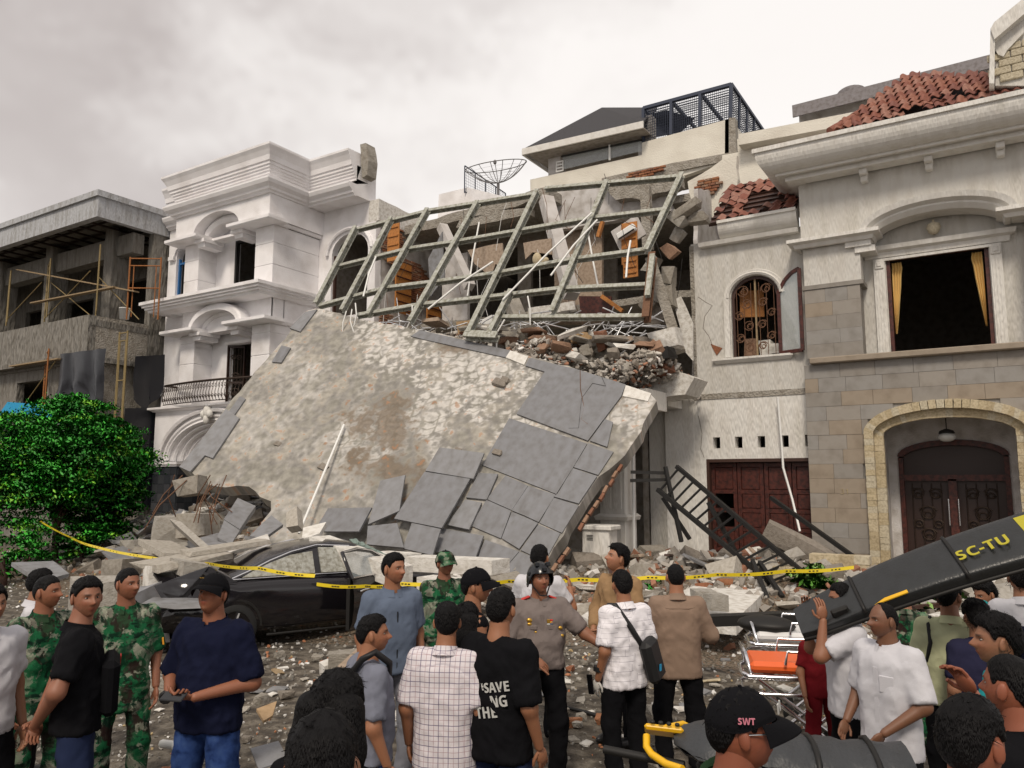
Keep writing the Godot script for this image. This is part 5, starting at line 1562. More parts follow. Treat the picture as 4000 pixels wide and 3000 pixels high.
	# loosened panels that have slid and lifted
	var Q := [
		[P3(-10.35, 3.09, -13.47), P3(-9.27, 2.95, -13.61), P3(-9.3, 2.41, -13.26), P3(-10.45, 2.58, -13.11)],
		[P3(-10.47, 2.56, -13.11), P3(-9.38, 2.41, -13.26), P3(-9.37, 1.45, -12.29), P3(-10.47, 1.61, -12.15)],
		[P3(-9.31, 2.53, -13.46), P3(-8.88, 2.51, -13.55), P3(-8.89, 1.99, -13.15), P3(-9.35, 2.03, -13.07)],
		[P3(-9.33, 1.99, -13.02), P3(-8.96, 1.93, -13.07), P3(-8.94, 1.42, -12.61), P3(-9.44, 1.5, -12.55)],
		[P3(-9.53, 1.43, -12.5), P3(-8.61, 1.31, -12.63), P3(-8.51, 0.9, -12.2), P3(-9.4, 1.02, -12.07)],
		[P3(-9.96, 1.54, -12.09), P3(-9.3, 1.44, -12.17), P3(-9.18, 0.98, -11.77), P3(-9.84, 1.08, -11.69)],
		[P3(-11.28, 2.37, -12.62), P3(-10.78, 2.49, -12.84), P3(-10.45, 1.76, -12.28), P3(-10.97, 1.49, -11.93)],
		[P3(-12.08, 1.79, -11.9), P3(-11.09, 1.82, -12.16), P3(-10.99, 1.36, -11.69), P3(-11.98, 1.34, -11.43)],
		[P3(-10.92, 1.46, -11.87), P3(-10.32, 1.53, -12.07), P3(-9.78, 1.1, -11.65), P3(-10.58, 1.14, -11.48)],
		[P3(-16.9, 2.7, -11.68), P3(-16.84, 4.2, -12.89), P3(-16.3, 3.94, -12.89), P3(-16.21, 2.91, -12.09), P3(-16.5, 2.98, -12.08), P3(-16.54, 2.58, -11.72)],
		[P3(-16.7, 4, -12.78), P3(-16.73, 4.55, -13.22), P3(-16.57, 4.48, -13.27), P3(-16.54, 4.03, -12.92)],
		[P3(-16.62, 5.57, -14.13), P3(-16.71, 6.09, -14.52), P3(-16.35, 5.99, -14.53), P3(-16.3, 5.53, -14.17)],
		[P3(-16.89, 6.67, -14.94), P3(-16.76, 7.21, -15.4), P3(-16.43, 7.27, -15.53), P3(-16.44, 6.52, -14.93)],
	]
	for i in Q.size():
		part("loose_panel", MB.new().plate(Q[i], nn * -0.045), M["panel_grey" if i % 3 else "panel_grey_pale"], t)
	# the brick core shows along the broken right edge
	var e0: Vector3 = P3(-6.5, 2.87, -14.69)
	var e1: Vector3 = P3(-7.27, 0.49, -12.6)
	var ed := (e1 - e0).normalized()
	var r := RandomNumberGenerator.new()
	r.seed = 8
	for k in 15:
		if k > 8 and k < 11:
			continue
		var p := e0.lerp(e1, 0.1 + 0.9 * k / 15.0)
		part("brick", MB.new().rock(p + x * (0.02 + r.randf() * 0.05), P3(0.07, 0.09, 0.2), Basis(x, nn, x.cross(nn)), r, 0.3), M["brick%d" % (2 + k % 2)], t)
	# electrical flex trailing over the panels, and the loose white pole
	part("wire", MB.new().tube([P3(-8.03, 4.87, -15.68), P3(-7.85, 4.4, -15.33), P3(-7.62, 3.95, -15.05), P3(-7.59, 3.68, -14.84), P3(-7.4, 3.56, -14.79)], 0.008, 4), M["rust"], t)
	part("wire", MB.new().tube([P3(-7.47, 4.67, -15.65), P3(-7.31, 4.45, -15.5), P3(-7.63, 4.53, -15.5), P3(-7.75, 4.17, -15.19), P3(-7.57, 3.48, -14.68), P3(-7.78, 3.48, -14.63)], 0.006, 4), M["iron"], t)
	single("white_pole", MB.new().tube([P3(-13.15, 3.68, -13.4), P3(-12.35, 1.29, -11.37)], 0.03, 6), M["white_plastic"], "thin white pole leaning on the bare concrete slab", "pole")
	for q in [[P3(-9.81, 4.63, -15.09), 0.28], [P3(-9.74, 4.7, -15.14), 0.2], [P3(-13.09, 2.66, -12.74), 0.2], [P3(-9.11, 2.96, -13.89), 0.16], [P3(-10.03, 3.03, -13.72), 0.14], [P3(-14.72, 3.23, -12.79), 0.15]]:
		part("mortar_lump", MB.new().rock(q[0], P3(q[1] * 1.5, q[1] * 0.6, q[1]), Basis(x, nn, x.cross(nn)), r, 0.5), M["rubble2"], t)

func steel_frame() -> void:
	var t := thing("steel_roof_frame", "bent grey green steel beam grid leaning above the fallen slab", "steel frame", P3(-11.5, 6, -17))
	var nn := P3(0.14, 0.49, 0.86).normalized()
	var sg: Material = M["steel_green"]
	var lines := [
		[P3(-16.5, 10.11, -17.2), P3(-14.13, 10.43, -17.77), P3(-10.66, 10.46, -18.36)], [P3(-10.5, 10.6, -18.46), P3(-6.69, 10.29, -18.9)],
		[P3(-16.54, 8.74, -16.42), P3(-14.24, 9.06, -16.98), P3(-12.64, 9.09, -17.25), P3(-10.76, 9.19, -17.62)], [P3(-10.76, 9.19, -17.62), P3(-8.84, 9.28, -17.98), P3(-6.88, 9.23, -18.27)],
		[P3(-16.5, 7.37, -15.65), P3(-14.39, 7.75, -16.21), P3(-12.7, 7.77, -16.5), P3(-11.02, 7.83, -16.81)], [P3(-11.02, 7.83, -16.81), P3(-9.06, 7.99, -17.21), P3(-7.07, 8.03, -17.56)],
		[P3(-14.96, 6.92, -15.65), P3(-12.92, 7.07, -16.06), P3(-10.98, 7.09, -16.39)], [P3(-10.98, 7.09, -16.39), P3(-9.08, 7.13, -16.73), P3(-6.93, 6.99, -17)],
		[P3(-10.5, 6.45, -16.11), P3(-6.74, 6.12, -16.53)],
	]
	for l in lines:
		for i in l.size() - 1:
			part("cross_beam", MB.new().ibeam(l[i], l[i + 1] + (l[i + 1] - l[i]).normalized() * 0.02, nn, 0.15, 0.11), sg, t)
	for l in [[P3(-16.5, 10.11, -17.2), P3(-16.5, 7.37, -15.65)], [P3(-15.31, 10.27, -17.49), P3(-15.45, 7.04, -15.64)], [P3(-14.12, 10.39, -17.75), P3(-14.49, 6.81, -15.67)], [P3(-12.47, 10.38, -18.01), P3(-13.03, 6.46, -15.7)], [P3(-10.66, 10.46, -18.36), P3(-11.15, 5.98, -15.73)], [P3(-8.63, 10.41, -18.66), P3(-9.06, 6.38, -16.3)], [P3(-10.37, 7.14, -16.52), P3(-10.56, 5.88, -15.77)], [P3(-6.6, 10.27, -18.91), P3(-7.07, 7.89, -17.48)]]:
		part("main_beam", MB.new().ibeam(l[0] + nn * 0.11, l[1] + nn * 0.11, nn, 0.19, 0.13), sg, t)
	part("rusty_beam", MB.new().ibeam(P3(-6.87, 7.83, -17.36), P3(-6.68, 6.03, -16.38), nn, 0.24, 0.17), M["rust"], t)
	part("main_beam", MB.new().ibeam(P3(-6.76, 7.74, -17.07), P3(-6.66, 6.58, -16.44), nn, 0.1, 0.12), sg, t)
	part("base_beam", MB.new().ibeam(P3(-11.23, 6, -15.62), P3(-10.3, 5.88, -15.7), nn, 0.2, 0.2), sg, t)

func brick_patch(t: Node3D, o: Vector3, xd: Vector3, zd: Vector3, w: float, h: float, sd: int) -> void:
	# courses of bare brick where the render has come off: ragged outline
	var r := RandomNumberGenerator.new()
	r.seed = sd
	for j in int(h / 0.085):
		var lo := absf(j * 0.085 / h - 0.5)
		var w0 := w * (0.5 - 0.38 * (1.0 - lo) + r.randf_range(-0.1, 0.05))
		var w1 := w * (0.5 + 0.38 * (1.0 - lo) + r.randf_range(-0.05, 0.1))
		var u := w0
		while u < w1:
			part("brick", MB.new().bevel_box(o + xd * u + Vector3.UP * j * 0.085 + zd * r.randf_range(0, 0.03), P3(0.2, 0.07, 0.08), 0.008, Basis(xd, Vector3.UP, zd)), M["brick%d" % r.randi_range(0, 3)], t)
			u += 0.215

func collapsed_house() -> void:
	var t := thing("collapsed_house", "collapsed white house with open wrecked rooms and torn walls", "house", P3(-13, 0, -22))
	var iw: Material = M["inner_wall"]
	var con: Material = M["concrete"]
	var X := Vector3.RIGHT
	# party wall towards the white house, stepping down and torn open
	part("party_wall", MB.new().plate(jag([P3(-19.45, 4.8, -21.3), P3(-19.45, 12.95, -21.3), P3(-19.45, 12.95, -23.6), P3(-19.45, 12.85, -26.5), P3(-19.45, 4.8, -26.5)], 0.06, 0.4, 2), P3(-0.3, 0, 0)), iw, t)
	part("wall_coping", MB.new().plate(jag([P3(-19.3, 12.95, -21.2), P3(-19.3, 12.1, -21.2), P3(-19.3, 12.0, -26.5), P3(-19.3, 12.8, -26.5)], 0.05, 0.35, 5), P3(-0.5, 0, 0)), M["plaster_white"], t)
	brick_patch(t, P3(-19.3, 10.6, -21.25), P3(0, 0, -1), X, 1.6, 1.7, 4)
	brick_patch(t, P3(-19.3, 9.4, -21.9), P3(0, 0, -1), X, 2.6, 1.7, 9)
	brick_patch(t, P3(-19.3, 7.2, -21.2), P3(0, 0, -1), X, 1.2, 1.5, 19)
	# wooden shutters hung in the party wall
	for k in 2:
		var b := P3(-19.1 + k * 0.1, 8.7 - k * 1.2, -22.0 - k * 1.8)
		var sh := part("shutter", MB.new().bounds(b.x - 0.03, b.x + 0.03, b.y, b.y + 2.0, b.z - 0.9, b.z), M["wood_orange"], t)
		for j in 6:
			part("slat", MB.new().bounds(b.x + 0.03, b.x + 0.06, b.y + 0.1 + j * 0.32, b.y + 0.14 + j * 0.32, b.z - 0.88, b.z - 0.02), M["wood_red"], sh)
	# floors, roof slab, back walls
	part("floor_slab", MB.new().plate(jag([P3(-19.3, 4.7, -19.4), P3(-6.9, 4.7, -19.0), P3(-6.9, 4.7, -31), P3(-19.3, 4.7, -31)], 0.1, 0.5, 6), P3(0, -0.35, 0)), con, t)
	part("floor_slab", MB.new().plate(jag([P3(-19.2, 8.3, -22.8), P3(-13.5, 8.1, -22.4), P3(-7.0, 8.3, -23.0), P3(-7.0, 8.3, -31), P3(-19.2, 8.3, -31)], 0.15, 0.4, 7), P3(0, -0.22, 0)), con, t)
	part("roof_slab", MB.new().plate(jag([P3(-19.2, 11.9, -22.6), P3(-15.0, 11.75, -22.0), P3(-12.4, 11.9, -22.0), P3(-12.4, 11.9, -31), P3(-19.2, 11.9, -31)], 0.12, 0.4, 8), P3(0, 0.35, 0)), con, t)
	part("roof_slab", MB.new().plate(jag([P3(-12.4, 11.2, -23.1), P3(-6.8, 11.2, -23.1), P3(-6.8, 11.2, -31), P3(-12.4, 11.2, -31)], 0.05, 0.5, 18), P3(0, 0.25, 0)), con, t)
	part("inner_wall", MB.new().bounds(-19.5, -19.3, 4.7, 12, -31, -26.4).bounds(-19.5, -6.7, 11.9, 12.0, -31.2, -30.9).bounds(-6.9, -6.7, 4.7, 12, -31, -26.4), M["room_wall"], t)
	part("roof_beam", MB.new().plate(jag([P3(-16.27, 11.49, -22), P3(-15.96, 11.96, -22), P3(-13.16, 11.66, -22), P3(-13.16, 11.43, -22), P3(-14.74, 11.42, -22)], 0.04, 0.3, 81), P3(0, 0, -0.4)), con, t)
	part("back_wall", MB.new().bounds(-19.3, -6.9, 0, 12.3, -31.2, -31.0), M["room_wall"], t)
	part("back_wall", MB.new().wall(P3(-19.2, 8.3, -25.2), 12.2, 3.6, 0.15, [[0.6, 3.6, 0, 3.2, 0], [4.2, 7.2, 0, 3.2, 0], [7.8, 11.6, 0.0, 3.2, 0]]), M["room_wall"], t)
	part("roof_house_wall", MB.new().plate([P3(-19.09, 14.16, -24.6), P3(-17.62, 14.16, -24.6), P3(-14.57, 12.88, -24.6), P3(-14.57, 12.23, -24.6), P3(-19.14, 12.97, -24.6)], P3(0, 0, -0.3)), M["white_paint"], t)
	part("terrace_wall", MB.new().plate(jag([P3(-13.43, 12.41, -23), P3(-11.05, 12.43, -23), P3(-8.42, 11.92, -23), P3(-8.44, 10.95, -23), P3(-9.23, 10.99, -23), P3(-12.96, 11.05, -23)], 0.05, 0.4, 12), P3(0, 0, -0.3)), iw, t)
	part("terrace_slab", MB.new().plate(jag([P3(-10.69, 12.27, -22.6), P3(-9.93, 12.36, -22.6), P3(-8.11, 12.13, -22.6), P3(-7.97, 11.57, -22.6), P3(-9.06, 11.41, -22.6), P3(-10.19, 11.53, -22.6)], 0.08, 0.25, 14), P3(0, 0, -0.4)), con, t)
	brick_patch(t, P3(-9.83, 12.1, -22.55), X, Vector3.BACK, 1.5, 0.3, 24)
	part("partition", MB.new().plate([P3(-13.05, 11.21, -23.5), P3(-11.14, 11.2, -23.5), P3(-11.19, 7.63, -23.5), P3(-12.99, 7.83, -23.5)], P3(0, 0, -0.15)), M["brown_panel"], t)
	part("partition", MB.new().plate([P3(-17.81, 10.94, -23.2), P3(-16.6, 10.93, -23.2), P3(-16.58, 8.16, -23.2), P3(-17.77, 8.29, -23.2)], P3(0, 0, -0.15)), M["inner_wall"], t)
	part("broken_column", MB.new().bar(P3(-12.37, 11.74, -21.8), P3(-10.81, 7.96, -20.6), 0.42, 0.35), iw, t)
	part("broken_column", MB.new().bar(P3(-16.75, 11.56, -21.8), P3(-14.92, 8.89, -21), 0.32, 0.3), iw, t)
	part("broken_column", MB.new().bar(P3(-8.89, 11.49, -22), P3(-8.86, 9.46, -22), 0.22, 0.3), con, t)
	part("broken_column", MB.new().bar(P3(-12.38, 7.94, -19.5), P3(-11.06, 6.21, -18.4), 0.4, 0.35), con, t)
	# right-hand party wall seen from inside
	part("party_wall", MB.new().plate(jag([P3(-6.75, 5.0, -19.6), P3(-6.75, 10.4, -20.2), P3(-6.75, 10.9, -22.4), P3(-6.75, 11.2, -26.4), P3(-6.75, 4.8, -26.4)], 0.07, 0.3, 16), P3(0.12, 0, 0)), iw, t)
	part("roof_end_wall", MB.new().plate(jag([P3(-7.33, 11.15, -21.4), P3(-6.28, 11.59, -21.4), P3(-5.85, 11.63, -21.4), P3(-5.93, 10.2, -21.4), P3(-6.54, 9.9, -21.4), P3(-7.15, 10.01, -21.4)], 0.06, 0.3, 17), P3(0, 0, -0.25)), M["ivory_paint"], t)
	brick_patch(t, P3(-7.12, 10.62, -21.35), X, Vector3.BACK, 0.95, 0.55, 25)
	# torn edges and hanging lumps on the right
	var r := RandomNumberGenerator.new()
	r.seed = 23
	for q in [[1500, 470, 0.7, 0.35], [1520, 455, 0.9, 0.3], [1545, 470, 0.6, 0.3], [1490, 500, 0.4, 0.5], [1482, 540, 0.35, 0.5], [1470, 590, 0.4, 0.6], [1478, 640, 0.35, 0.7], [1450, 620, 0.4, 0.8], [1430, 560, 0.35, 0.6], [1440, 680, 0.5, 0.6], [1465, 720, 0.5, 0.5], [1420, 650, 0.4, 0.5]]:
		var c := P3(-6.9 + (q[0] - 1480) * 0.011, 2.4 + (1035 - q[1]) * 0.0118, -19.0 + r.randf() * 0.4)
		part("broken_masonry", MB.new().rock(c, P3(q[2], q[3], 0.4), Basis(Vector3.BACK, r.randf_range(-0.8, 0.8)), r, 0.5), M[["rubble0", "rubble2", "brick3", "rubble1"][r.randi_range(0, 3)]], t)
	part("hanging_plaster", MB.new().plate(jag([P3(-6.87, 6.95, -18.7), P3(-6.68, 7.05, -18.7), P3(-6.37, 6.29, -18.7), P3(-6.4, 5.35, -18.7), P3(-6.6, 5.6, -18.7)], 0.03, 0.3, 41), P3(0, 0, -0.06)), M["plaster_white"], t)
	part("leaning_slab", MB.new().bar(P3(-7.19, 7.93, -18), P3(-6.54, 5.52, -18.2), 0.5, 0.25), con, t)
	# front beam of the lost storey, its plaster hanging on
	part("front_beam", MB.new().plate(jag([P3(-8.53, 5.23, -17.6), P3(-7.39, 5.34, -17.6), P3(-6, 4.78, -17.6), P3(-6.24, 4.39, -17.6), P3(-6.93, 4.32, -17.6), P3(-8.41, 4.78, -17.6)], 0.05, 0.25, 42), P3(0, 0, -1.0)), M["plaster_white"], t)
	part("carport_beam", MB.new().bounds(-8.7, -6.7, 4.0, 4.45, -17.6, -16.4), M["trim_paint"], t)
	part("carport_back", MB.new().bounds(-19.3, -7.9, 0, 4.4, -21.2, -21.0), M["room_wall"], t)
	part("carport_side", MB.new().bounds(-8.1, -7.95, 0, 4.4, -21.0, -19.4), M["room_wall"], t)
	# fluted white pillar that carries the slab corner
	var px := -7.35
	var pz := -16.15
	part("pillar", MB.new().bevel_box(P3(px, 2.0, pz), P3(0.62, 3.9, 0.62), 0.02), M["trim_paint"], t)
	for k in 2:
		part("pillar_panel", MB.new().bounds(px - 0.22 + k * 0.25, px - 0.03 + k * 0.25, 1.75, 3.7, pz + 0.31, pz + 0.335), M["trim_paint"], t)
		part("pillar_panel", MB.new().bounds(px - 0.22 + k * 0.25, px - 0.03 + k * 0.25, 0.5, 1.4, pz + 0.31, pz + 0.335), M["trim_paint"], t)
	part("pillar_moulding", MB.new().sweep([Vector2(0, 0), Vector2(0.06, 0), Vector2(0.09, 0.08), Vector2(0.0, 0.14)], [P3(px - 0.32, 1.5, pz - 0.32), P3(px - 0.32, 1.5, pz + 0.32), P3(px + 0.32, 1.5, pz + 0.32), P3(px + 0.32, 1.5, pz - 0.32)]), M["trim_paint"], t)
	part("downpipe", MB.new().tube([P3(px + 0.42, 4.0, pz + 0.1), P3(px + 0.42, 0.4, pz + 0.12)], 0.035, 8), M["white_plastic"], t)
	wreckage()

func wreckage() -> void:
	var r := RandomNumberGenerator.new()
	r.seed = 91
	# thin ceiling channels tangled under and over the frame
	for k in 130:
		var x := r.randf_range(-16.0, -6.9)
		var y := 5.6 + (-6.9 - x) * 0.09 + r.randf_range(-0.1, 0.8)
		var z := -16.9 - r.randf() * 1.6
		var d := P3(r.randfn(), r.randfn() * 0.45, r.randfn() * 0.5).normalized() * r.randf_range(0.5, 1.6)
		var p := P3(x, y, z)
		single("ceiling_channel", MB.new().tube([p - d * 0.5, p + P3(0, r.randf_range(-0.08, 0.08), 0), p + d * 0.5], 0.018, 4), M["aluminium"], "thin silvery ceiling channel tangled below the %s of the steel frame" % ("right end" if x > -9.0 else ("right half" if x > -11.5 else ("left half" if x > -14.0 else "left end"))), "metal channel", "ceiling channels in the wreck")
	for q in [["long white and red tipped tube lying across the steel grid", P3(-8.67, 9.33, -17.69), P3(-10.41, 6.9, -16.09)], ["second white tube lying on the steel grid", P3(-8.46, 9.07, -17.58), P3(-9.3, 7.49, -16.6)], ["thin white tube crossing the lower steel grid", P3(-11.06, 8.12, -16.62), P3(-12.5, 6.84, -15.71)], ["white tube hanging upright at the frame's right", P3(-9.69, 9.51, -19.5), P3(-9.14, 7.68, -19)], ["bent white strip on the frame's left end", P3(-14.97, 8.8, -16.36), P3(-14.8, 7.47, -15.7)], ["white tube hanging left of the cardboard ceiling", P3(-14.2, 10.89, -20.5), P3(-13.94, 8.14, -19.5)], ["white tube leaning at the frame's far right", P3(-7.42, 8.26, -17.29), P3(-7.35, 7.21, -16.82)]]:
		single("white_tube", MB.new().tube([q[1], q[1].lerp(q[2], 0.5) + P3(0, 0.04, 0.04), q[2]], 0.028, 6), M["white_plastic"], q[0], "tube", "white tubes on the steel frame")
	for k in 6:
		var a: Vector3 = [P3(-14.92, 7.06, -15.39), P3(-15.08, 7.02, -15.34), P3(-14.9, 7.25, -15.5), P3(-13.1, 7.02, -15.78), P3(-9.71, 6.92, -16.15), P3(-10.2, 6.33, -15.86)][k]
		single("torn_strip", MB.new().tube([a, a + P3(r.randf_range(-0.2, 0.2), -0.35, 0.1), a + P3(r.randf_range(-0.3, 0.3), -0.75, 0.05)], 0.022, 4), M["white_plastic"], "torn white strip hanging from the steel grid's lower edge", "strip", "torn white strips")
	# sagging ceiling boards, cupboards, air conditioner, cushions of the lost rooms
	var n := 0
	for q in [["torn brown ceiling board hanging behind the steel grid", [P3(-15.03, 10.2, -21), P3(-13.61, 10.21, -21), P3(-13.51, 9.33, -21), P3(-13.88, 9.54, -21), P3(-14.07, 9.09, -21), P3(-14.73, 9.67, -21)], "brown_panel"], ["tan ceiling board hanging right of the torn brown one", [P3(-12.79, 10.08, -21), P3(-11.75, 10.06, -21), P3(-11.72, 9.52, -21), P3(-12.44, 9.71, -21), P3(-12.71, 9.52, -21)], "brown_panel"], ["grey board standing behind the left steel beams", [P3(-16.34, 9.96, -20.5), P3(-15.75, 10.84, -20.5), P3(-15.63, 9.2, -20.5), P3(-16.21, 8.63, -20.5)], "panel_grey_pale"], ["cardboard panel at the right of the rubble top", [P3(-9.13, 6.19, -17.2), P3(-8.3, 5.98, -17.2), P3(-8.28, 5.71, -17.2), P3(-9.11, 5.82, -17.2)], "cardboard"], ["cardboard sheet in the middle of the rubble top", [P3(-12.54, 6.73, -17), P3(-11.91, 6.72, -17), P3(-11.96, 6.28, -17), P3(-12.46, 6.37, -17)], "cardboard"], ["white cupboard side lying in the rubble top", [P3(-11.65, 6.7, -17), P3(-11.35, 6.79, -17), P3(-11.29, 6.21, -17), P3(-11.83, 6.31, -17)], "white_plastic"], ["brown wardrobe back behind the lowest beam", [P3(-9.49, 7.37, -18.5), P3(-8.53, 7.24, -18.5), P3(-8.47, 6.61, -18.5), P3(-9.43, 6.71, -18.5)], "wood_red"], ["long white cupboard top behind the lower beam", [P3(-11.18, 7.26, -18.6), P3(-9.69, 7.28, -18.6), P3(-9.66, 7.04, -18.6), P3(-11.15, 6.99, -18.6)], "plaster_white"]]:
		single("broken_board", MB.new().plate(jag(q[1], 0.03, 0.35, n + 50), P3(0, 0, -0.05)), M[q[2]], q[0], "board", "broken boards in the wreck")
		n += 1
	for q in [["tall orange louvred door at the frame's right", P3(-8.83, 9.28, -20.5), 1.25, 0.5], ["orange louvred door below the air conditioner", P3(-8.68, 8.56, -20.2), 0.8, 0.45], ["orange cabinet door left behind the steel beams", P3(-18.28, 11.05, -20.9), 1.5, 0.55]]:
		var c: Vector3 = q[1]
		var d := thing("cabinet_door", q[0], "door", c - P3(0, q[2] * 0.5, 0), "orange doors in the wreck")
		part("panel", MB.new().box(c, P3(q[3], q[2], 0.04)), M["wood_orange"], d)
		for j in 4:
			part("slat", MB.new().box(c + P3(0, (j - 1.5) * q[2] * 0.22, 0.04), P3(q[3] - 0.08, 0.05, 0.04)), M["wood_orange"], d)
	var ac := thing("air_conditioner", "white air conditioner tilted off the wrecked room's wall", "air conditioner", P3(-8.9, 9.55, -20.4))
	var ab := Basis(Vector3.BACK, 0.42)
	var ap := P3(-8.88, 9.59, -20.4)
	part("casing", MB.new().bevel_box(ap, P3(0.62, 0.22, 0.2), 0.04, ab), M["white_plastic"], ac)
	part("vent", MB.new().box(ap + ab * P3(0, -0.09, 0.09), P3(0.52, 0.03, 0.05), ab), M["iron"], ac)
	part("wall_piece", MB.new().box(ap + P3(0, 0.02, -0.16), P3(0.9, 0.7, 0.08), ab), M["inner_wall"], ac)
	single("yellow_cushion", MB.new().ball(P3(-12.27, 9.45, -21), P3(0.16, 0.22, 0.12)).ball(P3(-12.01, 9.36, -21), P3(0.18, 0.13, 0.12)), M["trim_stone1"], "small yellow figure on a shelf in the wrecked room", "figure")
	single("timber_stub", MB.new().bar(P3(-9.6, 9.46, -20), P3(-9.45, 9.91, -20), 0.12, 0.1), M["wood_orange"], "short orange timber hanging from the wrecked ceiling", "timber")
	single("orange_rafter", MB.new().bar(P3(-8.75, 7.25, -18.4), P3(-8.16, 6.78, -18.4), 0.1, 0.1), M["wood_orange"], "orange rafter leaning above the brown wardrobe back", "timber")
	for k in 36:
		var a := P3(r.randf_range(-18.0, -7.2), r.randf_range(8.6, 11.6), r.randf_range(-22.0, -19.5))
		single("hanging_wire", MB.new().tube([a, a + P3(r.randf_range(-0.3, 0.3), -0.6, 0.1), a + P3(r.randf_range(-0.5, 0.5), -r.randf_range(0.9, 2.0), 0.2)], 0.009, 4), M[["iron", "rust", "white_plastic"][k % 3]], "thin %s wire hanging in the %s wrecked rooms" % [["black", "rusty", "white"][k % 3], "right" if a.x > -11.0 else ("middle" if a.x > -14.5 else "left")], "wire", "wires hanging in the wreck")
	var mm := MultiMesh.new()
	mm.transform_format = MultiMesh.TRANSFORM_3D
	mm.use_colors = true
	mm.mesh = MB.new().rock(Vector3.ZERO, P3(0.15, 0.07, 0.12), Basis.IDENTITY, r, 0.45).made()
	mm.instance_count = 4200
	for i in mm.instance_count:
		var x := lerpf(-16.5, -6.4, pow(r.randf(), 0.7))
		var z := -15.9 - pow(r.randf(), 1.2) * 3.4
		var y := 5.0 - (x + 6.5) * 0.17 + 0.25 * sin(x * 2.1 + z) - (0.25 if z > -16.1 else 0.0)
		var s := r.randf_range(0.25, 0.95)
		mm.set_instance_transform(i, Transform3D(Basis(P3(r.randfn(), r.randfn(), r.randfn()).normalized(), r.randf() * TAU) * Basis.from_scale(P3(s * 1.4, s, s)), P3(x, y + r.randf_range(-0.35, 0.12), z)))
		var c: Color = [Color(0.33, 0.30, 0.265), Color(0.40, 0.375, 0.34), Color(0.24, 0.215, 0.185), Color(0.30, 0.15, 0.095), Color(0.66, 0.64, 0.61)][[0, 0, 1, 2, 2, 3, 4, 1][r.randi_range(0, 7)]]
		mm.set_instance_color(i, c * r.randf_range(0.95, 1.4))
	var gm := mat("heap_grit", Color(1, 1, 1), 0.92)
	gm.vertex_color_use_as_albedo = true
	var gi := MultiMeshInstance3D.new()
	gi.name = "heap_rubble"
	gi.multimesh = mm
	gi.material_override = gm
	add_child(gi)
	tag(gi, "small rubble heaped behind the fallen slab's top edge", "rubble")
	gi.set_meta("kind", "stuff")
	# broken masonry along the top of the slab
	for k in 200:
		var u := r.randf()
		var x := lerpf(-12.2, -6.5, pow(u, 0.8))
		var top := 5.15 - (x + 6.5) * 0.16
		var z := -16.0 - r.randf() * 1.8
		var big := r.randf() < 0.25
		var s := P3(r.randf_range(0.2, 0.55), r.randf_range(0.08, 0.22), r.randf_range(0.2, 0.5)) * (1.2 if big else 0.6)
		var key: String = ["rubble0", "rubble2", "rubble2", "brick3", "rubble1", "plaster_white", "rubble3", "brick2", "rubble0", "rubble0", "rubble1"][r.randi_range(0, 10)]
		single("masonry_lump", MB.new().rock(P3(x, top - 0.35 + r.randf() * 0.75 * (1.0 if z < -16.5 else 0.5), z), s, Basis(P3(r.randfn(), r.randfn(), r.randfn()).normalized(), r.randf() * 2.0), r, 0.45), M[key], "%s lump of %s heaped above the slab's %s" % ["large broken" if big else "small broken", {"brick3": "dusty brick", "brick2": "red brick", "plaster_white": "white plaster"}.get(key, "grey masonry"), "right end" if x > -8.0 else ("middle" if x > -10.0 else "left part")], "rubble", "rubble heap above the slab")
	for k in 26:
		var x := lerpf(-13.0, -6.6, r.randf())
		single("concrete_fragment", MB.new().rock(P3(x, 5.3 - (x + 6.5) * 0.17 + r.randf() * 0.3, -16.3 - r.randf() * 1.6), P3(r.randf_range(0.6, 1.2), 0.13, r.randf_range(0.4, 0.7)), Basis(Vector3.UP, r.randf() * TAU) * Basis(P3(r.randfn(), 0, r.randfn()).normalized(), r.randf_range(-0.6, 0.6)), r, 0.4), M[["rubble0", "plaster_white", "rubble2", "brick3", "brown_panel", "rubble3"][k % 6]], "%s slab fragment on the rubble heap's %s" % [["grey", "white", "brown grey", "brick", "tan board", "pale"][k % 6], "right" if x > -8.0 else ("middle" if x > -10.5 else "left")], "rubble", "slab fragments on the heap")
	for q in [["white bracket block overhanging the beam end", P3(-6.59, 5.7, -17.4), P3(0.75, 0.5, 0.5), 0.15, "plaster_white"], ["dark bent metal tray beside the white bracket block", P3(-6.62, 5.25, -17), P3(0.7, 0.3, 0.5), 0.25, "iron"], ["pointed white plaster shard on the rubble top", P3(-9.57, 5.78, -16.6), P3(0.55, 0.2, 0.4), -0.4, "plaster_white"]]:
		single("broken_block", MB.new().rock(q[1], q[2], Basis(Vector3.BACK, q[3]), r, 0.25), M[q[4]], q[0], "rubble")

var hn := FastNoiseLite.new()

func mound(x: float, z: float) -> float:
	var h := 0.0
	for q in [[-12.5, -13.2, 4.6, 1.7, 0.85], [-17.0, -13.5, 3.2, 2.2, 1.0], [-21.5, -14.5, 4.0, 2.6, 0.75], [-6.0, -15.8, 2.8, 2.4, 0.55], [-3.5, -14.5, 2.6, 2.0, 0.5], [-16.0, -16.5, 6.0, 2.5, 1.2], [-0.5, -14.0, 3.0, 2.5, 0.5], [-8.2, -12.6, 2.0, 1.4, 0.35], [-11.9, -9.6, 1.3, 1.2, 0.75], [-9.6, -10.2, 1.6, 1.0, 0.55]]:
		var dx: float = (x - q[0]) / q[2]
		var dz: float = (z - q[1]) / q[3]
		h += q[4] * exp(-(dx * dx + dz * dz))
	return h

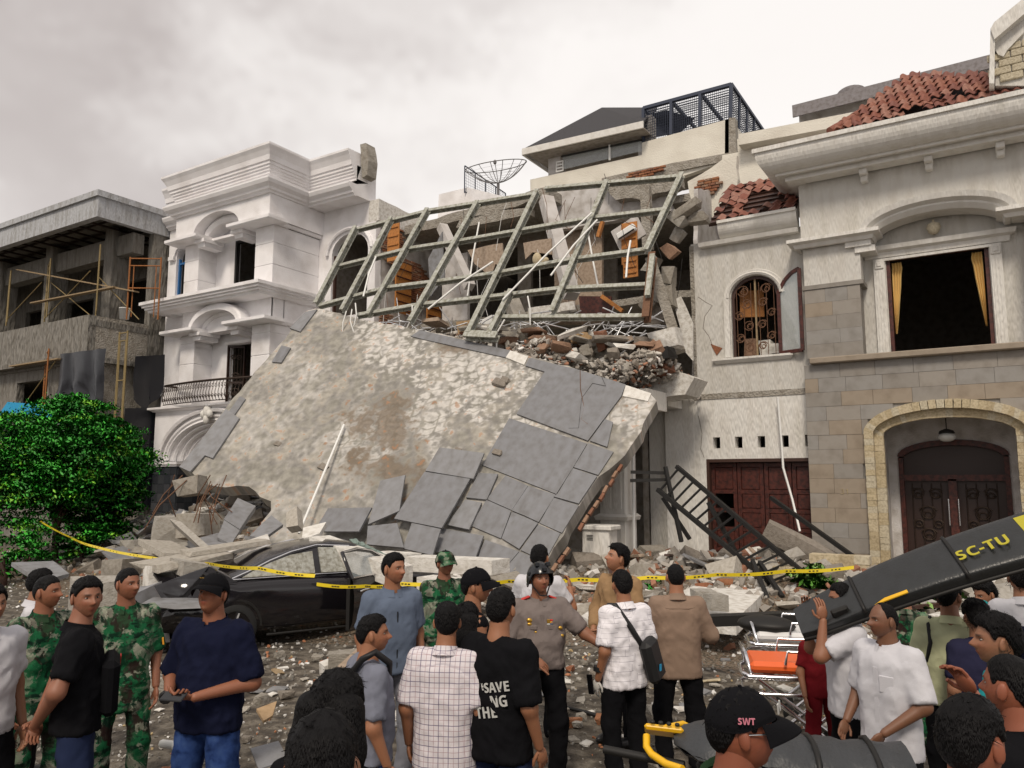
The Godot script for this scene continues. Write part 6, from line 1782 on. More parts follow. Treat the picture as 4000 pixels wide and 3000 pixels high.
func height(x: float, z: float) -> float:
	var m := mound(x, z)
	return m + clampf(m * 1.6, 0.0, 1.0) * (hn.get_noise_2d(x * 10.0, z * 10.0) * 0.22) - 0.02

func zone(p: Vector3) -> String:
	var x := p.x - (p.z + 13.0) * 0.63
	if x < -19.5:
		return "below the trees at left"
	if x < -15.5:
		return "left of the fallen slab"
	if x < -11.0:
		return "at the slab's foot behind the car"
	if x < -7.5:
		return "below the slab's right corner"
	if x < -4.0:
		return "in front of the garage doors"
	return "in front of the stone porch"

func rubble() -> void:
	hn.seed = 6
	hn.frequency = 0.09
	hn.fractal_octaves = 4
	var rows := []
	for i in 61:
		var z := -6.5 - i * 0.25
		var row := []
		for j in 141:
			var x := -31.0 + j * 0.25
			row.append(P3(x, height(x, z), z))
		rows.append(row)
	var soil := noise_tex(0.045, [[0.0, g3(0.3, 0.27, 0.24)], [0.4, g3(0.7, 0.66, 0.6)], [0.6, g3(1, 0.97, 0.92)], [0.8, g3(0.75, 0.55, 0.42)], [1.0, g3(0.55, 0.52, 0.48)]], 61, 512, 6)
	mat("rubble_soil", g3(0.24, 0.215, 0.185), 0.95, 0, soil, 0.6, M["rough_n"], 1.0)
	struct("rubble_mound", MB.new().grid(rows, false), M["rubble_soil"])
	var r := RandomNumberGenerator.new()
	r.seed = 44
	# broken concrete, brick, plaster and board over the mound and the street
	var kinds := [
		["concrete_chunk", "jagged grey concrete chunk", "rubble", "concrete chunks in the rubble", 250, ["rubble0", "rubble1", "rubble2", "rubble3"], P3(0.6, 0.3, 0.48), 0.5],
		["broken_brick", "broken orange brick in the rubble", "brick", "broken bricks in the rubble", 90, ["brick0", "brick1", "brick2", "brick3"], P3(0.24, 0.1, 0.14), 0.25],
		["plaster_piece", "flat white plaster piece lying", "plaster", "white plaster pieces in the rubble", 110, ["plaster_white", "plaster_white", "rubble3"], P3(0.5, 0.06, 0.35), 0.5],
		["panel_shard", "broken grey panel lying", "panel shard", "grey panel shards in the rubble", 140, ["panel_grey_pale", "panel_grey", "rubble1"], P3(0.9, 0.06, 0.5), 0.35],
		["splintered_plank", "splintered timber plank lying", "plank", "splintered planks in the rubble", 40, ["timber", "wood_dark", "brown_panel"], P3(1.3, 0.05, 0.12), 0.2],
	]
	for kd in kinds:
		var meshes := []
		for k in 8:
			meshes.append(MB.new().rock(Vector3.ZERO, kd[6], Basis.IDENTITY, r, kd[7]).made())
		for k in kd[4]:
			var p := Vector3.ZERO
			for tries in 30:
				p = P3(r.randf_range(-25.0, 2.5), 0, r.randf_range(-17.5, -8.6))
				if kd[0] == "panel_shard" and k % 3 > 0:
					p = P3(r.randf_range(-22.0, -11.5), 0, r.randf_range(-14.0, -10.8))
				if mound(p.x, p.z) > r.randf() * 0.7 + 0.06:
					break
			p.y = height(p.x, p.z) + 0.02
			var o := MeshInstance3D.new()
			o.name = numbered(kd[0])
			o.mesh = meshes[k % 8]
			o.material_override = M[kd[5][r.randi_range(0, kd[5].size() - 1)]]
			add_child(o)
			var s := r.randf_range(0.45, 1.5)
			var tilt := 0.7 if kd[0] != "plaster_piece" else 0.35
			o.transform = Transform3D(Basis(Vector3.UP, r.randf() * TAU) * Basis(P3(r.randfn(), 0, r.randfn()).normalized(), r.randf_range(-tilt, tilt)) * Basis.from_scale(P3(s, s * r.randf_range(0.8, 1.2), s)), p)
			tag(o, "%s %s %s" % ["large" if s > 1.1 else ("small" if s < 0.7 else "middling"), kd[1], zone(p)], kd[2], kd[3])
	# debris lying on the street between the people
	var street := [
		["street_brick", "broken orange brick lying on the littered street", "brick", "bricks on the street", 26, ["brick0", "brick1", "brick3"], P3(0.2, 0.09, 0.12)],
		["street_shard", "small white plaster shard lying on the littered street", "plaster", "plaster shards on the street", 120, ["plaster_white", "rubble3", "plaster_white", "panel_grey_pale"], P3(0.2, 0.03, 0.13)],
		["street_stone", "small grey rubble stone lying on the littered street", "rubble", "rubble stones on the street", 110, ["rubble0", "rubble1", "rubble2"], P3(0.16, 0.1, 0.13)],
		["wood_scrap", "splintered pale wood scrap lying on the littered street", "wood scrap", "wood scraps on the street", 28, ["cardboard", "timber", "trim_stone1"], P3(0.3, 0.02, 0.12)],
	]
	var right := P3(0.846, 0, -0.533)
	var fwd := P3(-0.533, 0, -0.846)
	for kd in street:
		var meshes := []
		for k in 6:
			meshes.append(MB.new().rock(Vector3.ZERO, kd[6], Basis.IDENTITY, r, 0.5).made())
		for k in kd[4]:
			var dep := lerpf(4.6, 11.0, pow(r.randf(), 0.7))
			var p := fwd * dep + right * r.randf_range(-0.5, 0.45) * dep
			p.y = maxf(0.01, height(p.x, p.z)) + kd[6].y * 0.3
			var o := MeshInstance3D.new()
			o.name = numbered(kd[0])
			o.mesh = meshes[k % 6]
			o.material_override = M[kd[5][r.randi_range(0, kd[5].size() - 1)]]
			add_child(o)
			var s := r.randf_range(0.5, 1.35)
			o.transform = Transform3D(Basis(Vector3.UP, r.randf() * TAU) * Basis(P3(r.randfn(), 0, r.randfn()).normalized(), r.randf_range(-0.2, 0.2)) * Basis.from_scale(P3(s, s, s)), p)
			tag(o, "%s %s" % [kd[1], "at lower left" if right.dot(p) / dep < -0.25 else ("at lower right" if right.dot(p) / dep > 0.12 else "near the middle")], kd[2], kd[3])
	# grit and glass crumbs: nobody could count them
	var mm := MultiMesh.new()
	mm.transform_format = MultiMesh.TRANSFORM_3D
	mm.use_colors = true
	mm.mesh = MB.new().rock(Vector3.ZERO, P3(0.05, 0.025, 0.04), Basis.IDENTITY, r, 0.4).made()
	mm.instance_count = 14000
	for i in mm.instance_count:
		var dep := lerpf(4.0, 19.0, pow(r.randf(), 1.5))
		var p := fwd * dep + right * r.randf_range(-0.8, 0.72) * dep
		p.y = maxf(0.0, height(p.x, p.z)) + 0.006
		var s := r.randf_range(0.2, 0.8) * (1.0 if dep < 9.0 else 1.7)
		mm.set_instance_transform(i, Transform3D(Basis(P3(r.randfn(), r.randfn(), r.randfn()).normalized(), r.randf() * TAU) * Basis.from_scale(P3(s, s, s)), p))
		var q := r.randf()
		var c := Color(0.30, 0.28, 0.25) * r.randf_range(0.5, 1.3)
		if q < 0.13:
			c = Color(0.72, 0.71, 0.69)
		elif q < 0.18:
			c = Color(0.38, 0.16, 0.08)
		elif q < 0.21:
			c = Color(0.5, 0.38, 0.2)
		mm.set_instance_color(i, c)
	var gm := mat("grit", Color(1, 1, 1), 0.9)
	gm.vertex_color_use_as_albedo = true
	var gi := MultiMeshInstance3D.new()
	gi.name = "grit"
	gi.multimesh = mm
	gi.material_override = gm
	add_child(gi)
	tag(gi, "grey and white grit and crumbs strewn over the street", "grit")
	gi.set_meta("kind", "stuff")
	var m2 := MultiMesh.new()
	m2.transform_format = MultiMesh.TRANSFORM_3D
	m2.use_colors = true
	m2.mesh = MB.new().rock(Vector3.ZERO, P3(0.16, 0.08, 0.13), Basis.IDENTITY, r, 0.45).made()
	m2.instance_count = 9000
	for i in m2.instance_count:
		var p := Vector3.ZERO
		for tries in 20:
			p = P3(r.randf_range(-30.0, 3.0), 0, r.randf_range(-19.0, -8.4))
			if mound(p.x, p.z) > r.randf() * 0.5 + 0.05:
				break
		p.y = height(p.x, p.z) + 0.015
		var s := r.randf_range(0.3, 1.4)
		m2.set_instance_transform(i, Transform3D(Basis(P3(r.randfn(), r.randfn(), r.randfn()).normalized(), r.randf() * TAU) * Basis.from_scale(P3(s * r.randf_range(0.6, 1.8), s, s)), p))
		var c: Color = [Color(0.33, 0.30, 0.265), Color(0.40, 0.375, 0.34), Color(0.24, 0.215, 0.185), Color(0.30, 0.14, 0.085), Color(0.62, 0.60, 0.57)][[0, 0, 1, 1, 2, 2, 3, 4][r.randi_range(0, 7)]]
		m2.set_instance_color(i, c * r.randf_range(0.75, 1.15))
	var g2 := MultiMeshInstance3D.new()
	g2.name = "small_rubble"
	g2.multimesh = m2
	g2.material_override = gm
	add_child(g2)
	tag(g2, "small broken stone and brick covering the rubble mound", "rubble")
	g2.set_meta("kind", "stuff")
	# large pieces one can point at
	var B := func(label: String, pts: Array, th: float, key: String) -> void:
		var nn: Vector3 = (pts[1] - pts[0]).cross(pts[2] - pts[0]).normalized()
		if nn.y < 0:
			nn = -nn
		single("fallen_plate", MB.new().plate(jag(pts, 0.015, 0.4, pts.size() * 7 + label.length()), nn * -th), M[key], label, "panel")
	B.call("large grey panel leaning in the slab's lower left hole", [P3(-13.61, 2.01, -10.81), P3(-13.12, 1.85, -10.88), P3(-12.56, 1.44, -10.06), P3(-12.91, 1.63, -9.95)], 0.12, "panel_grey_pale")
	B.call("grey panel lying right of the leaning one", [P3(-12.37, 1.69, -10.65), P3(-11.85, 1.53, -10.5), P3(-11.53, 1.32, -9.76), P3(-11.9, 1.36, -9.76)], 0.06, "panel_grey_pale")
	B.call("broken grey panel under the leaning one", [P3(-12.82, 1.61, -9.89), P3(-12.39, 1.43, -9.92), P3(-12.02, 1.22, -9.45), P3(-12.41, 1.33, -9.44)], 0.05, "panel_grey_pale")
	B.call("wide flat grey panel on the rubble behind the car", [P3(-12.87, 1.27, -9.15), P3(-13.07, 1.36, -9.97), P3(-11.99, 1.21, -9.47), P3(-11.75, 1.15, -8.67)], 0.1, "panel_grey_pale")
	B.call("long flat panel at the left of the wide one", [P3(-13.83, 1.28, -8.78), P3(-13.68, 1.22, -9.35), P3(-11.98, 1.12, -8.77), P3(-12.33, 1.13, -8.31)], 0.1, "rubble3")
	B.call("grey panel tilted at the left end of the rubble", [P3(-13.9, 1.04, -6.61), P3(-13.94, 1, -7.3), P3(-12.68, 0.91, -6.9), P3(-12.65, 0.84, -6.45)], 0.06, "panel_grey_pale")
	B.call("leaning grey lath slab crossing the yellow tape", [P3(-13.18, 1.67, -8.95), P3(-12.82, 1.63, -8.94), P3(-11.21, 1.17, -8.54), P3(-11.34, 1.15, -8.46)], 0.2, "rubble1")
	B.call("long white plank above the black car's roof", [P3(-10.96, 1.22, -8.23), P3(-11.3, 1.42, -9.66), P3(-11.11, 1.33, -9.55), P3(-10.72, 1.17, -8.14)], 0.08, "plaster_white")
	B.call("upright grey concrete plate on the bare slab's foot", [P3(-11.5, 1.77, -10.25), P3(-11.33, 1.9, -10.35), P3(-10.99, 1.56, -10.09), P3(-11.18, 1.52, -9.98)], 0.18, "rubble3")
	B.call("pale plate at the foot of the white pole", [P3(-10.76, 1.53, -10), P3(-10.56, 1.62, -10.37), P3(-10.29, 1.45, -9.95), P3(-10.47, 1.35, -9.71)], 0.1, "plaster_white")
	B.call("big cracked white slab lying before the garage", [P3(-4.36, 0.62, -10.96), P3(-4.6, 0.59, -13.18), P3(-3.42, 0.6, -13.45), P3(-3.13, 0.54, -10.56), P3(-3.7, 0.54, -10.55)], 0.2, "plaster_white")
	B.call("white slab piece before the garage doors", [P3(-4.92, 0.91, -15.81), P3(-4.49, 0.98, -17.03), P3(-4.13, 0.84, -16.54), P3(-4.58, 0.79, -15.31)], 0.12, "plaster_white")
	B.call("tilted white slab under the fallen black railing", [P3(-4.05, 0.72, -13.76), P3(-3.67, 0.75, -14.47), P3(-3.49, 0.56, -13.4), P3(-3.95, 0.55, -12.88)], 0.14, "plaster_white")
	B.call("large white slab at the right behind the crowd", [P3(-1.93, 0.51, -13.91), P3(-0.29, 0.96, -17.54), P3(0.57, 0.89, -17.38), P3(0.32, 0.53, -14.62), P3(-1.11, 0.49, -13.48)], 0.2, "plaster_white")
	B.call("white board lying right of the officer", [P3(-4.5, 0.73, -8.75), P3(-4.67, 0.78, -9.82), P3(-4.39, 0.75, -9.52), P3(-4.16, 0.69, -8.49)], 0.06, "plaster_white")
	B.call("white door panel on the street behind the grey shirt", [P3(-5.82, 0.61, -5.67), P3(-5.81, 0.66, -6.15), P3(-5.65, 0.65, -6.02), P3(-5.7, 0.59, -5.63)], 0.12, "plaster_white")
	B.call("grey plate propped behind the grey shirt man", [P3(-5.45, 0.64, -5.55), P3(-5.52, 0.78, -5.98), P3(-5.36, 0.68, -5.84), P3(-5.26, 0.54, -5.55)], 0.04, "brown_panel")
	B.call("pale glass sheet on the street at the lower centre", [P3(-4.31, 0.64, -3.61), P3(-4.27, 0.64, -3.81), P3(-3.98, 0.62, -3.64), P3(-4.06, 0.6, -3.47)], 0.01, "panel_grey_pale")
	B.call("splintered plywood sheet on the street", [P3(-4.88, 0.68, -4.13), P3(-4.91, 0.68, -4.35), P3(-4.7, 0.66, -4.13), P3(-4.68, 0.65, -4.03)], 0.02, "cardboard")
	for q in [["thick white beam lying behind the black car", P3(-9.31, 1.35, -8.79), P3(-7.78, 0.94, -9.04), 0.4, 0.3], ["long white beam behind the capped soldier", P3(-8.05, 1.08, -9.59), P3(-6.77, 1.04, -10.16), 0.45, 0.22], ["white beam end below the capped soldier", P3(-7.24, 0.9, -8.92), P3(-6.5, 0.81, -9.38), 0.35, 0.2]]:
		single("white_beam", MB.new().plate(jag([q[1] + Vector3.UP * q[4] * 0.5, q[2] + Vector3.UP * q[4] * 0.5, q[2] - Vector3.UP * q[4] * 0.5, q[1] - Vector3.UP * q[4] * 0.5], 0.02, 0.5, 3), P3(0.1, 0, -1) * q[3]), M["plaster_white"], q[0], "beam")
	for q in [["square grey concrete stub left of the slab", P3(-15.28, 1.34, -10.47), P3(0.85, 0.6, 0.7)], ["rounded grey concrete lump beside the concrete stub", P3(-14.44, 1.42, -10.52), P3(0.75, 0.6, 0.7)], ["brown boulder of concrete at the rubble's left", P3(-13.13, 0.85, -8.04), P3(0.6, 0.36, 0.5)], ["broken concrete lump under the slab's lower left corner", P3(-13.72, 2.26, -9.79), P3(0.6, 0.4, 0.5)], ["large pale rubble block beside the grey shirt man", P3(-5.6, 0.57, -5.81), P3(0.35, 0.3, 0.3)], ["tilted brown masonry remnant before the stone wall", P3(-3.11, 1.08, -15.3), P3(1.9, 0.4, 0.5)], ["grey paving lump at the soldier's feet", P3(-6.08, 0.68, -4.09), P3(0.36, 0.16, 0.2)], ["white block by the gate post", P3(-3.45, 0.73, -10.71), P3(0.3, 0.25, 0.25)], ["white block piece under the railing foot", P3(-3.75, 0.72, -11.11), P3(0.35, 0.22, 0.3)]]:
		single("concrete_block", MB.new().rock(q[1], q[2], Basis(Vector3.BACK, -0.5 if q[2].x > 1.5 else r.randf_range(-0.2, 0.2)) * Basis(Vector3.UP, r.randf()), r, 0.3), M["rubble%d" % r.randi_range(0, 3)], q[0], "rubble")
	# bent reinforcing rods under the slab's corner
	for k in 12:
		var a: Vector3 = P3(-13.61, 2.4, -9.86) + P3(r.randf_range(-0.4, 0.8), r.randf_range(-0.1, 0.1), r.randf_range(-0.3, 0.3))
		var b := a + P3(r.randf_range(-0.7, 0.7), -r.randf_range(0.5, 1.1), r.randf_range(-0.3, 0.5))
		single("steel_rod", MB.new().tube([a, a.lerp(b, 0.5) + P3(r.randf_range(-0.1, 0.1), 0, 0.1), b], 0.012, 4), M["rust"], "bent reinforcing rod under the slab's lower left corner", "steel rod", "bent reinforcing rods")

# ------------------------------------------------------------ bodies as smooth fields
var wn := FastNoiseLite.new()

func blob(mb: MB, bones: Array, cell: float, k: float, cuts: Array, wr := 0.0) -> void:
	# bones: [a, b, radius at a, radius at b, cut point, cut direction]; meshed as surface nets
	var lo := P3(INF, INF, INF)
	var hi := -lo
	for q in bones:
		var rr: float = maxf(q[2], q[3]) + 2.5 * cell
		lo = lo.min(q[0] - Vector3.ONE * rr).min(q[1] - Vector3.ONE * rr)
		hi = hi.max(q[0] + Vector3.ONE * rr).max(q[1] + Vector3.ONE * rr)
	var nx := int((hi.x - lo.x) / cell) + 2
	var ny := int((hi.y - lo.y) / cell) + 2
	var nz := int((hi.z - lo.z) / cell) + 2
	var d := PackedFloat32Array()
	d.resize(nx * ny * nz)
	d.fill(0.5)
	for q in bones:
		var a: Vector3 = q[0]
		var ab: Vector3 = q[1] - a
		var ra: float = q[2]
		var dr: float = q[3] - ra
		var l2 := maxf(ab.length_squared(), 1e-9)
		var pad: float = maxf(q[2], q[3]) + k * 0.5 + 1.6 * cell
		var b0: Vector3 = (a.min(q[1]) - Vector3.ONE * pad - lo) / cell
		var b1: Vector3 = (a.max(q[1]) + Vector3.ONE * pad - lo) / cell
		var x0 := maxi(0, int(b0.x))
		var x1 := mini(nx - 1, int(b1.x) + 1)
		var cutting: bool = q.size() > 4
		var cp: Vector3 = q[4] if cutting else Vector3.ZERO
		var cd: Vector3 = q[5] if cutting else Vector3.ZERO
		for z in range(maxi(0, int(b0.z)), mini(nz, int(b1.z) + 2)):
			for y in range(maxi(0, int(b0.y)), mini(ny, int(b1.y) + 2)):
				var row := (z * ny + y) * nx
				var p := lo + P3(x0, y, z) * cell
				for x in range(x0, x1 + 1):
					var pa := p - a
					var t := clampf(pa.dot(ab) / l2, 0.0, 1.0)
					var s := (pa - ab * t).length() - ra - dr * t
					if cutting:
						s = maxf(s, (p - cp).dot(cd))
					var o := d[row + x]
					var h := k - absf(o - s)
					if h > 0.0:
						d[row + x] = minf(o, s) - h * h * 0.25 / k
					elif s < o:
						d[row + x] = s
					p.x += cell
	for q: Plane in cuts:
		var i := 0
		for z in nz:
			for y in ny:
				var p := lo + P3(0, y, z) * cell
				for x in nx:
					if d[i] < 0.06:
						d[i] = maxf(d[i], q.normal.dot(p) - q.d)
					p.x += cell
					i += 1
	var at := PackedInt32Array()
	at.resize(nx * ny * nz)
	at.fill(-1)
	var sy := nx
	var sz := nx * ny
	var lim := cell * 1.8
	var base := mb.v.size()
	var made := base
	for z in nz - 1:
		for y in ny - 1:
			var i := (z * ny + y) * nx
			for x in nx - 1:
				var d0 := d[i]
				if d0 < lim and d0 > -lim:
					var d1 := d[i + 1]
					var d2 := d[i + sy]
					var d3 := d[i + sy + 1]
					var d4 := d[i + sz]
					var d5 := d[i + sz + 1]
					var d6 := d[i + sz + sy]
					var d7 := d[i + sz + sy + 1]
					var c := (1 if d0 < 0 else 0) + (1 if d1 < 0 else 0) + (1 if d2 < 0 else 0) + (1 if d3 < 0 else 0) + (1 if d4 < 0 else 0) + (1 if d5 < 0 else 0) + (1 if d6 < 0 else 0) + (1 if d7 < 0 else 0)
					if c > 0 and c < 8:
						var g := P3(d1 + d3 + d5 + d7 - d0 - d2 - d4 - d6, d2 + d3 + d6 + d7 - d0 - d1 - d4 - d5, d4 + d5 + d6 + d7 - d0 - d1 - d2 - d3) * 0.25
						var m := (d0 + d1 + d2 + d3 + d4 + d5 + d6 + d7) * 0.125
						var gl := maxf(g.length_squared(), 1e-9)
						var off := g * (-m / gl)
						off = off.clamp(P3(-0.5, -0.5, -0.5), P3(0.5, 0.5, 0.5))
						var nn := g.normalized()
						var pp := lo + (P3(x + 0.5, y + 0.5, z + 0.5) + off) * cell
						if wr > 0.0:
							pp += nn * wr * (wn.get_noise_3d(pp.x * 5.0 + pp.y * 2.5, pp.y * 3.2 - pp.x * 2.0, pp.z * 5.0) + 0.5 * wn.get_noise_3d(pp.x * 9.0 - pp.y * 5.0, pp.y * 6.0 + pp.x * 4.0, pp.z * 9.0 + 7.0))
						at[i] = made
						mb.v.append(pp)
						mb.n.append(nn)
						if mb.tinted:
							mb.c.append(mb.col)
						made += 1
				i += 1
	for z in range(1, nz - 1):
		for y in range(1, ny - 1):
			var i := (z * ny + y) * nx + 1
			for x in range(1, nx - 1):
				if at[i] >= 0 or (d[i] < lim and d[i] > -lim):
					var ins := d[i] < 0
					for ax in 3:
						var st := 1 if ax == 0 else (sy if ax == 1 else sz)
						if (d[i + st] < 0) != ins:
							var u := sy if ax == 0 else (sz if ax == 1 else 1)
							var w := sz if ax == 0 else (1 if ax == 1 else sy)
							var q0 := at[i]
							var q1 := at[i - u]
							var q2 := at[i - u - w]
							var q3 := at[i - w]
							if q0 >= 0 and q1 >= 0 and q2 >= 0 and q3 >= 0:
								if ins:
									mb.ix.append_array(PackedInt32Array([q0, q2, q1, q0, q3, q2]))
								else:
									mb.ix.append_array(PackedInt32Array([q0, q1, q2, q0, q2, q3]))
				i += 1
	if wr > 0.0:
		# normals again, from the wrinkled surface
		var acc := PackedVector3Array()
		acc.resize(made - base)
		for i in range(0, mb.ix.size(), 3):
			var a := mb.ix[i]
			if a < base:
				continue
			var b := mb.ix[i + 1]
			var e := mb.ix[i + 2]
			var fn := (mb.v[e] - mb.v[a]).cross(mb.v[b] - mb.v[a])
			acc[a - base] += fn
			acc[b - base] += fn
			acc[e - base] += fn
		for i in acc.size():
			if acc[i].length_squared() > 1e-12:
				mb.n[base + i] = acc[i].normalized()

func bump(x: float, y: float, cx: float, cy: float, sx: float, sy: float) -> float:
	var a := (x - cx) / sx
	var b := (y - cy) / sy
	return exp(-a * a - b * b)

func head_at(d: Vector3) -> Vector3:
	# the surface of a head (about 0.235 m from crown to chin) in direction d; +z is the face
	var p := P3(d.x * 0.076, d.y * 0.117, d.z * 0.096)
	if d.z < 0:
		p.z *= 1.04
	if d.y < 0.0:
		var t := -d.y
		p.x *= 1.0 - 0.26 * t * t
		p.z += 0.010 * t
		if d.z < 0:
			p.z *= 1.0 - 0.42 * t * t
	if d.z > 0.0:
		var w := smoothstep(0.0, 0.35, d.z)
		var x := p.x
		var y := p.y
		p.z *= 1.0 - 0.07 * w * absf(d.x)
		var e := 0.0
		e += 0.025 * bump(x, y, 0, -0.022, 0.015, 0.014) + 0.013 * bump(x, y, 0, -0.004, 0.010, 0.018) + 0.006 * bump(absf(x), y, 0.012, -0.026, 0.008, 0.008)
		e -= 0.013 * bump(absf(x), y, 0.030, 0.008, 0.016, 0.010)
		e += 0.008 * bump(absf(x), y, 0.028, 0.027, 0.022, 0.008)
		e += 0.004 * bump(absf(x), y, 0.042, -0.022, 0.018, 0.016)
		e += 0.0075 * bump(x, y, 0, -0.052, 0.021, 0.006) + 0.007 * bump(x, y, 0, -0.064, 0.018, 0.006) - 0.004 * bump(x, y, 0, -0.058, 0.024, 0.0028)
		e += 0.010 * bump(x, y, 0, -0.093, 0.022, 0.016)
		p.z += e * w
	return p

func head_mesh(mb: MB, xf: Transform3D, skin: Color, sc: float, brow := true, stache := false) -> void:
	var rows := 40
	var cols := 44
	var grid := []
	for i in rows + 1:
		# rows are closer together over the face
		var ph := lerpf(-PI / 2, PI / 2, float(i) / rows)
		var line := PackedVector3Array()
		for j in cols + 1:
			var u := float(j) / cols * TAU
			var az := u + 0.55 * sin(u) * -1.0
			var d := P3(sin(az) * cos(ph), sin(ph), cos(az) * cos(ph))
			line.append(head_at(d) * sc)
		grid.append(line)
	var base := mb.v.size()
	for i in rows + 1:
		for j in cols + 1:
			var p: Vector3 = grid[i][j]
			var a: Vector3 = grid[i][mini(j + 1, cols)] - grid[i][maxi(j - 1, 0)]
			var b: Vector3 = grid[mini(i + 1, rows)][j] - grid[maxi(i - 1, 0)][j]
			if j == 0 or j == cols:
				a = grid[i][1] - grid[i][cols - 1]
			var nn := a.cross(b)
			nn = nn.normalized() if nn.length_squared() > 1e-14 else p.normalized()
			var q := p / sc
			var c := skin
			if q.z > 0.03:
				var lip := maxf(bump(q.x, q.y, 0, -0.053, 0.020, 0.006), bump(q.x, q.y, 0, -0.064, 0.017, 0.006))
				c = c.lerp(Color(skin.r * 0.85, skin.g * 0.5, skin.b * 0.55), clampf(lip * 1.2, 0, 0.8))
				if brow:
					c = c.lerp(Color(0.012, 0.009, 0.008), clampf(bump(absf(q.x), q.y - 0.05 * (0.03 - absf(q.x)) * -1.0, 0.030, 0.028, 0.016, 0.0042) * 1.5 - 0.2, 0, 0.9))
				if stache:
					c = c.lerp(Color(0.015, 0.012, 0.01), clampf(bump(q.x, q.y, 0, -0.043, 0.022, 0.005) * 1.5 - 0.2, 0, 0.85))
			var tone := 1.0 + 0.22 * hn.get_noise_3d(q.x * 900.0, q.y * 900.0, q.z * 900.0)
			if q.z > 0.02:
				# flushed cheeks and nose, stubble on lip and jaw
				c = c.lerp(Color(skin.r * 1.12, skin.g * 0.88, skin.b * 0.82), 0.6 * clampf(bump(absf(q.x), q.y, 0.04, -0.02, 0.02, 0.02) + bump(q.x, q.y, 0, -0.02, 0.014, 0.014), 0, 1))
				c = c.lerp(skin * 0.6, 0.35 * bump(q.x, q.y, 0, -0.075, 0.05, 0.035) * (1.0 - bump(q.x, q.y, 0, -0.058, 0.024, 0.012)))
			mb.v.append(xf * p)
			mb.n.append((xf.basis * nn).normalized())
			mb.c.append(c * tone)
	for i in rows:
		for j in cols:
			var q0 := base + i * (cols + 1) + j
			var q1 := q0 + 1
			var q2 := q1 + cols + 1
			var q3 := q0 + cols + 1
			mb.ix.append_array(PackedInt32Array([q0, q2, q1, q0, q3, q2]))
	# ears, eyes
	mb.tint(skin)
	for s in [-1.0, 1.0]:
		mb.ball(xf * (P3(s * 0.079, -0.004, -0.008) * sc), P3(0.012, 0.034, 0.020) * sc, xf.basis.orthonormalized() * Basis(Vector3.UP, s * 0.45) * Basis(Vector3.RIGHT, -0.15), 7, 8)
		mb.tint(Color(0.34, 0.29, 0.26))
		var ec := P3(s * 0.030, 0.008, 0.0735) * sc
		mb.ball(xf * ec, P3(0.0115, 0.0044, 0.008) * sc, xf.basis.orthonormalized(), 6, 8)
		mb.tint(Color(0.012, 0.008, 0.006))
		mb.ball(xf * (ec + P3(0, 0, 0.0045) * sc), P3(0.0056, 0.0052, 0.0045) * sc, xf.basis.orthonormalized(), 5, 8)
		mb.tint(skin)

func hair_mesh(xf: Transform3D, sc: float, style: String, sd: int) -> MB:
	var mb := MB.new()
	var r := RandomNumberGenerator.new()
	r.seed = sd
	var rows := 16
	var cols := 60
	var thick := {"short": 0.014, "crop": 0.005, "bald": 0.0025, "bushy": 0.024, "long": 0.02}[style] as float
	var grid := []
	for i in rows + 1:
		var line := []
		for j in cols + 1:
			var az := TAU * j / cols
			var dg := absf(wrapf(rad_to_deg(az), -180.0, 180.0))
			# hairline: high over the brow, a sideburn before the ear, clear of the ear, low on the nape
			var low := 0.0
			var line_at := [[0, 0.60], [42, 0.56], [60, 0.38], [74, 0.06], [86, 0.30], [102, 0.26], [120, -0.2], [142, -0.5], [181, -0.6]]
			if style == "bald":
				line_at = [[0, 0.97], [50, 0.9], [72, 0.45], [80, 0.1], [88, 0.28], [102, 0.26], [120, -0.2], [142, -0.5], [181, -0.55]]
			for q in line_at.size() - 1:
				if dg >= line_at[q][0] and dg <= line_at[q + 1][0]:
					low = lerpf(line_at[q][1], line_at[q + 1][1], (dg - line_at[q][0]) / (line_at[q + 1][0] - line_at[q][0]))
			low += 0.07 * hn.get_noise_2d(j * 37.0, sd * 11.0)
			var y := lerpf(1.0, low, pow(float(i) / rows, 0.8))
			var ph := asin(clampf(y, -1, 1))
			var d := P3(sin(az) * cos(ph), sin(ph), cos(az) * cos(ph))
			var f := float(i) / rows
			var w := sqrt(maxf(0.0, 1.0 - f * f * f * f))
			var p := head_at(d)
			var lump := 1.0 + 0.35 * hn.get_noise_3d(d.x * 40.0 + sd * 9.0, d.y * 14.0, d.z * 40.0) + 0.35 * hn.get_noise_3d(d.x * 130.0, d.y * 40.0 + sd, d.z * 130.0)
			p += d * (thick * w * lump * (1.25 if d.y > 0.5 else 1.0) + 0.0015 - (0.004 if i == rows else 0.0))
			line.append(xf * (p * sc))
		grid.append(line)
	mb.grid(grid, true)
	if style != "bald" and style != "crop":
		# tufts that break the outline
		for k in 170 if style == "short" else 420:
			var az := r.randf() * TAU
			var y := r.randf_range(0.15, 0.98) if style == "short" else r.randf_range(-0.5, 0.98)
			if cos(az) > -0.2 and y < 0.62:
				continue
			var ph := asin(y)
			var d := P3(sin(az) * cos(ph), sin(ph), cos(az) * cos(ph))
			var p := (head_at(d) + d * thick * 0.75) * sc
			var tg := (P3(r.randfn(), -0.6 + r.randfn() * 0.5, r.randfn()))
			tg = (tg - d * tg.dot(d)).normalized()
			var tip := p + (tg * 0.022 + d * r.randf_range(0.004, 0.014)) * sc * (1.0 if style == "short" else 1.5)
			mb.tube([xf * p, xf * p.lerp(tip, 0.5), xf * tip], 0.0022 * sc, 3, 0.0006, false)
	return mb

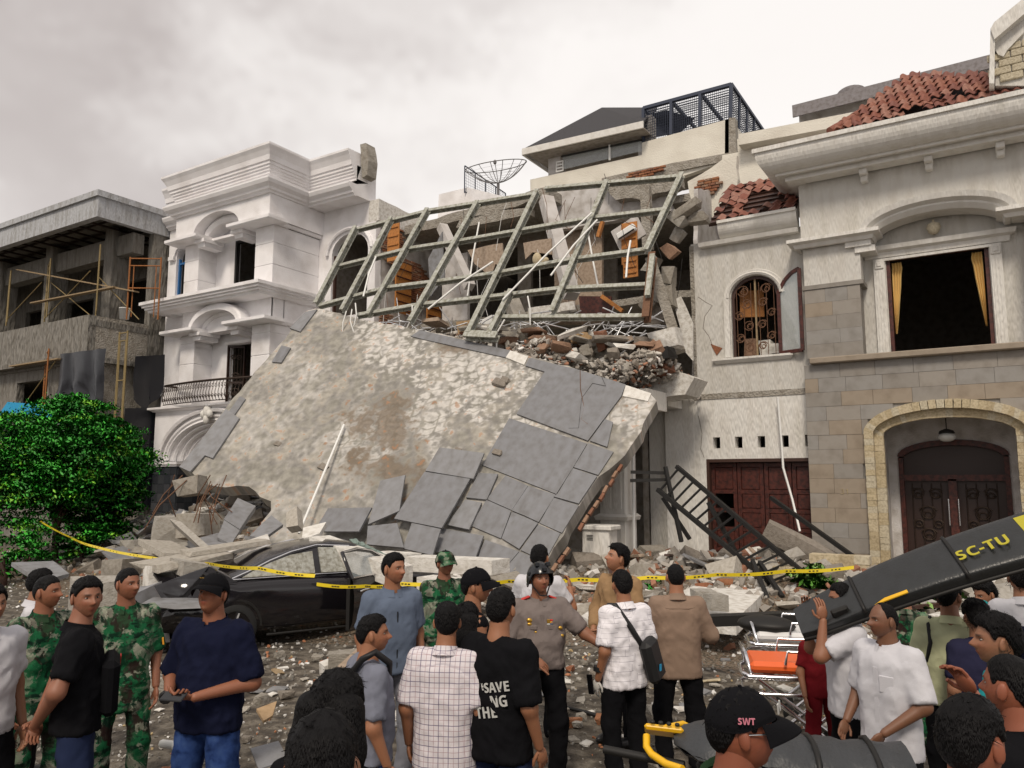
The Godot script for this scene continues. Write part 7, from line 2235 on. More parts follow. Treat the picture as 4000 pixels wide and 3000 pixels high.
func hand(mb: MB, w: Vector3, dir: Vector3, palm: Vector3, side: float, curl: float, sc: float, point := false) -> void:
	# palm and five jointed fingers; dir runs to the fingertips, palm is the way the palm faces
	var f := dir.normalized()
	var nn := (palm - f * palm.dot(f)).normalized()
	var x := f.cross(nn) * side
	mb.ball(w + f * 0.045 * sc, P3(0.042, 0.052, 0.018) * sc, Basis(x, f, x.cross(f)), 8, 10)
	for k in 4:
		var l: float = [0.072, 0.080, 0.075, 0.058][k] * sc
		var o := w + f * 0.082 * sc + x * (0.028 - k * 0.0185) * sc
		var c := curl if not (point and k == 0) else 0.05
		var p := [o - f * 0.012 * sc, o]
		var d := f
		for j in 3:
			var a: float = c * [0.5, 1.0, 0.8][j]
			d = (d * cos(a) + nn * sin(a)).normalized()
			p.append(p[-1] + d * l * [0.45, 0.32, 0.25][j])
		mb.tube(p, 0.0095 * sc, 6, 0.0072 * sc)
	var t0 := w + f * 0.018 * sc + x * 0.034 * sc
	var td := (f * 0.65 + x * 0.75 + nn * 0.35 * curl).normalized()
	mb.tube([t0 - td * 0.01 * sc, t0 + td * 0.032 * sc, t0 + (td * 0.55 + f * 0.45 + nn * 0.3 * curl).normalized() * 0.062 * sc], 0.0115 * sc, 6, 0.008 * sc)

func wear(key: String, c: Color, rough := 0.9, tex: Texture2D = null, scale := 2.0) -> StandardMaterial3D:
	if M.has(key):
		return M[key]
	var m := mat(key, c, rough, 0, tex, scale, M["weave"], 0.35, false)
	m.metallic_specular = 0.22
	return m

func person(label: String, top: Vector3, face: float, o: Dictionary) -> Node3D:
	# top: crown of the head; face: turn of the body, 0 towards the camera, 90 to the picture's right
	var H: float = top.y - o.get("hat", 0.0)
	var s := H / 1.7
	var at := P3(top.x, 0, top.z)
	var t := thing("person", label, "person", at)
	var fh := P3(-0.5329, 0, -0.8462)
	var rt := P3(0.8462, 0, -0.5329)
	var a := deg_to_rad(face)
	var zd := -fh * cos(a) + rt * sin(a)
	t.basis = Basis(Vector3.UP.cross(zd), Vector3.UP, zd)
	var g: float = o.get("girth", 1.0)
	var skin: Color = o.get("skin", Color(0.27, 0.125, 0.07))
	var lean: Vector3 = o.get("lean", Vector3.ZERO)
	# joints (metres for a figure of 1.7 m)
	var J := {}
	J.pel = P3(0, 0.94, 0)
	J.chest = P3(0, 1.28, 0) + lean * 0.6
	J.neck = P3(0, 1.418, -0.02) + lean
	J.head = P3(0, 1.587, 0.015) + lean * 1.3
	J.shL = P3(0.158 * (0.4 + 0.6 * g), 1.362, -0.015) + lean
	J.shR = P3(-0.158 * (0.4 + 0.6 * g), 1.362, -0.015) + lean
	var arms: Array = o.get("arms", [])
	J.elL = arms[0] if arms.size() else P3(0.215 * g, 1.09, -0.05)
	J.wrL = arms[1] if arms.size() else P3(0.222 * g, 0.86, 0.04)
	J.elR = arms[2] if arms.size() else P3(-0.215 * g, 1.09, -0.05)
	J.wrR = arms[3] if arms.size() else P3(-0.222 * g, 0.86, 0.04)
	var stance: float = o.get("stance", 0.09)
	for k in ["L", "R"]:
		var sg := 1.0 if k == "L" else -1.0
		J["hip" + k] = P3(sg * 0.085, 0.91, 0)
		J["kn" + k] = P3(sg * (0.085 + stance) * 0.55 + sg * 0.035, 0.49, 0.02)
		J["an" + k] = P3(sg * (stance + 0.02), 0.08, -0.02)
	for k in J:
		J[k] *= s
	var belly: float = o.get("belly", 0.0)
	var far: bool = o.get("coarse", false)
	var cell := (0.020 if far else 0.0135) * s
	# --- skin
	var hb := Basis(Vector3.UP, deg_to_rad(o.get("look", 0.0))) * Basis(Vector3.RIGHT, deg_to_rad(-o.get("nod", 0.0))) * Basis(Vector3.BACK, deg_to_rad(o.get("roll", 0.0)))
	var hx := Transform3D(hb, J.head)
	var mb := MB.new()
	mb.tint(skin)
	var sk := [[J.pel, J.chest, 0.065 * s, 0.075 * s], [J.shL, J.shR, 0.045 * s, 0.045 * s], [J.chest, J.neck, 0.075 * s, 0.058 * s], [J.neck - P3(0, 0.03, 0) * s, hx * (P3(0, -0.03, -0.015) * s), 0.062 * s * (0.7 + 0.3 * g), 0.056 * s * (0.7 + 0.3 * g)]]
	for k in ["L", "R"]:
		sk.append([J["sh" + k], J["el" + k], 0.050 * s * g, 0.040 * s * g])
		sk.append([J["el" + k], J["wr" + k], 0.041 * s * g, 0.027 * s])
		sk.append([J["hip" + k], J["kn" + k], 0.075 * s, 0.05 * s])
		sk.append([J["kn" + k], J["an" + k], 0.05 * s, 0.035 * s])
	blob(mb, sk, cell, 0.035 * s, [])
	head_mesh(mb, hx, skin, s * 0.965, not o.get("nobrow", false), o.get("stache", false))
	mb.tint(o.get("glove", skin))
	for k in ["L", "R"]:
		var fd: Vector3 = o.get("hand" + k, (J["wr" + k] - J["el" + k]).normalized() + P3(0, -0.15, 0.1))
		var pf: Vector3 = o.get("palm" + k, P3(-1.0 if k == "L" else 1.0, 0, 0.2))
		hand(mb, J["wr" + k] + fd.normalized() * 0.012 * s, fd, pf, 1.0 if k == "L" else -1.0, o.get("curl" + k, 0.55), s, o.get("point" + k, false))
	lpart("body", mb.made(), M["skin"], t)
	# --- shirt
	var ease: float = o.get("ease", 0.018) * 0.75
	var hem: float = o.get("hem", 0.84) * s
	var sh := MB.new()
	var tr := (0.092 + ease * 0.8) * s * g
	var bones := []
	for sg in [-1.0, 1.0]:
		bones.append([P3(sg * 0.066 * s * g, hem - 0.04, 0.0), P3(sg * 0.066 * s * g, 1.12 * s, 0.0) + lean * 0.4 * s, tr * 1.05, tr])
		bones.append([P3(sg * 0.066 * s * g, 1.12 * s, 0.0) + lean * 0.4 * s, P3(sg * 0.078 * s * g, 1.285 * s, -0.005) + lean * 0.8 * s, tr, tr * 0.98])
		bones.append([J.neck + P3(sg * 0.03, -0.03, 0) * s, (J.shL if sg > 0 else J.shR) + P3(0, 0.002, 0), (0.056 + ease * 0.3) * s, (0.050 + ease * 0.5) * s])
	bones.append([P3(0, hem - 0.04, 0.0), P3(0, 1.30 * s, 0.0) + lean * 0.8 * s, tr * 1.02, tr * 0.96])
	t.set_meta("front", tr * 1.04)
	if belly > 0.0:
		bones.append([P3(0, 1.02, 0.05) * s, P3(0, 1.12, 0.04) * s, (0.095 + belly) * s, (0.085 + belly) * s])
	var sl: float = o.get("sleeve", 0.75)
	for k in ["L", "R"]:
		var e0: Vector3 = J["sh" + k]
		var e1: Vector3 = J["el" + k]
		if sl > 0.0:
			var f := minf(sl, 1.0)
			var end := e0.lerp(e1, f)
			var dir := (e1 - e0).normalized()
			var flare := (0.046 + ease * 0.85) * s * g
			if sl <= 1.0:
				bones.append([e0, e1.lerp(e1 + dir * 0.05, 1.0), flare * 1.05, flare * 1.08, end, dir])
			else:
				bones.append([e0, e1, flare, flare * 0.9])
				var w1: Vector3 = J["wr" + k]
				bones.append([e1, w1, flare * 0.9, 0.042 * s, e1.lerp(w1, sl - 1.0), (w1 - e1).normalized()])
	blob(sh, bones, cell * 1.05, 0.04 * s, [Plane(Vector3.DOWN, -hem)], o.get("wrinkle", 0.013) * s)
	var top_part := lpart(o.get("shirt_name", "shirt"), sh.made(), o.shirt, t)
	if o.has("cuff"):
		for k in ["L", "R"]:
			var e0: Vector3 = J["sh" + k]
			var e1: Vector3 = J["el" + k]
			var p := e0.lerp(e1, sl - 0.08)
			lpart("cuff", MB.new().tube([p, e0.lerp(e1, sl + 0.02)], (0.052 + ease * 0.85) * s * g, 12, -1.0, false).made(), o.cuff, top_part)
	if o.get("collar", true):
		var cm := MB.new()
		var rows := []
		for i in 4:
			var line := []
			var f := i / 3.0
			for j in 25:
				var u := lerpf(0.16, TAU - 0.16, j / 24.0)
				var rr := lerpf(0.070, 0.084, f) * s + (0.012 * s if i == 3 else 0.0)
				var yy := lerpf(0.052, 0.012, f) - 0.034 * (cos(u) * 0.5 + 0.5)
				if i == 3:
					yy -= 0.012
				line.append(J.neck + P3(sin(u) * rr, yy * s, cos(u) * rr * 1.0 + (0.012 * (cos(u) * 0.5 + 0.5)) * s))
			rows.append(line)
		cm.grid(rows, true)
		lpart("collar", cm.made(), o.get("collar_mat", o.shirt), top_part)
	# --- trousers and shoes
	var tm := MB.new()
	var tb := []
	tb.append([P3(-0.06, 0.95, 0) * s, P3(0.06, 0.95, 0) * s, (0.098 + belly * 0.4) * s * g, (0.098 + belly * 0.4) * s * g])
	for k in ["L", "R"]:
		tb.append([J["hip" + k], J["kn" + k], 0.090 * s * g, 0.068 * s * g])
		tb.append([J["kn" + k], J["an" + k] - P3(0, 0.03, 0) * s, 0.070 * s * g, 0.062 * s])
	blob(tm, tb, 0.023 * s, 0.025 * s, [Plane(Vector3.UP, 1.0 * s), Plane(Vector3.DOWN, -0.035 * s)], 0.012 * s)
	lpart("trousers", tm.made(), o.get("pants", M["cloth_black"]), t)
	for k in ["L", "R"]:
		var f: Vector3 = J["an" + k]
		var sm := MB.new()
		sm.ball(P3(f.x, 0.045 * s, f.z + 0.075 * s), P3(0.047, 0.05, 0.145) * s, Basis.IDENTITY, 8, 12)
		sm.ball(P3(f.x, 0.07 * s, f.z), P3(0.05, 0.068, 0.07) * s, Basis.IDENTITY, 8, 12)
		lpart("shoe", sm.made(), o.get("shoes", M["shoe_black"]), t)
	# --- hair and headgear
	var style: String = o.get("hair", "short")
	var hm := hair_mesh(hx, s * 0.965, style, label.length() * 3 + int(face) + 400)
	if style == "long":
		var lb := []
		var back: float = o.get("hair_length", 0.35)
		for u in [-0.055, 0.0, 0.055]:
			lb.append([hx * (P3(u, 0.02, -0.05) * s), hx * (P3(u * 1.2, -0.1, -0.07) * s), 0.06 * s, 0.06 * s])
			lb.append([hx * (P3(u * 1.2, -0.1, -0.07) * s), J.neck + P3(u * 1.4, -back, -0.105) * s, 0.06 * s, 0.035 * s])
		blob(hm, lb, 0.014, 0.03, [], 0.006)
	lpart("hair", hm.made(), M["hair" if not o.has("grey") else "hair_grey"], t)
	if o.has("cap"):
		cap(t, hx, s * 0.965, o.cap, o.get("cap_style", "cap"))
	if o.has("helmet"):
		cap(t, hx, s * 0.965, o.helmet, "helmet")
	t.set_meta("head", hx)
	return t

func cap(t: Node3D, hx: Transform3D, s: float, m: Material, style: String) -> Node3D:
	var grid := []
	var rows := 12
	var low := 0.30
	for i in rows + 1:
		var line := []
		for j in 33:
			var az := TAU * j / 32.0
			var bottom := lerpf(0.12, 0.34, smoothstep(-0.4, 0.8, cos(az))) if style != "helmet" else lerpf(-0.25, 0.36, smoothstep(-0.2, 0.7, cos(az))) - (0.12 if absf(cos(az)) < 0.4 else 0.0)
			var y := lerpf(1.0, bottom, pow(float(i) / rows, 0.75))
			var ph := asin(y)
			var d := P3(sin(az) * cos(ph), sin(ph), cos(az) * cos(ph))
			var p := P3(d.x * 0.076, d.y * 0.117, d.z * 0.098)
			var add := 0.021
			if style == "helmet":
				add = 0.034
			elif style == "field":
				add = 0.024
				if y > 0.72:
					p.y = minf(p.y, 0.098 + (1.0 - y) * 0.02)
			elif i > rows - 2:
				add = 0.017
			line.append(hx * ((p + d * add) * s))
		grid.append(line)
	var c := lpart({"helmet": "helmet", "cap": "cap", "field": "cap"}[style], MB.new().grid(grid, true).made(), m, t)
	if style == "helmet":
		var rim := []
		for j in 33:
			rim.append(grid[rows][j])
		lpart("rim", MB.new().tube(rim, 0.007 * s, 5).made(), m, c)
		for q in [P3(0, 0.085, 0.118), P3(0.095, 0.05, 0.02), P3(-0.095, 0.05, 0.02), P3(0.05, 0.125, 0.07), P3(-0.05, 0.125, 0.07)]:
			lpart("fitting", MB.new().bevel_box(hx * (q * s), P3(0.04, 0.035, 0.03) * s, 0.006, hx.basis).made(), m, c)
		for sg in [-1.0, 1.0]:
			lpart("chin_strap", MB.new().tube([hx * (P3(sg * 0.085, 0.01, 0.02) * s), hx * (P3(sg * 0.076, -0.05, 0.03) * s), hx * (P3(sg * 0.03, -0.125, 0.07) * s), hx * (P3(0, -0.128, 0.078) * s)], 0.006 * s, 4).made(), m, c)
		return c
	var top := []
	var len := 0.075 if style == "cap" else 0.055
	for i in 5:
		var line := []
		for j in 15:
			var u := lerpf(-1.15, 1.15, j / 14.0)
			var f := i / 4.0
			var rad := 0.112 + len * f * cos(u * 0.75)
			line.append(hx * (P3(sin(u) * 0.094 * (1.0 + 0.12 * f), 0.044 - 0.030 * f * f - 0.024 * u * u * f, cos(u) * rad) * s))
		top.append(line)
	var under := []
	for l in top:
		under.append(l.map(func(p: Vector3): return p - hx.basis.y * 0.006 * s))
	var bm := MB.new().grid(top, true).grid(under, false)
	for j in 14:
		bm.quad(under[4][j], under[4][j + 1], top[4][j + 1], top[4][j])
	lpart("peak", bm.made(), m, c)
	lpart("button", MB.new().ball(hx * (P3(0, 0.138, 0) * s), P3(0.008, 0.005, 0.008) * s, Basis.IDENTITY, 4, 6).made(), m, c)
	return c

func camo_texture(sd: int) -> ImageTexture:
	var n := 320
	var im := Image.create(n, n, false, Image.FORMAT_RGB8)
	var f := []
	for k in 3:
		var q := FastNoiseLite.new()
		q.seed = sd + k
		q.frequency = [0.5, 0.62, 0.75][k]
		q.fractal_octaves = 2
		q.domain_warp_enabled = true
		q.domain_warp_amplitude = 1.1
		q.domain_warp_frequency = 0.4
		f.append(q)
	for y in n:
		for x in n:
			# on a torus, so that the pattern repeats without a seam
			var a := TAU * x / n
			var b := TAU * y / n
			var p := P3(cos(a), sin(a), cos(b)) * 1.35
			var w := sin(b) * 1.35
			var c := Color(0.018, 0.15, 0.06)
			if f[0].get_noise_3d(p.x + w, p.y * 1.0, p.z - w * 0.3) > 0.10:
				c = Color(0.035, 0.02, 0.018)
			if f[1].get_noise_3d(p.x - w + 9.0, p.y + 4.0, p.z + w * 0.6) > 0.20:
				c = Color(0.36, 0.37, 0.29)
			if f[2].get_noise_3d(p.x + w * 0.5 + 20.0, p.y, p.z + w) > 0.22:
				c = Color(0.008, 0.03, 0.018)
			im.set_pixel(x, y, c.linear_to_srgb())
	return ImageTexture.create_from_image(im)

func plaid_texture() -> ImageTexture:
	var im := Image.create(128, 128, false, Image.FORMAT_RGB8)
	im.fill(Color(0.66, 0.62, 0.65).linear_to_srgb())
	var navy := Color(0.09, 0.075, 0.14, 0.8).linear_to_srgb()
	var rose := Color(0.30, 0.17, 0.19, 0.6).linear_to_srgb()
	for k in 4:
		for v in 2:
			var c := navy if k % 2 == 0 else rose
			var l := Image.create(5 if k % 2 == 0 else 3, 128, false, Image.FORMAT_RGBA8) if v == 0 else Image.create(128, 5 if k % 2 == 0 else 3, false, Image.FORMAT_RGBA8)
			c.a = 0.72
			l.fill(c)
			im.convert(Image.FORMAT_RGBA8)
			im.blend_rect(l, Rect2i(0, 0, l.get_width(), l.get_height()), Vector2i(k * 32 + 12, 0) if v == 0 else Vector2i(0, k * 32 + 12))
	return ImageTexture.create_from_image(im)

func line_texture() -> ImageTexture:
	var im := Image.create(128, 128, false, Image.FORMAT_RGB8)
	im.fill(Color(0.80, 0.78, 0.82).linear_to_srgb())
	var ink := Color(0.20, 0.19, 0.23).linear_to_srgb()
	var r := RandomNumberGenerator.new()
	r.seed = 3
	for k in 9:
		im.fill_rect(Rect2i(0 + (k % 2) * 50, 6 + k * 14, 62, 1), ink)
		im.fill_rect(Rect2i(r.randi_range(0, 120), k * 14, 1, 20), ink)
	return ImageTexture.create_from_image(im)

func words(t: Node3D, called: String, text: String, size: float, xf: Transform3D, m: Material, bend := 0.0, depth := 0.004) -> void:
	var tm := TextMesh.new()
	var sf := SystemFont.new()
	sf.font_names = PackedStringArray(["Droid Sans"])
	sf.font_weight = 700
	tm.font = sf
	tm.text = text
	tm.font_size = 32
	tm.pixel_size = size / 32.0
	tm.depth = depth
	tm.curve_step = 4.0
	if bend == 0.0:
		lpart(called, tm, m, t, xf)
		return
	var arr := tm.get_mesh_arrays()
	var mb := MB.new()
	var vs: PackedVector3Array = arr[Mesh.ARRAY_VERTEX]
	var ns: PackedVector3Array = arr[Mesh.ARRAY_NORMAL]
	for i in vs.size():
		var p := vs[i]
		mb.v.append(P3(p.x, p.y, p.z - bend * p.x * p.x))
		mb.n.append(ns[i])
	if arr[Mesh.ARRAY_INDEX] != null and (arr[Mesh.ARRAY_INDEX] as PackedInt32Array).size():
		mb.ix = arr[Mesh.ARRAY_INDEX]
	else:
		mb.ix = PackedInt32Array(range(vs.size()))
	lpart(called, mb.made(), m, t, xf)

func clothes() -> void:
	wn.seed = 8
	wn.frequency = 1.0
	wn.fractal_octaves = 2
	wn.fractal_type = FastNoiseLite.FRACTAL_RIDGED
	M["weave"] = normal_tex(0.35, 71, 3.0, 256)
	var sk := mat("skin", Color(1, 1, 1), 0.55)
	sk.vertex_color_use_as_albedo = true
	sk.subsurf_scatter_enabled = true
	sk.subsurf_scatter_strength = 0.06
	mat("hair", g3(0.006, 0.0055, 0.006), 0.5, 0, null, 1, normal_tex(0.25, 72, 8.0, 256), 1.0, false)
	M["hair"].metallic_specular = 0.25
	M["hair"].uv1_scale = P3(9, 0.8, 9)
	mat("hair_grey", g3(0.06, 0.055, 0.052), 0.6)
	mat("shoe_black", g3(0.012, 0.012, 0.013), 0.35)
	wear("cloth_black", g3(0.006, 0.006, 0.0075))
	wear("cloth_navy", g3(0.007, 0.009, 0.026))
	wear("denim", g3(0.045, 0.085, 0.21), 0.9, noise_tex(0.02, [[0, g3(0.35, 0.4, 0.5)], [0.5, g3(0.75, 0.8, 0.9)], [1, Color(1, 1, 1)]], 55, 256), 2.2)
	wear("denim_dark", g3(0.016, 0.024, 0.06))
	wear("cloth_white", g3(0.55, 0.545, 0.58))
	wear("cloth_brown", g3(0.25, 0.175, 0.13))
	wear("cloth_taupe", g3(0.185, 0.155, 0.145))
	wear("cloth_slate", g3(0.115, 0.145, 0.205))
	wear("cloth_grey", g3(0.20, 0.205, 0.235))
	wear("cloth_greytee", g3(0.17, 0.18, 0.225))
	wear("cloth_palegreen", g3(0.52, 0.54, 0.34))
	wear("cloth_tan", g3(0.30, 0.19, 0.10))
	wear("cloth_maroon", g3(0.13, 0.008, 0.012))
	wear("cloth_green", g3(0.018, 0.045, 0.02))
	wear("cloth_teal", g3(0.02, 0.30, 0.32))
	wear("cloth_violet", g3(0.022, 0.022, 0.05))
	wear("camo", g3(0.8), 0.9, camo_texture(4), 1.25)
	wear("plaid", Color(1, 1, 1), 0.9, plaid_texture(), 8.5)
	wear("lined", Color(1, 1, 1), 0.9, line_texture(), 3.0)
	wear("batik", g3(0.10, 0.09, 0.22), 0.9, M["mott"], 6.0)
	mat("helmet_black", g3(0.008, 0.009, 0.012), 0.22)
	mat("gold", g3(0.55, 0.33, 0.06), 0.35, 0.8)
	mat("print_white", g3(0.48, 0.48, 0.46), 0.8)
	mat("print_pink", g3(0.55, 0.18, 0.24), 0.8)
	mat("patch_orange", g3(0.75, 0.32, 0.02), 0.8)
	mat("red_board", g3(0.50, 0.02, 0.015), 0.6)
	mat("strap_black", g3(0.008, 0.008, 0.009), 0.6)
	mat("phone", g3(0.006, 0.006, 0.007), 0.15)

func people() -> void:
	var dark := Color(0.17, 0.075, 0.042)
	var tanned := Color(0.30, 0.13, 0.07)
	var behind := [P3(0.27, 1.13, -0.10), P3(0.06, 0.92, -0.19), P3(-0.27, 1.13, -0.10), P3(-0.02, 0.91, -0.20)]
	var blk: Material = M["cloth_black"]
	# --- left group
	var p := person("man in camouflage uniform at far left, seen in right profile", P3(-5.87, 1.71, -3.04), 62, {"shirt": M["camo"], "pants": M["camo"], "skin": Color(0.26, 0.105, 0.055), "hair": "crop", "look": 22.0, "hem": 0.72, "shirt_name": "jacket", "sleeve": 0.95})
	p = person("man with black hair hidden behind the leftmost soldier", P3(-6.75, 1.66, -3.43), 120, {"shirt": M["cloth_white"], "coarse": true})
	p = person("man in black t-shirt with hands clasped behind, glancing at the camera", P3(-4.85, 1.79, -2.74), 118, {"shirt": blk, "pants": M["denim_dark"], "arms": behind, "look": -68.0, "girth": 1.08, "hem": 0.86, "belly": 0.02, "ease": 0.022, "skin": Color(0.25, 0.105, 0.06)})
	var bag := lpart("shoulder_bag", MB.new().bevel_box(P3(-0.05, 1.16, 0.17), P3(0.26, 0.34, 0.10), 0.035, Basis(Vector3.BACK, 0.15)).made(), M["cloth_black"], p)
	lpart("badge", MB.new().box(P3(0.02, 1.28, 0.225), P3(0.035, 0.06, 0.004), Basis(Vector3.BACK, 0.3)).made(), M["red_board"], bag)
	p = person("tall soldier in camouflage looking right, behind the black t-shirt man", P3(-5.57, 1.74, -3.47), 28, {"shirt": M["camo"], "pants": M["camo"], "skin": Color(0.25, 0.10, 0.055), "hair": "crop", "look": 34.0, "hem": 0.72, "shirt_name": "jacket", "sleeve": 0.95})
	lpart("armband", MB.new().tube([P3(0.175, 1.28, -0.03), P3(0.208, 1.12, -0.05)], 0.066, 12, -1.0, false).made(), M["cloth_navy"], p)
	lpart("arm_patch", MB.new().box(P3(0.262, 1.19, -0.02), P3(0.012, 0.05, 0.075), Basis(Vector3.BACK, 0.15)).made(), M["patch_orange"], p)
	p = person("man in navy polo and black cap looking down at his phone", P3(-4.29, 1.81, -3.26), -14, {"hat": 0.02, "shirt": M["cloth_navy"], "pants": M["denim"], "cap": M["cloth_black"], "girth": 1.12, "belly": 0.03, "ease": 0.024, "nod": 16.0, "look": 4.0, "hem": 0.82, "stache": true, "skin": Color(0.27, 0.105, 0.055), "arms": [P3(0.27, 1.09, -0.02), P3(0.07, 1.06, 0.24), P3(-0.28, 1.10, -0.02), P3(-0.10, 1.06, 0.24)], "handL": P3(-0.7, 0.1, 0.35), "handR": P3(0.7, 0.05, 0.35), "palmL": P3(0, 0.8, -0.5), "palmR": P3(0, 0.8, -0.5), "curlL": 0.7, "curlR": 0.7, "sleeve": 0.92})
	lpart("watch_strap", MB.new().tube([P3(-0.135, 1.105, 0.24), P3(-0.115, 1.10, 0.262)], 0.038, 10).made(), M["strap_black"], p)
	var top := P3(-4.29, 1.81, -3.26)
	single("mobile_phone", MB.new().bevel_box(p.to_global(P3(-0.01, 1.135, 0.335)), P3(0.15, 0.012, 0.075), 0.005, p.basis * Basis(Vector3.RIGHT, 0.5)), M["phone"], "black phone held by the man in navy polo", "phone")
	words(p, "cap_badge", "~~", 0.03, Transform3D(Basis.IDENTITY, p.get_meta("head") * P3(0.0, 0.085, 0.128) + P3(-0.02, 0.0, 0)), M["gold"])
	person("person in white at the left picture edge", P3(-5.34, 1.75, -2.43), 60, {"shirt": M["cloth_white"], "coarse": true})
	# --- middle group
	p = person("man in slate blue zip vest standing beside the black car", P3(-4.22, 1.8, -4.9), 28, {"shirt": M["cloth_slate"], "pants": M["cloth_grey"], "look": 24.0, "hem": 0.83, "skin": tanned, "ease": 0.022, "wrinkle": 0.007, "sleeve": 0.8, "girth": 1.05})
	lpart("watch", MB.new().tube([P3(0.232, 0.93, 0.02), P3(0.233, 0.905, 0.025)], 0.038, 10).made(), M["strap_black"], p)
	lpart("zip", MB.new().bounds(-0.004, 0.004, 0.88, 1.36, p.get_meta("front") - 0.01, p.get_meta("front") + 0.004).made(), M["strap_black"], p)
	p = person("soldier in camouflage cap behind the tank top man", P3(-4.66, 1.71, -6.17), 22, {"hat": 0.015, "shirt": M["camo"], "pants": M["camo"], "cap": M["camo"], "cap_style": "field", "look": 15.0, "skin": Color(0.25, 0.105, 0.06), "shirt_name": "jacket", "hem": 0.74, "sleeve": 1.9, "girth": 1.05})
	p = person("man in black tank top and dark cap pointing right", P3(-3.27, 1.77, -4.68), 112, {"hat": 0.02, "shirt": blk, "cap": M["cloth_black"], "pants": M["batik"], "sleeve": 0.0, "ease": 0.006, "collar": false, "look": -30.0, "skin": tanned, "arms": [P3(0.23, 1.14, 0.08), P3(0.20, 1.06, 0.33), P3(-0.24, 1.10, -0.04), P3(-0.25, 0.88, 0.08)], "handL": P3(-0.05, -0.25, 1), "pointL": true, "palmL": P3(-1, -0.4, 0)})
	p = person("woman with long black hair between plaid and black shirts", P3(-3.03, 1.58, -4.24), 150, {"shirt": blk, "hair": "long", "hair_length": 0.25, "pants": M["denim_dark"], "coarse": true, "collar": false, "girth": 0.92})
	p = person("man in white shirt behind the helmeted officer", P3(-3.83, 1.76, -6.57), 165, {"shirt": M["cloth_white"], "skin": tanned, "arms": [P3(0.26, 1.12, 0.04), P3(0.2, 1.28, 0.2), P3(-0.30, 1.14, 0.04), P3(-0.26, 1.30, 0.16)], "sleeve": 0.75})
	p = person("police officer in black helmet and grey brown uniform pointing", P3(-3.25, 1.74, -5.58), 8, {"hat": 0.035, "shirt": M["cloth_taupe"], "pants": blk, "helmet": M["helmet_black"], "girth": 1.12, "belly": 0.012, "look": 12.0, "nod": 4.0, "skin": Color(0.27, 0.115, 0.065), "hem": 0.9, "sleeve": 0.85, "stance": 0.12, "arms": [P3(0.36, 1.16, 0.06), P3(0.56, 1.03, 0.20), P3(-0.30, 1.10, 0.05), P3(-0.10, 1.03, 0.27)], "handL": P3(0.6, -0.5, 0.3), "palmL": P3(0, -0.8, -0.3), "curlL": 0.8, "pointL": true, "handR": P3(0.6, -0.45, 0.2), "pointR": true, "palmR": P3(0, -0.6, -0.5), "hair": "crop"})
	var rb := [M["gold"], M["red_board"], M["print_white"], M["cloth_slate"], M["gold"], M["patch_orange"]]
	for j in 3:
		for k in 4:
			lpart("ribbon", MB.new().bevel_box(P3(0.05 + k * 0.025, 1.285 - j * 0.015, p.get_meta("front") - k * 0.007), P3(0.024, 0.013, 0.02), 0.002).made(), rb[(j * 4 + k) % 6], p)
	for q in [[-0.10, 1.285, 0.02], [-0.10, 1.255, 0.017], [-0.115, 1.19, 0.014], [-0.05, 1.195, 0.012], [-0.06, 1.115, 0.03], [0.15, 1.22, 0.016], [0.165, 1.16, 0.014]]:
		lpart("badge", MB.new().ball(P3(q[0], q[1], p.get_meta("front") - absf(q[0]) * 0.12), P3(q[2] * 1.25, q[2], 0.012), Basis.IDENTITY, 5, 10).made(), M["gold"], p)
	for sg in [-1.0, 1.0]:
		lpart("shoulder_board", MB.new().bevel_box(P3(sg * 0.125, 1.438, -0.012), P3(0.10, 0.014, 0.05), 0.005, Basis(Vector3.BACK, -sg * 0.35)).made(), M["red_board"], p)
		lpart("pocket_flap", MB.new().bevel_box(P3(sg * 0.085, 1.23, p.get_meta("front") - 0.006), P3(0.09, 0.035, 0.016), 0.005, Basis(Vector3.UP, sg * 0.2)).made(), M["cloth_taupe"], p)
	lpart("placket", MB.new().bounds(-0.012, 0.012, 0.93, 1.33, p.get_meta("front") - 0.01, p.get_meta("front") + 0.006).made(), M["cloth_taupe"], p)
	lpart("belt", MB.new().tube([P3(0, 0.915, 0.0), P3(0, 0.955, 0.0)], 0.10, 16, -1.0, false).made(), M["strap_black"], p)
	lpart("buckle", MB.new().bevel_box(P3(0, 0.925, p.get_meta("front") - 0.005), P3(0.05, 0.035, 0.015), 0.005).made(), M["gold"], p)
	lpart("watch", MB.new().tube([P3(0.52, 1.055, 0.172), P3(0.545, 1.04, 0.19)], 0.036, 10).made(), M["strap_black"], p)
	p = person("man in grey t-shirt with black strap, turned to the right", P3(-3.24, 1.59, -3.57), 118, {"shirt": M["cloth_greytee"], "pants": M["denim"], "look": -22.0, "skin": tanned, "girth": 1.1, "ease": 0.022, "belly": 0.02, "collar": false, "sleeve": 0.85})
	lpart("strap", MB.new().tube([P3(0.14, 1.05, -0.125), P3(0.02, 1.25, -0.125), P3(-0.11, 1.37, -0.085), P3(-0.12, 1.405, -0.01), P3(-0.10, 1.33, 0.085), P3(0.05, 1.15, 0.13)], 0.02, 6).made(), M["strap_black"], p)
	p = person("man in white plaid shirt seen from behind", P3(-2.89, 1.65, -3.85), 172, {"shirt": M["plaid"], "pants": M["denim_dark"], "skin": tanned, "ease": 0.03, "wrinkle": 0.007, "girth": 1.08, "hem": 0.74, "sleeve": 0.9, "look": 12.0})
	p = person("man in black t-shirt with white lettering on its back", P3(-2.59, 1.74, -3.98), 146, {"shirt": blk, "pants": M["denim_dark"], "skin": tanned, "ease": 0.03, "girth": 1.08, "hem": 0.78, "look": 8.0, "collar": false, "sleeve": 0.95})
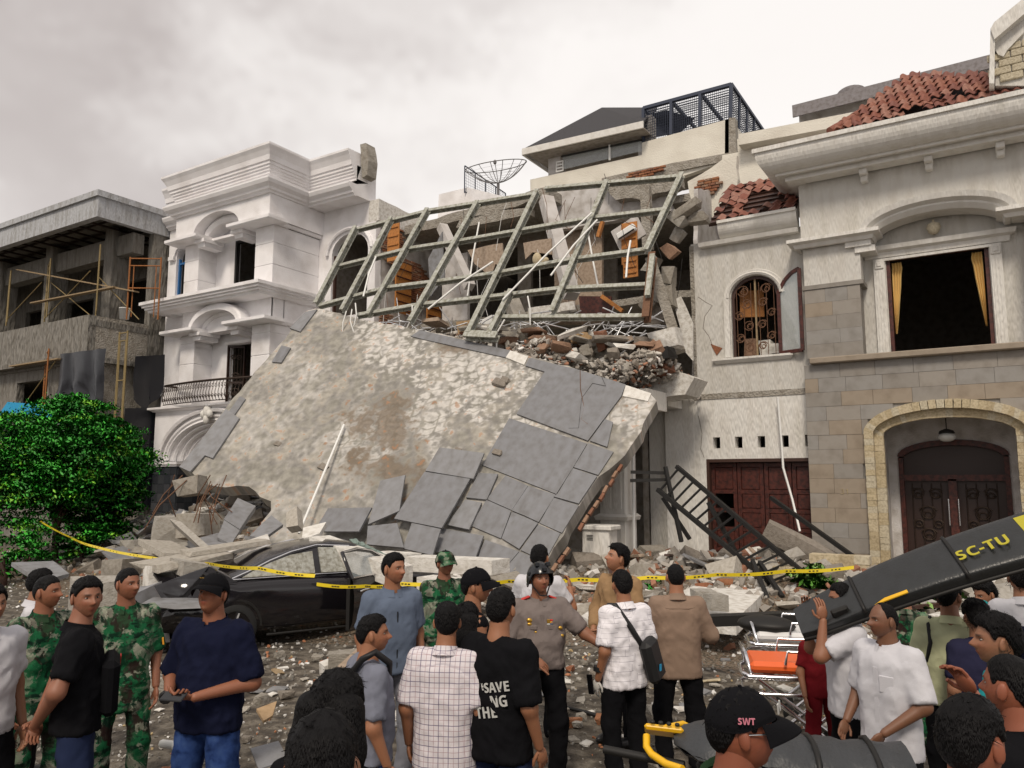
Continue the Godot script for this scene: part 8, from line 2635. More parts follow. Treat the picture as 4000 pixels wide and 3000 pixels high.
	lpart("necklace", MB.new().tube([P3(0.075, 1.45, 0.0), P3(0.05, 1.455, -0.075), P3(-0.05, 1.455, -0.075), P3(-0.075, 1.45, 0.0)], 0.004, 5).made(), M["chrome"], p)
	var bz: float = p.get_meta("front") + 0.014
	var tb := Basis(Vector3.UP, PI) * Basis(Vector3.BACK, 0.2)
	words(p, "lettering", "#SAVE", 0.075, Transform3D(tb, P3(-0.045, 1.215, -bz)), M["print_white"], 1.1)
	words(p, "lettering", "NG", 0.085, Transform3D(tb, P3(-0.085, 1.145, -bz)), M["print_white"], 1.1)
	words(p, "lettering", "THE", 0.085, Transform3D(tb, P3(0.0, 1.07, -bz)), M["print_white"], 1.1)
	person("dark haired head close to the camera, left of the plaid shirt", P3(-1.94, 1.74, -1.97), 165, {"shirt": blk, "hair": "long", "hair_length": 0.3, "coarse": true})
	person("tousled dark head nearest the camera at the bottom edge", P3(-1.46, 1.81, -1.44), 185, {"shirt": blk, "hair": "short", "coarse": true})
	# --- right of the officer
	p = person("young man in tan jacket gazing up to the left", P3(-3.1, 1.78, -6.79), -52, {"shirt": M["cloth_tan"], "shirt_name": "jacket", "pants": blk, "look": -20.0, "nod": 16.0, "skin": Color(0.32, 0.15, 0.085), "sleeve": 1.85, "ease": 0.03, "hair": "bushy", "arms": [P3(0.26, 1.10, 0.02), P3(0.08, 1.02, 0.22), P3(-0.26, 1.10, 0.02), P3(-0.1, 0.98, 0.22)]})
	lpart("undershirt", MB.new().plate([P3(-0.04, 1.41, 0.075), P3(0.04, 1.41, 0.075), P3(0.05, 1.0, 0.132), P3(-0.05, 1.0, 0.132)], P3(0, 0, -0.02)).made(), M["cloth_white"], p)
	p = person("man in white patterned polo with black sling bag, from behind", P3(-2.65, 1.66, -5.89), -152, {"shirt": M["lined"], "pants": blk, "skin": tanned, "look": -12.0, "girth": 1.05, "ease": 0.024, "hem": 0.79, "sleeve": 0.85, "glove": Color(0.55, 0.53, 0.5)})
	lpart("strap", MB.new().tube([P3(0.10, 1.39, 0.06), P3(0.11, 1.405, -0.04), P3(0.03, 1.25, -0.125), P3(-0.10, 1.06, -0.135), P3(-0.2, 0.98, -0.08)], 0.024, 6).made(), M["strap_black"], p)
	lpart("sling_bag", MB.new().bevel_box(P3(-0.17, 0.98, -0.14), P3(0.20, 0.34, 0.11), 0.035, Basis(Vector3.BACK, -0.3) * Basis(Vector3.UP, 0.5)).made(), M["strap_black"], p)
	lpart("bag_tag", MB.new().box(P3(-0.20, 0.93, -0.205), P3(0.03, 0.05, 0.006), Basis(Vector3.UP, 0.5)).made(), M["tarp_blue"], p)
	lpart("watch", MB.new().tube([P3(0.232, 0.94, 0.02), P3(0.234, 0.905, 0.025)], 0.042, 10).made(), M["strap_black"], p)
	single("mobile_phone", MB.new().bevel_box(p.to_global(P3(0.26, 0.79, 0.10)), P3(0.012, 0.15, 0.075), 0.005, p.basis * Basis(Vector3.RIGHT, 0.2)), M["phone"], "dark phone in the gloved hand beside the white polo", "phone")
	p = person("man in brown uniform shirt seen from behind, arms folded", P3(-2.43, 1.67, -6.5), 178, {"shirt": M["cloth_brown"], "pants": blk, "skin": tanned, "girth": 1.12, "hair": "crop", "ease": 0.024, "wrinkle": 0.007, "hem": 0.76, "sleeve": 1.9, "arms": [P3(0.29, 1.10, 0.02), P3(0.06, 1.12, 0.21), P3(-0.29, 1.10, 0.02), P3(-0.06, 1.14, 0.22)], "stance": 0.11})
	lpart("yoke_seam", MB.new().tube([P3(-0.15, 1.33, -0.09), P3(-0.08, 1.32, -0.115), P3(0.08, 1.32, -0.115), P3(0.15, 1.33, -0.09)], 0.003, 4).made(), M["cloth_brown"], p)
	p = person("man in black cap and green jacket in profile, nearest the bag", P3(-0.76, 1.75, -2.53), 86, {"hat": 0.02, "shirt": M["cloth_green"], "shirt_name": "jacket", "cap": M["cloth_black"], "skin": Color(0.24, 0.075, 0.04), "sleeve": 1.9, "ease": 0.03, "girth": 1.1})
	var hx: Transform3D = p.get_meta("head")
	words(p, "cap_print", "SWT", 0.026, Transform3D(hx.basis * Basis(Vector3.UP, -PI / 2 - 0.0), hx * P3(-0.102, 0.058, -0.005)), M["print_pink"])
	words(p, "cap_print", "N", 0.045, Transform3D(hx.basis * Basis(Vector3.UP, -0.5) * Basis(Vector3.BACK, 0.3), hx * P3(-0.045, 0.085, 0.107)), M["print_white"])
	lpart("glasses", MB.new().tube([hx * P3(-0.082, 0.012, 0.0), hx * P3(-0.075, 0.014, 0.07), hx * P3(-0.05, 0.014, 0.095)], 0.003, 4).made(), M["chrome"], p)
	# --- right group
	p = person("man in white shirt holding up the black lid", P3(-1.02, 1.65, -6.09), -96, {"shirt": M["cloth_white"], "pants": blk, "skin": Color(0.26, 0.11, 0.06), "ease": 0.028, "wrinkle": 0.007, "hem": 0.78, "girth": 1.08, "arms": [P3(0.2, 1.22, 0.24), P3(0.16, 1.46, 0.2), P3(-0.2, 1.2, 0.2), P3(-0.16, 1.44, 0.22)], "handL": P3(0, 1, 0.1), "handR": P3(0, 1, 0.1), "sleeve": 0.8})
	p = person("balding man in white shirt with breast pocket, facing left", P3(-0.69, 1.62, -5.53), -62, {"shirt": M["cloth_white"], "pants": blk, "skin": dark, "hair": "bald", "look": -20.0, "ease": 0.03, "wrinkle": 0.007, "hem": 0.74, "girth": 1.1, "sleeve": 0.95, "arms": [P3(0.26, 1.10, 0.02), P3(0.13, 0.94, 0.24), P3(-0.25, 1.10, -0.03), P3(-0.22, 0.92, 0.15)], "handL": P3(-0.4, -0.6, 0.6)})
	lpart("pocket", MB.new().bevel_box(P3(0.075, 1.15, p.get_meta("front") - 0.002), P3(0.09, 0.10, 0.012), 0.004, Basis(Vector3.UP, 0.25)).made(), M["cloth_white"], p)
	lpart("placket", MB.new().bounds(-0.014, 0.014, 0.76, 1.24, p.get_meta("front") - 0.01, p.get_meta("front") + 0.004).made(), M["cloth_white"], p)
	p = person("man in pale green uniform shirt, back to the camera", P3(-0.38, 1.67, -6.49), 148, {"shirt": M["cloth_palegreen"], "pants": blk, "skin": Color(0.27, 0.12, 0.07), "ease": 0.026, "wrinkle": 0.007, "look": -28.0, "girth": 1.08, "hem": 0.84, "sleeve": 0.85})
	lpart("lanyard", MB.new().tube([P3(0.13, 1.415, -0.02), P3(0.14, 1.37, -0.085), P3(0.13, 1.25, -0.115), P3(0.16, 1.12, -0.10), P3(0.22, 1.16, -0.03)], 0.014, 6).made(), M["strap_black"], p)
	person("person in dark red clothes behind the orange stretcher", P3(-1.37, 1.28, -6.94), 10, {"shirt": M["cloth_maroon"], "pants": M["cloth_maroon"], "coarse": true})
	person("soldier in camouflage behind the balding man", P3(-0.84, 1.4, -8.22), 150, {"shirt": M["camo"], "pants": M["camo"], "coarse": true})
	p = person("woman with tied hair and teal mask at the right", P3(-0.18, 1.55, -7.69), -75, {"shirt": M["cloth_violet"], "pants": blk, "coarse": true, "nod": -15.0, "hair": "bushy"})
	var mx: Transform3D = p.get_meta("head")
	lpart("face_mask", MB.new().ball(mx * P3(0, -0.05, 0.062), P3(0.058, 0.045, 0.05), mx.basis, 8, 12).made(), M["cloth_teal"], p)
	person("dark haired person behind the pale green shirt man", P3(-0.21, 1.57, -6.25), 175, {"shirt": M["cloth_violet"], "hair": "bushy", "coarse": true})
	person("bushy haired person in teal at the right edge", P3(-0.06, 1.73, -4.57), -110, {"shirt": M["cloth_teal"], "hair": "bushy", "coarse": true})
	p = person("person in white shirt with black overall at right edge", P3(0.07, 1.77, -7.14), 160, {"shirt": M["cloth_white"], "hair": "bushy", "coarse": true})
	lpart("backpack", MB.new().bevel_box(P3(0.0, 1.12, -0.22), P3(0.30, 0.42, 0.14), 0.05).made(), M["cloth_navy"], p)
	for sg in [-1.0, 1.0]:
		lpart("strap", MB.new().tube([P3(sg * 0.11, 1.3, -0.16), P3(sg * 0.11, 1.41, -0.04), P3(sg * 0.12, 1.4, 0.1)], 0.02, 6).made(), M["cloth_navy"], p)
	p = person("short haired man raising a hand, right edge foreground", P3(-0.01, 1.74, -3.54), -150, {"shirt": blk, "hair": "crop", "skin": Color(0.26, 0.085, 0.045), "arms": [P3(0.24, 1.10, -0.05), P3(0.25, 0.86, 0.05), P3(-0.25, 1.22, 0.2), P3(-0.18, 1.48, 0.26)], "handR": P3(0.3, 0.6, 0.2), "coarse": true})
	p = person("dark haired man in white shirt at the lower right corner", P3(-0.13, 1.76, -2.69), 128, {"shirt": M["cloth_white"], "skin": Color(0.26, 0.085, 0.045), "look": -10.0, "coarse": true})

func sedan() -> void:
	mat("car_paint", g3(0.008, 0.007, 0.009), 0.1, 0.0, null, 1, M["rough_n"], 0.04)
	M["car_paint"].clearcoat_enabled = true
	M["car_paint"].clearcoat = 0.5
	M["car_paint"].clearcoat_roughness = 0.12
	mat("tyre", g3(0.012, 0.012, 0.012), 0.85)
	mat("shattered_glass", g3(0.24, 0.33, 0.31), 0.3, 0, M["mott"], 3.0, M["rough_n"], 1.2)
	mat("window_film", g3(0.42, 0.43, 0.40), 0.3, 0, M["mott"], 0.8, M["rough_n"], 0.5)
	var rt := P3(0.8462, 0, -0.5329)
	var fw := P3(-0.5329, 0, -0.8462)
	var a := deg_to_rad(33)
	var hd := rt * cos(a) + fw * sin(a)
	var side := rt * sin(a) - fw * cos(a)
	var corner := P3(-9.6, 0, -6.54)
	var at := corner + hd * 2.35 - side * 0.92
	var t := thing("black_sedan", "crushed black sedan with open front door under white rubble", "car", at)
	t.basis = Basis(hd, Vector3.UP, side)
	var paint: Material = M["car_paint"]
	# lower body, lofted along its length
	var st := [[-2.35, 0.45, 0.80, 0.62, 0.90], [-2.25, 0.30, 0.86, 0.80, 0.99], [-1.9, 0.24, 0.90, 0.88, 1.02], [-1.4, 0.22, 0.915, 0.90, 1.0], [-0.8, 0.20, 0.92, 0.905, 0.985], [0.0, 0.20, 0.92, 0.905, 0.965], [0.8, 0.20, 0.92, 0.90, 0.95], [1.25, 0.22, 0.915, 0.89, 0.95], [1.7, 0.24, 0.90, 0.86, 0.90], [2.1, 0.28, 0.85, 0.78, 0.82], [2.3, 0.36, 0.74, 0.62, 0.72], [2.38, 0.48, 0.60, 0.40, 0.60]]
	var crush := FastNoiseLite.new()
	crush.seed = 3
	crush.frequency = 1.4
	var rows := []
	for s in st:
		var line := []
		var x: float = s[0]
		var yt: float = s[4]
		var half := [Vector2(0.0, s[1]), Vector2(s[3] * 0.9, s[1]), Vector2(s[3] * 0.985, s[1] + 0.12), Vector2(s[2], s[1] + (yt - s[1]) * 0.45), Vector2(s[2], yt - 0.20), Vector2(s[2] * 0.975, yt - 0.12), Vector2(s[3] * 0.93, yt - 0.03), Vector2(s[3] * 0.6, yt + 0.01), Vector2(0, yt + 0.02)]
		for q in half:
			line.append(P3(x, q.y, q.x))
		for k in range(half.size() - 2, -1, -1):
			line.append(P3(x, half[k].y, -half[k].x))
		for k in line.size():
			var p: Vector3 = line[k]
			var amt := 0.20 * smoothstep(-1.0, -2.2, p.x) + 0.08 * smoothstep(1.2, 2.1, p.x) + 0.012
			line[k] = p + P3(crush.get_noise_3d(p.x * 2, p.y * 3, p.z * 2), crush.get_noise_3d(p.x * 2 + 9, p.y * 3, p.z * 2), crush.get_noise_3d(p.x * 2, p.y * 3 + 9, p.z * 2)) * amt * 2.0
		rows.append(line)
	var body := MB.new().grid(rows, false)
	for e in [0, rows.size() - 1]:
		var c := Vector3.ZERO
		for p in rows[e]:
			c += p / rows[e].size()
		for k in rows[e].size() - 1:
			if e == 0:
				body.tri(c, rows[e][k + 1], rows[e][k])
			else:
				body.tri(c, rows[e][k], rows[e][k + 1])
	lpart("body", body.made(), paint, t)
	# greenhouse: roof and pillars
	var gh := [[-1.75, 0.98, 0.99, 0.74], [-1.3, 0.98, 1.10, 0.68], [-0.95, 0.97, 1.25, 0.62], [-0.5, 0.97, 1.37, 0.59], [0.05, 0.96, 1.445, 0.58], [0.4, 0.96, 1.41, 0.585], [0.8, 0.95, 1.24, 0.64], [1.3, 0.94, 0.955, 0.74]]
	rows = []
	for s in gh:
		var base := 0.835
		var line := []
		for q in [Vector2(base, s[1] - 0.05), Vector2(lerpf(base, s[3], 0.5), lerpf(s[1], s[2], 0.5)), Vector2(s[3] + 0.02, s[2] - 0.05), Vector2(s[3] - 0.05, s[2] - 0.005), Vector2(0.25, s[2] + 0.02), Vector2(0, s[2] + 0.022)]:
			line.append(P3(s[0], q.y, q.x))
		for k in range(4, -1, -1):
			line.append(P3(line[k].x, line[k].y, -line[k].z))
		rows.append(line)
	var roof := lpart("roof", MB.new().grid(rows, false).made(), paint, t)
	# glass laid into the cabin sides and ends
	var pane := func(pts: Array, m: Material, called := "window") -> MeshInstance3D:
		var nn: Vector3 = (pts[1] - pts[0]).cross(pts[2] - pts[0]).normalized()
		if nn.dot(pts[0] - P3(-0.1, 0.9, 0)) < 0:
			nn = -nn
		return lpart(called, MB.new().plate(pts.map(func(p): return p + nn * 0.016), nn * -0.03).made(), m, t)
	for sg in [1.0, -1.0]:
		var Q := func(x: float, y: float) -> Vector3:
			var h := (y - 0.96) / 0.45
			return P3(x, y, sg * (lerpf(0.835, 0.60, h) + 0.004))
		var w1: MeshInstance3D = pane.call([Q.call(-1.35, 1.0), Q.call(-0.28, 1.0), Q.call(-0.28, 1.31), Q.call(-0.62, 1.27), Q.call(-0.95, 1.17), Q.call(-1.2, 1.07)], M["window_film"])
		var w2: MeshInstance3D = pane.call([Q.call(-0.18, 1.0), Q.call(0.98, 0.99), Q.call(0.62, 1.22), Q.call(0.35, 1.33), Q.call(-0.18, 1.36)], M["window_film"])
		lpart("chrome_trim", MB.new().tube([Q.call(-1.48, 1.0), Q.call(-1.2, 1.10), Q.call(-0.92, 1.215), Q.call(-0.6, 1.32), Q.call(-0.2, 1.40), Q.call(0.32, 1.365)], 0.012, 5).made(), M["chrome"], t)
		lpart("chrome_trim", MB.new().tube([Q.call(-1.5, 0.985), Q.call(-0.2, 0.985), Q.call(1.0, 0.975)], 0.011, 5).made(), M["chrome"], t)
		var lamp := lpart("tail_light", MB.new().bevel_box(P3(-2.26, 0.85, sg * 0.62), P3(0.14, 0.14, 0.3), 0.03).made(), M["red_board"], t)
	pane.call([P3(0.50, 1.37, -0.54), P3(0.50, 1.37, 0.54), P3(1.2, 1.0, 0.70), P3(1.2, 1.0, -0.70)], M["shattered_glass"], "windscreen")
	var r := RandomNumberGenerator.new()
	r.seed = 31
	for k in 7:
		lpart("glass_shard", MB.new().plate([P3(0.45 + k * 0.09, 1.44 - k * 0.045, 0.3), P3(0.55 + k * 0.09, 1.45 - k * 0.05, 0.34 + r.randf() * 0.1), P3(0.55 + k * 0.1, 1.40 - k * 0.045, 0.5), P3(0.47 + k * 0.1, 1.38 - k * 0.045, 0.46)], P3(0, -0.01, 0)).made(), M["shattered_glass"], t)
	# wheels
	for q in [[-1.45, 1.0], [1.42, 1.0], [-1.45, -1.0], [1.42, -1.0]]:
		var wb := Transform3D(Basis(Vector3.RIGHT, PI / 2 * q[1]), P3(q[0], 0.33, q[1] * 0.79))
		var w := lpart("wheel", MB.new().lathe([Vector2(0.2, -0.1), Vector2(0.31, -0.1), Vector2(0.33, -0.07), Vector2(0.33, 0.10), Vector2(0.31, 0.13), Vector2(0.23, 0.13)], wb, 28).made(), M["tyre"], t)
		lpart("rim", MB.new().lathe([Vector2(0.23, 0.12), Vector2(0.2, 0.05), Vector2(0.05, 0.08), Vector2(0.0, 0.08)], wb, 24).made(), M["iron"], w)
		for k in 5:
			var an := TAU * k / 5.0
			lpart("spoke", MB.new().bar(wb * P3(0.03 * cos(an), 0.11, 0.03 * sin(an)), wb * P3(0.21 * cos(an), 0.12, 0.21 * sin(an)), 0.045, 0.02).made(), M["aluminium"], w)
		lpart("arch", MB.new().arch(P3(q[0], 0.33, q[1] * 0.905), 0.36, 0.37, [Vector2(0, -0.06), Vector2(0, 0.02), Vector2(0.03, 0.02), Vector2(0.035, -0.02)], 16).made(), M["iron"], t)
	# the near front door stands open
	var hinge := P3(0.98, 0, 0.93)
	var db := Basis(Vector3.UP, deg_to_rad(32))
	var D := func(x: float, y: float, z := 0.0) -> Vector3: return hinge + db * P3(x, y, z)
	var rows2 := []
	for i in 8:
		var x := -1.12 + 1.12 * i / 7.0
		var line := []
		for q in [Vector2(0.24, -0.03), Vector2(0.34, 0.02), Vector2(0.55, 0.045), Vector2(0.72, 0.05), Vector2(0.80, 0.035), Vector2(0.93, 0.02), Vector2(0.97, -0.01)]:
			line.append(D.call(x, q.x, q.y))
		rows2.append(line)
	var door := lpart("front_door", MB.new().grid(rows2, true).made(), paint, t)
	lpart("inner_panel", MB.new().plate([D.call(-1.12, 0.24, -0.03), D.call(0, 0.24, -0.03), D.call(0, 0.97, -0.03), D.call(-1.12, 0.97, -0.03)], db * P3(0, 0, -0.06)).made(), M["iron"], door)
	var fr := [D.call(-1.12, 0.97), D.call(-1.18, 1.34, -0.14), D.call(-0.82, 1.36, -0.15), D.call(-0.5, 1.31, -0.13), D.call(-0.2, 1.17, -0.08), D.call(0.0, 0.98)]
	lpart("window_frame", MB.new().tube(fr, 0.03, 6).made(), paint, door)
	lpart("chrome_trim", MB.new().tube(fr.slice(1).map(func(p): return p + db * P3(0, 0.015, 0.025)), 0.011, 5).made(), M["chrome"], door)
	lpart("chrome_trim", MB.new().tube([D.call(-1.12, 0.985, 0.025), D.call(0.0, 0.985, 0.02)], 0.014, 5).made(), M["chrome"], door)
	lpart("window", MB.new().plate([D.call(-1.08, 0.98, -0.02), D.call(-0.04, 0.99, -0.02), D.call(-0.22, 1.15, -0.08), D.call(-0.5, 1.28, -0.13), D.call(-0.82, 1.33, -0.15), D.call(-1.13, 1.31, -0.14)], db * P3(0, 0, -0.01)).made(), M["glass"], door)
	lpart("handle", MB.new().tube([D.call(-1.0, 0.78, 0.06), D.call(-0.9, 0.80, 0.085), D.call(-0.78, 0.79, 0.06)], 0.016, 6).made(), M["chrome"], door)
	var mir := lpart("mirror", MB.new().ball(D.call(-0.08, 1.04, 0.16), P3(0.07, 0.085, 0.14), db * Basis(Vector3.UP, 0.2), 8, 12).made(), paint, door)
	lpart("mirror_trim", MB.new().tube([D.call(-0.02, 1.0, 0.05), D.call(-0.10, 0.99, 0.2), D.call(-0.14, 1.0, 0.28)], 0.014, 5).made(), M["chrome"], mir)
	for q in [["broken white plaster block on the car's bonnet", P3(1.25, 1.0, 0.55), P3(0.3, 0.12, 0.2), "plaster_white"], ["second white plaster block on the car's bonnet", P3(1.5, 0.96, 0.45), P3(0.34, 0.1, 0.2), "plaster_white"], ["grey concrete lump on the car's boot", P3(-1.9, 1.12, 0.3), P3(0.6, 0.25, 0.5), "rubble1"], ["white ribbed block behind the car's boot", P3(-2.25, 1.0, 0.1), P3(0.55, 0.45, 0.4), "plaster_white"], ["flat slab lying across the car's rear roof", P3(-1.25, 1.36, -0.3), P3(1.5, 0.08, 0.6), "rubble3"], ["brown lump against the car's rear window", P3(-1.55, 1.18, -0.25), P3(0.7, 0.3, 0.5), "rubble2"], ["grey slab leaning on the car's rear corner", P3(-2.5, 0.55, 0.5), P3(0.5, 0.9, 0.14), "panel_grey_pale"], ["concrete lump at the car's rear bumper", P3(-2.75, 0.35, 0.2), P3(0.6, 0.6, 0.6), "rubble0"], ["wide broken slab leaning over the car's boot", P3(-1.95, 1.2, -0.1), P3(1.3, 0.12, 1.1), "rubble3"], ["grey panel propped on the car's rear side", P3(-2.2, 0.75, 0.95), P3(0.9, 0.06, 0.8), "panel_grey_pale"], ["concrete heap piece behind the car's rear wheel", P3(-2.9, 0.6, -0.5), P3(1.0, 0.8, 0.9), "rubble1"], ["pale slab across the car's far bonnet side", P3(1.5, 1.05, -0.5), P3(1.3, 0.12, 0.5), "plaster_white"]]:
		single("concrete_lump", MB.new().rock(t.transform * q[1], q[2], t.basis * Basis(Vector3.BACK, r.randf_range(-0.25, 0.25)) * Basis(Vector3.UP, r.randf_range(-0.4, 0.4)), r, 0.3), M[q[3]], q[0], "rubble")
	lpart("sill", MB.new().tube([P3(-1.0, 0.2, 0.93), P3(1.1, 0.2, 0.93)], 0.02, 5).made(), M["iron"], t)

func ribbon(pts: Array, w: float, label: String) -> void:
	var rows := []
	for i in pts.size():
		var p: Vector3 = pts[i]
		var tw := 0.35 * sin(i * 1.9)
		var up := P3(0, cos(tw), sin(tw)) * w * 0.5
		rows.append([p - up, p + up])
	var smooth := []
	for i in rows.size() - 1:
		for k in 6:
			var f := k / 6.0
			smooth.append([rows[i][0].lerp(rows[i + 1][0], f) - P3(0, 0.05 * sin(PI * f), 0) * 0.4, rows[i][1].lerp(rows[i + 1][1], f) - P3(0, 0.05 * sin(PI * f), 0) * 0.4])
	smooth.append(rows[-1])
	var mb := MB.new().grid(smooth, false)
	var o := single("barrier_tape", mb, M["tape"], label, "tape")
	var base := o.position
	for i in range(2, smooth.size() - 2, 2):
		var a: Vector3 = smooth[i][0].lerp(smooth[i][1], 0.5)
		var b: Vector3 = smooth[i + 1][0].lerp(smooth[i + 1][1], 0.5)
		var d := (b - a).normalized()
		for k in 3:
			var c := a.lerp(b, k / 3.0)
			lpart("print", MB.new().box(c + P3(0, 0, 0.004), P3(0.028, w * 0.3, 0.003), Basis(d, Vector3.UP, d.cross(Vector3.UP))).made(), M["strap_black"], o, Transform3D(Basis.IDENTITY, -base))

func stretcher(label: String, a: Vector3, b: Vector3, h: float, mattress: Material) -> void:
	var at := P3((a.x + b.x) / 2, 0, (a.z + b.z) / 2)
	var t := thing("stretcher", label, "stretcher", at, "wheeled stretchers")
	var x := (b - a).normalized()
	var z := x.cross(Vector3.UP)
	var l := a.distance_to(b)
	var P := func(u: float, y: float, w: float) -> Vector3: return P3(a.x, 0, a.z) + x * u * l + Vector3.UP * y + z * w
	var bs := Basis(x, Vector3.UP, z)
	part("mattress", MB.new().bevel_box(P.call(0.5, h - 0.02, 0), P3(l * 0.94, 0.10, 0.5), 0.035, bs), mattress, t)
	var ring := []
	for q in [[0.02, -0.27], [-0.02, -0.15], [-0.02, 0.15], [0.02, 0.27], [0.98, 0.27], [1.02, 0.15], [1.02, -0.15], [0.98, -0.27], [0.02, -0.27]]:
		ring.append(P.call(q[0], h - 0.09, q[1]))
	part("upper_frame", MB.new().tube(ring, 0.022, 7), M["chrome"], t)
	part("lower_frame", MB.new().tube(ring.map(func(p: Vector3): return p + P3(0, -0.14, 0)), 0.018, 6), M["chrome"], t)
	part("head_loop", MB.new().tube([P.call(0.04, h - 0.08, -0.24), P.call(0.0, h + 0.10, -0.2), P.call(0.0, h + 0.10, 0.2), P.call(0.04, h - 0.08, 0.24)], 0.018, 6), M["chrome"], t)
	for s in [-0.22, 0.22]:
		part("leg", MB.new().tube([P.call(0.12, h - 0.22, s), P.call(0.72, 0.12, s)], 0.02, 6), M["chrome"], t)
		part("leg", MB.new().tube([P.call(0.82, h - 0.22, s), P.call(0.3, 0.12, s)], 0.02, 6), M["chrome"], t)
		part("side_rail", MB.new().tube([P.call(0.3, h + 0.02, s * 1.28), P.call(0.32, h + 0.13, s * 1.28), P.call(0.75, h + 0.13, s * 1.28), P.call(0.77, h + 0.02, s * 1.28)], 0.014, 6), M["chrome"], t)
		for u in [0.3, 0.72]:
			var w := part("wheel", MB.new().lathe([Vector2(0.03, -0.018), Vector2(0.085, -0.018), Vector2(0.09, 0.0), Vector2(0.085, 0.018), Vector2(0.03, 0.018)], Transform3D(bs * Basis(Vector3.RIGHT, PI / 2), P.call(u, 0.09, s)), 16), M["tyre"], t)
	part("caster", MB.new().lathe([Vector2(0.02, -0.015), Vector2(0.055, -0.015), Vector2(0.055, 0.015), Vector2(0.02, 0.015)], Transform3D(bs * Basis(Vector3.RIGHT, PI / 2), P.call(0.12, h - 0.36, 0.22)), 14), M["tyre"], t)

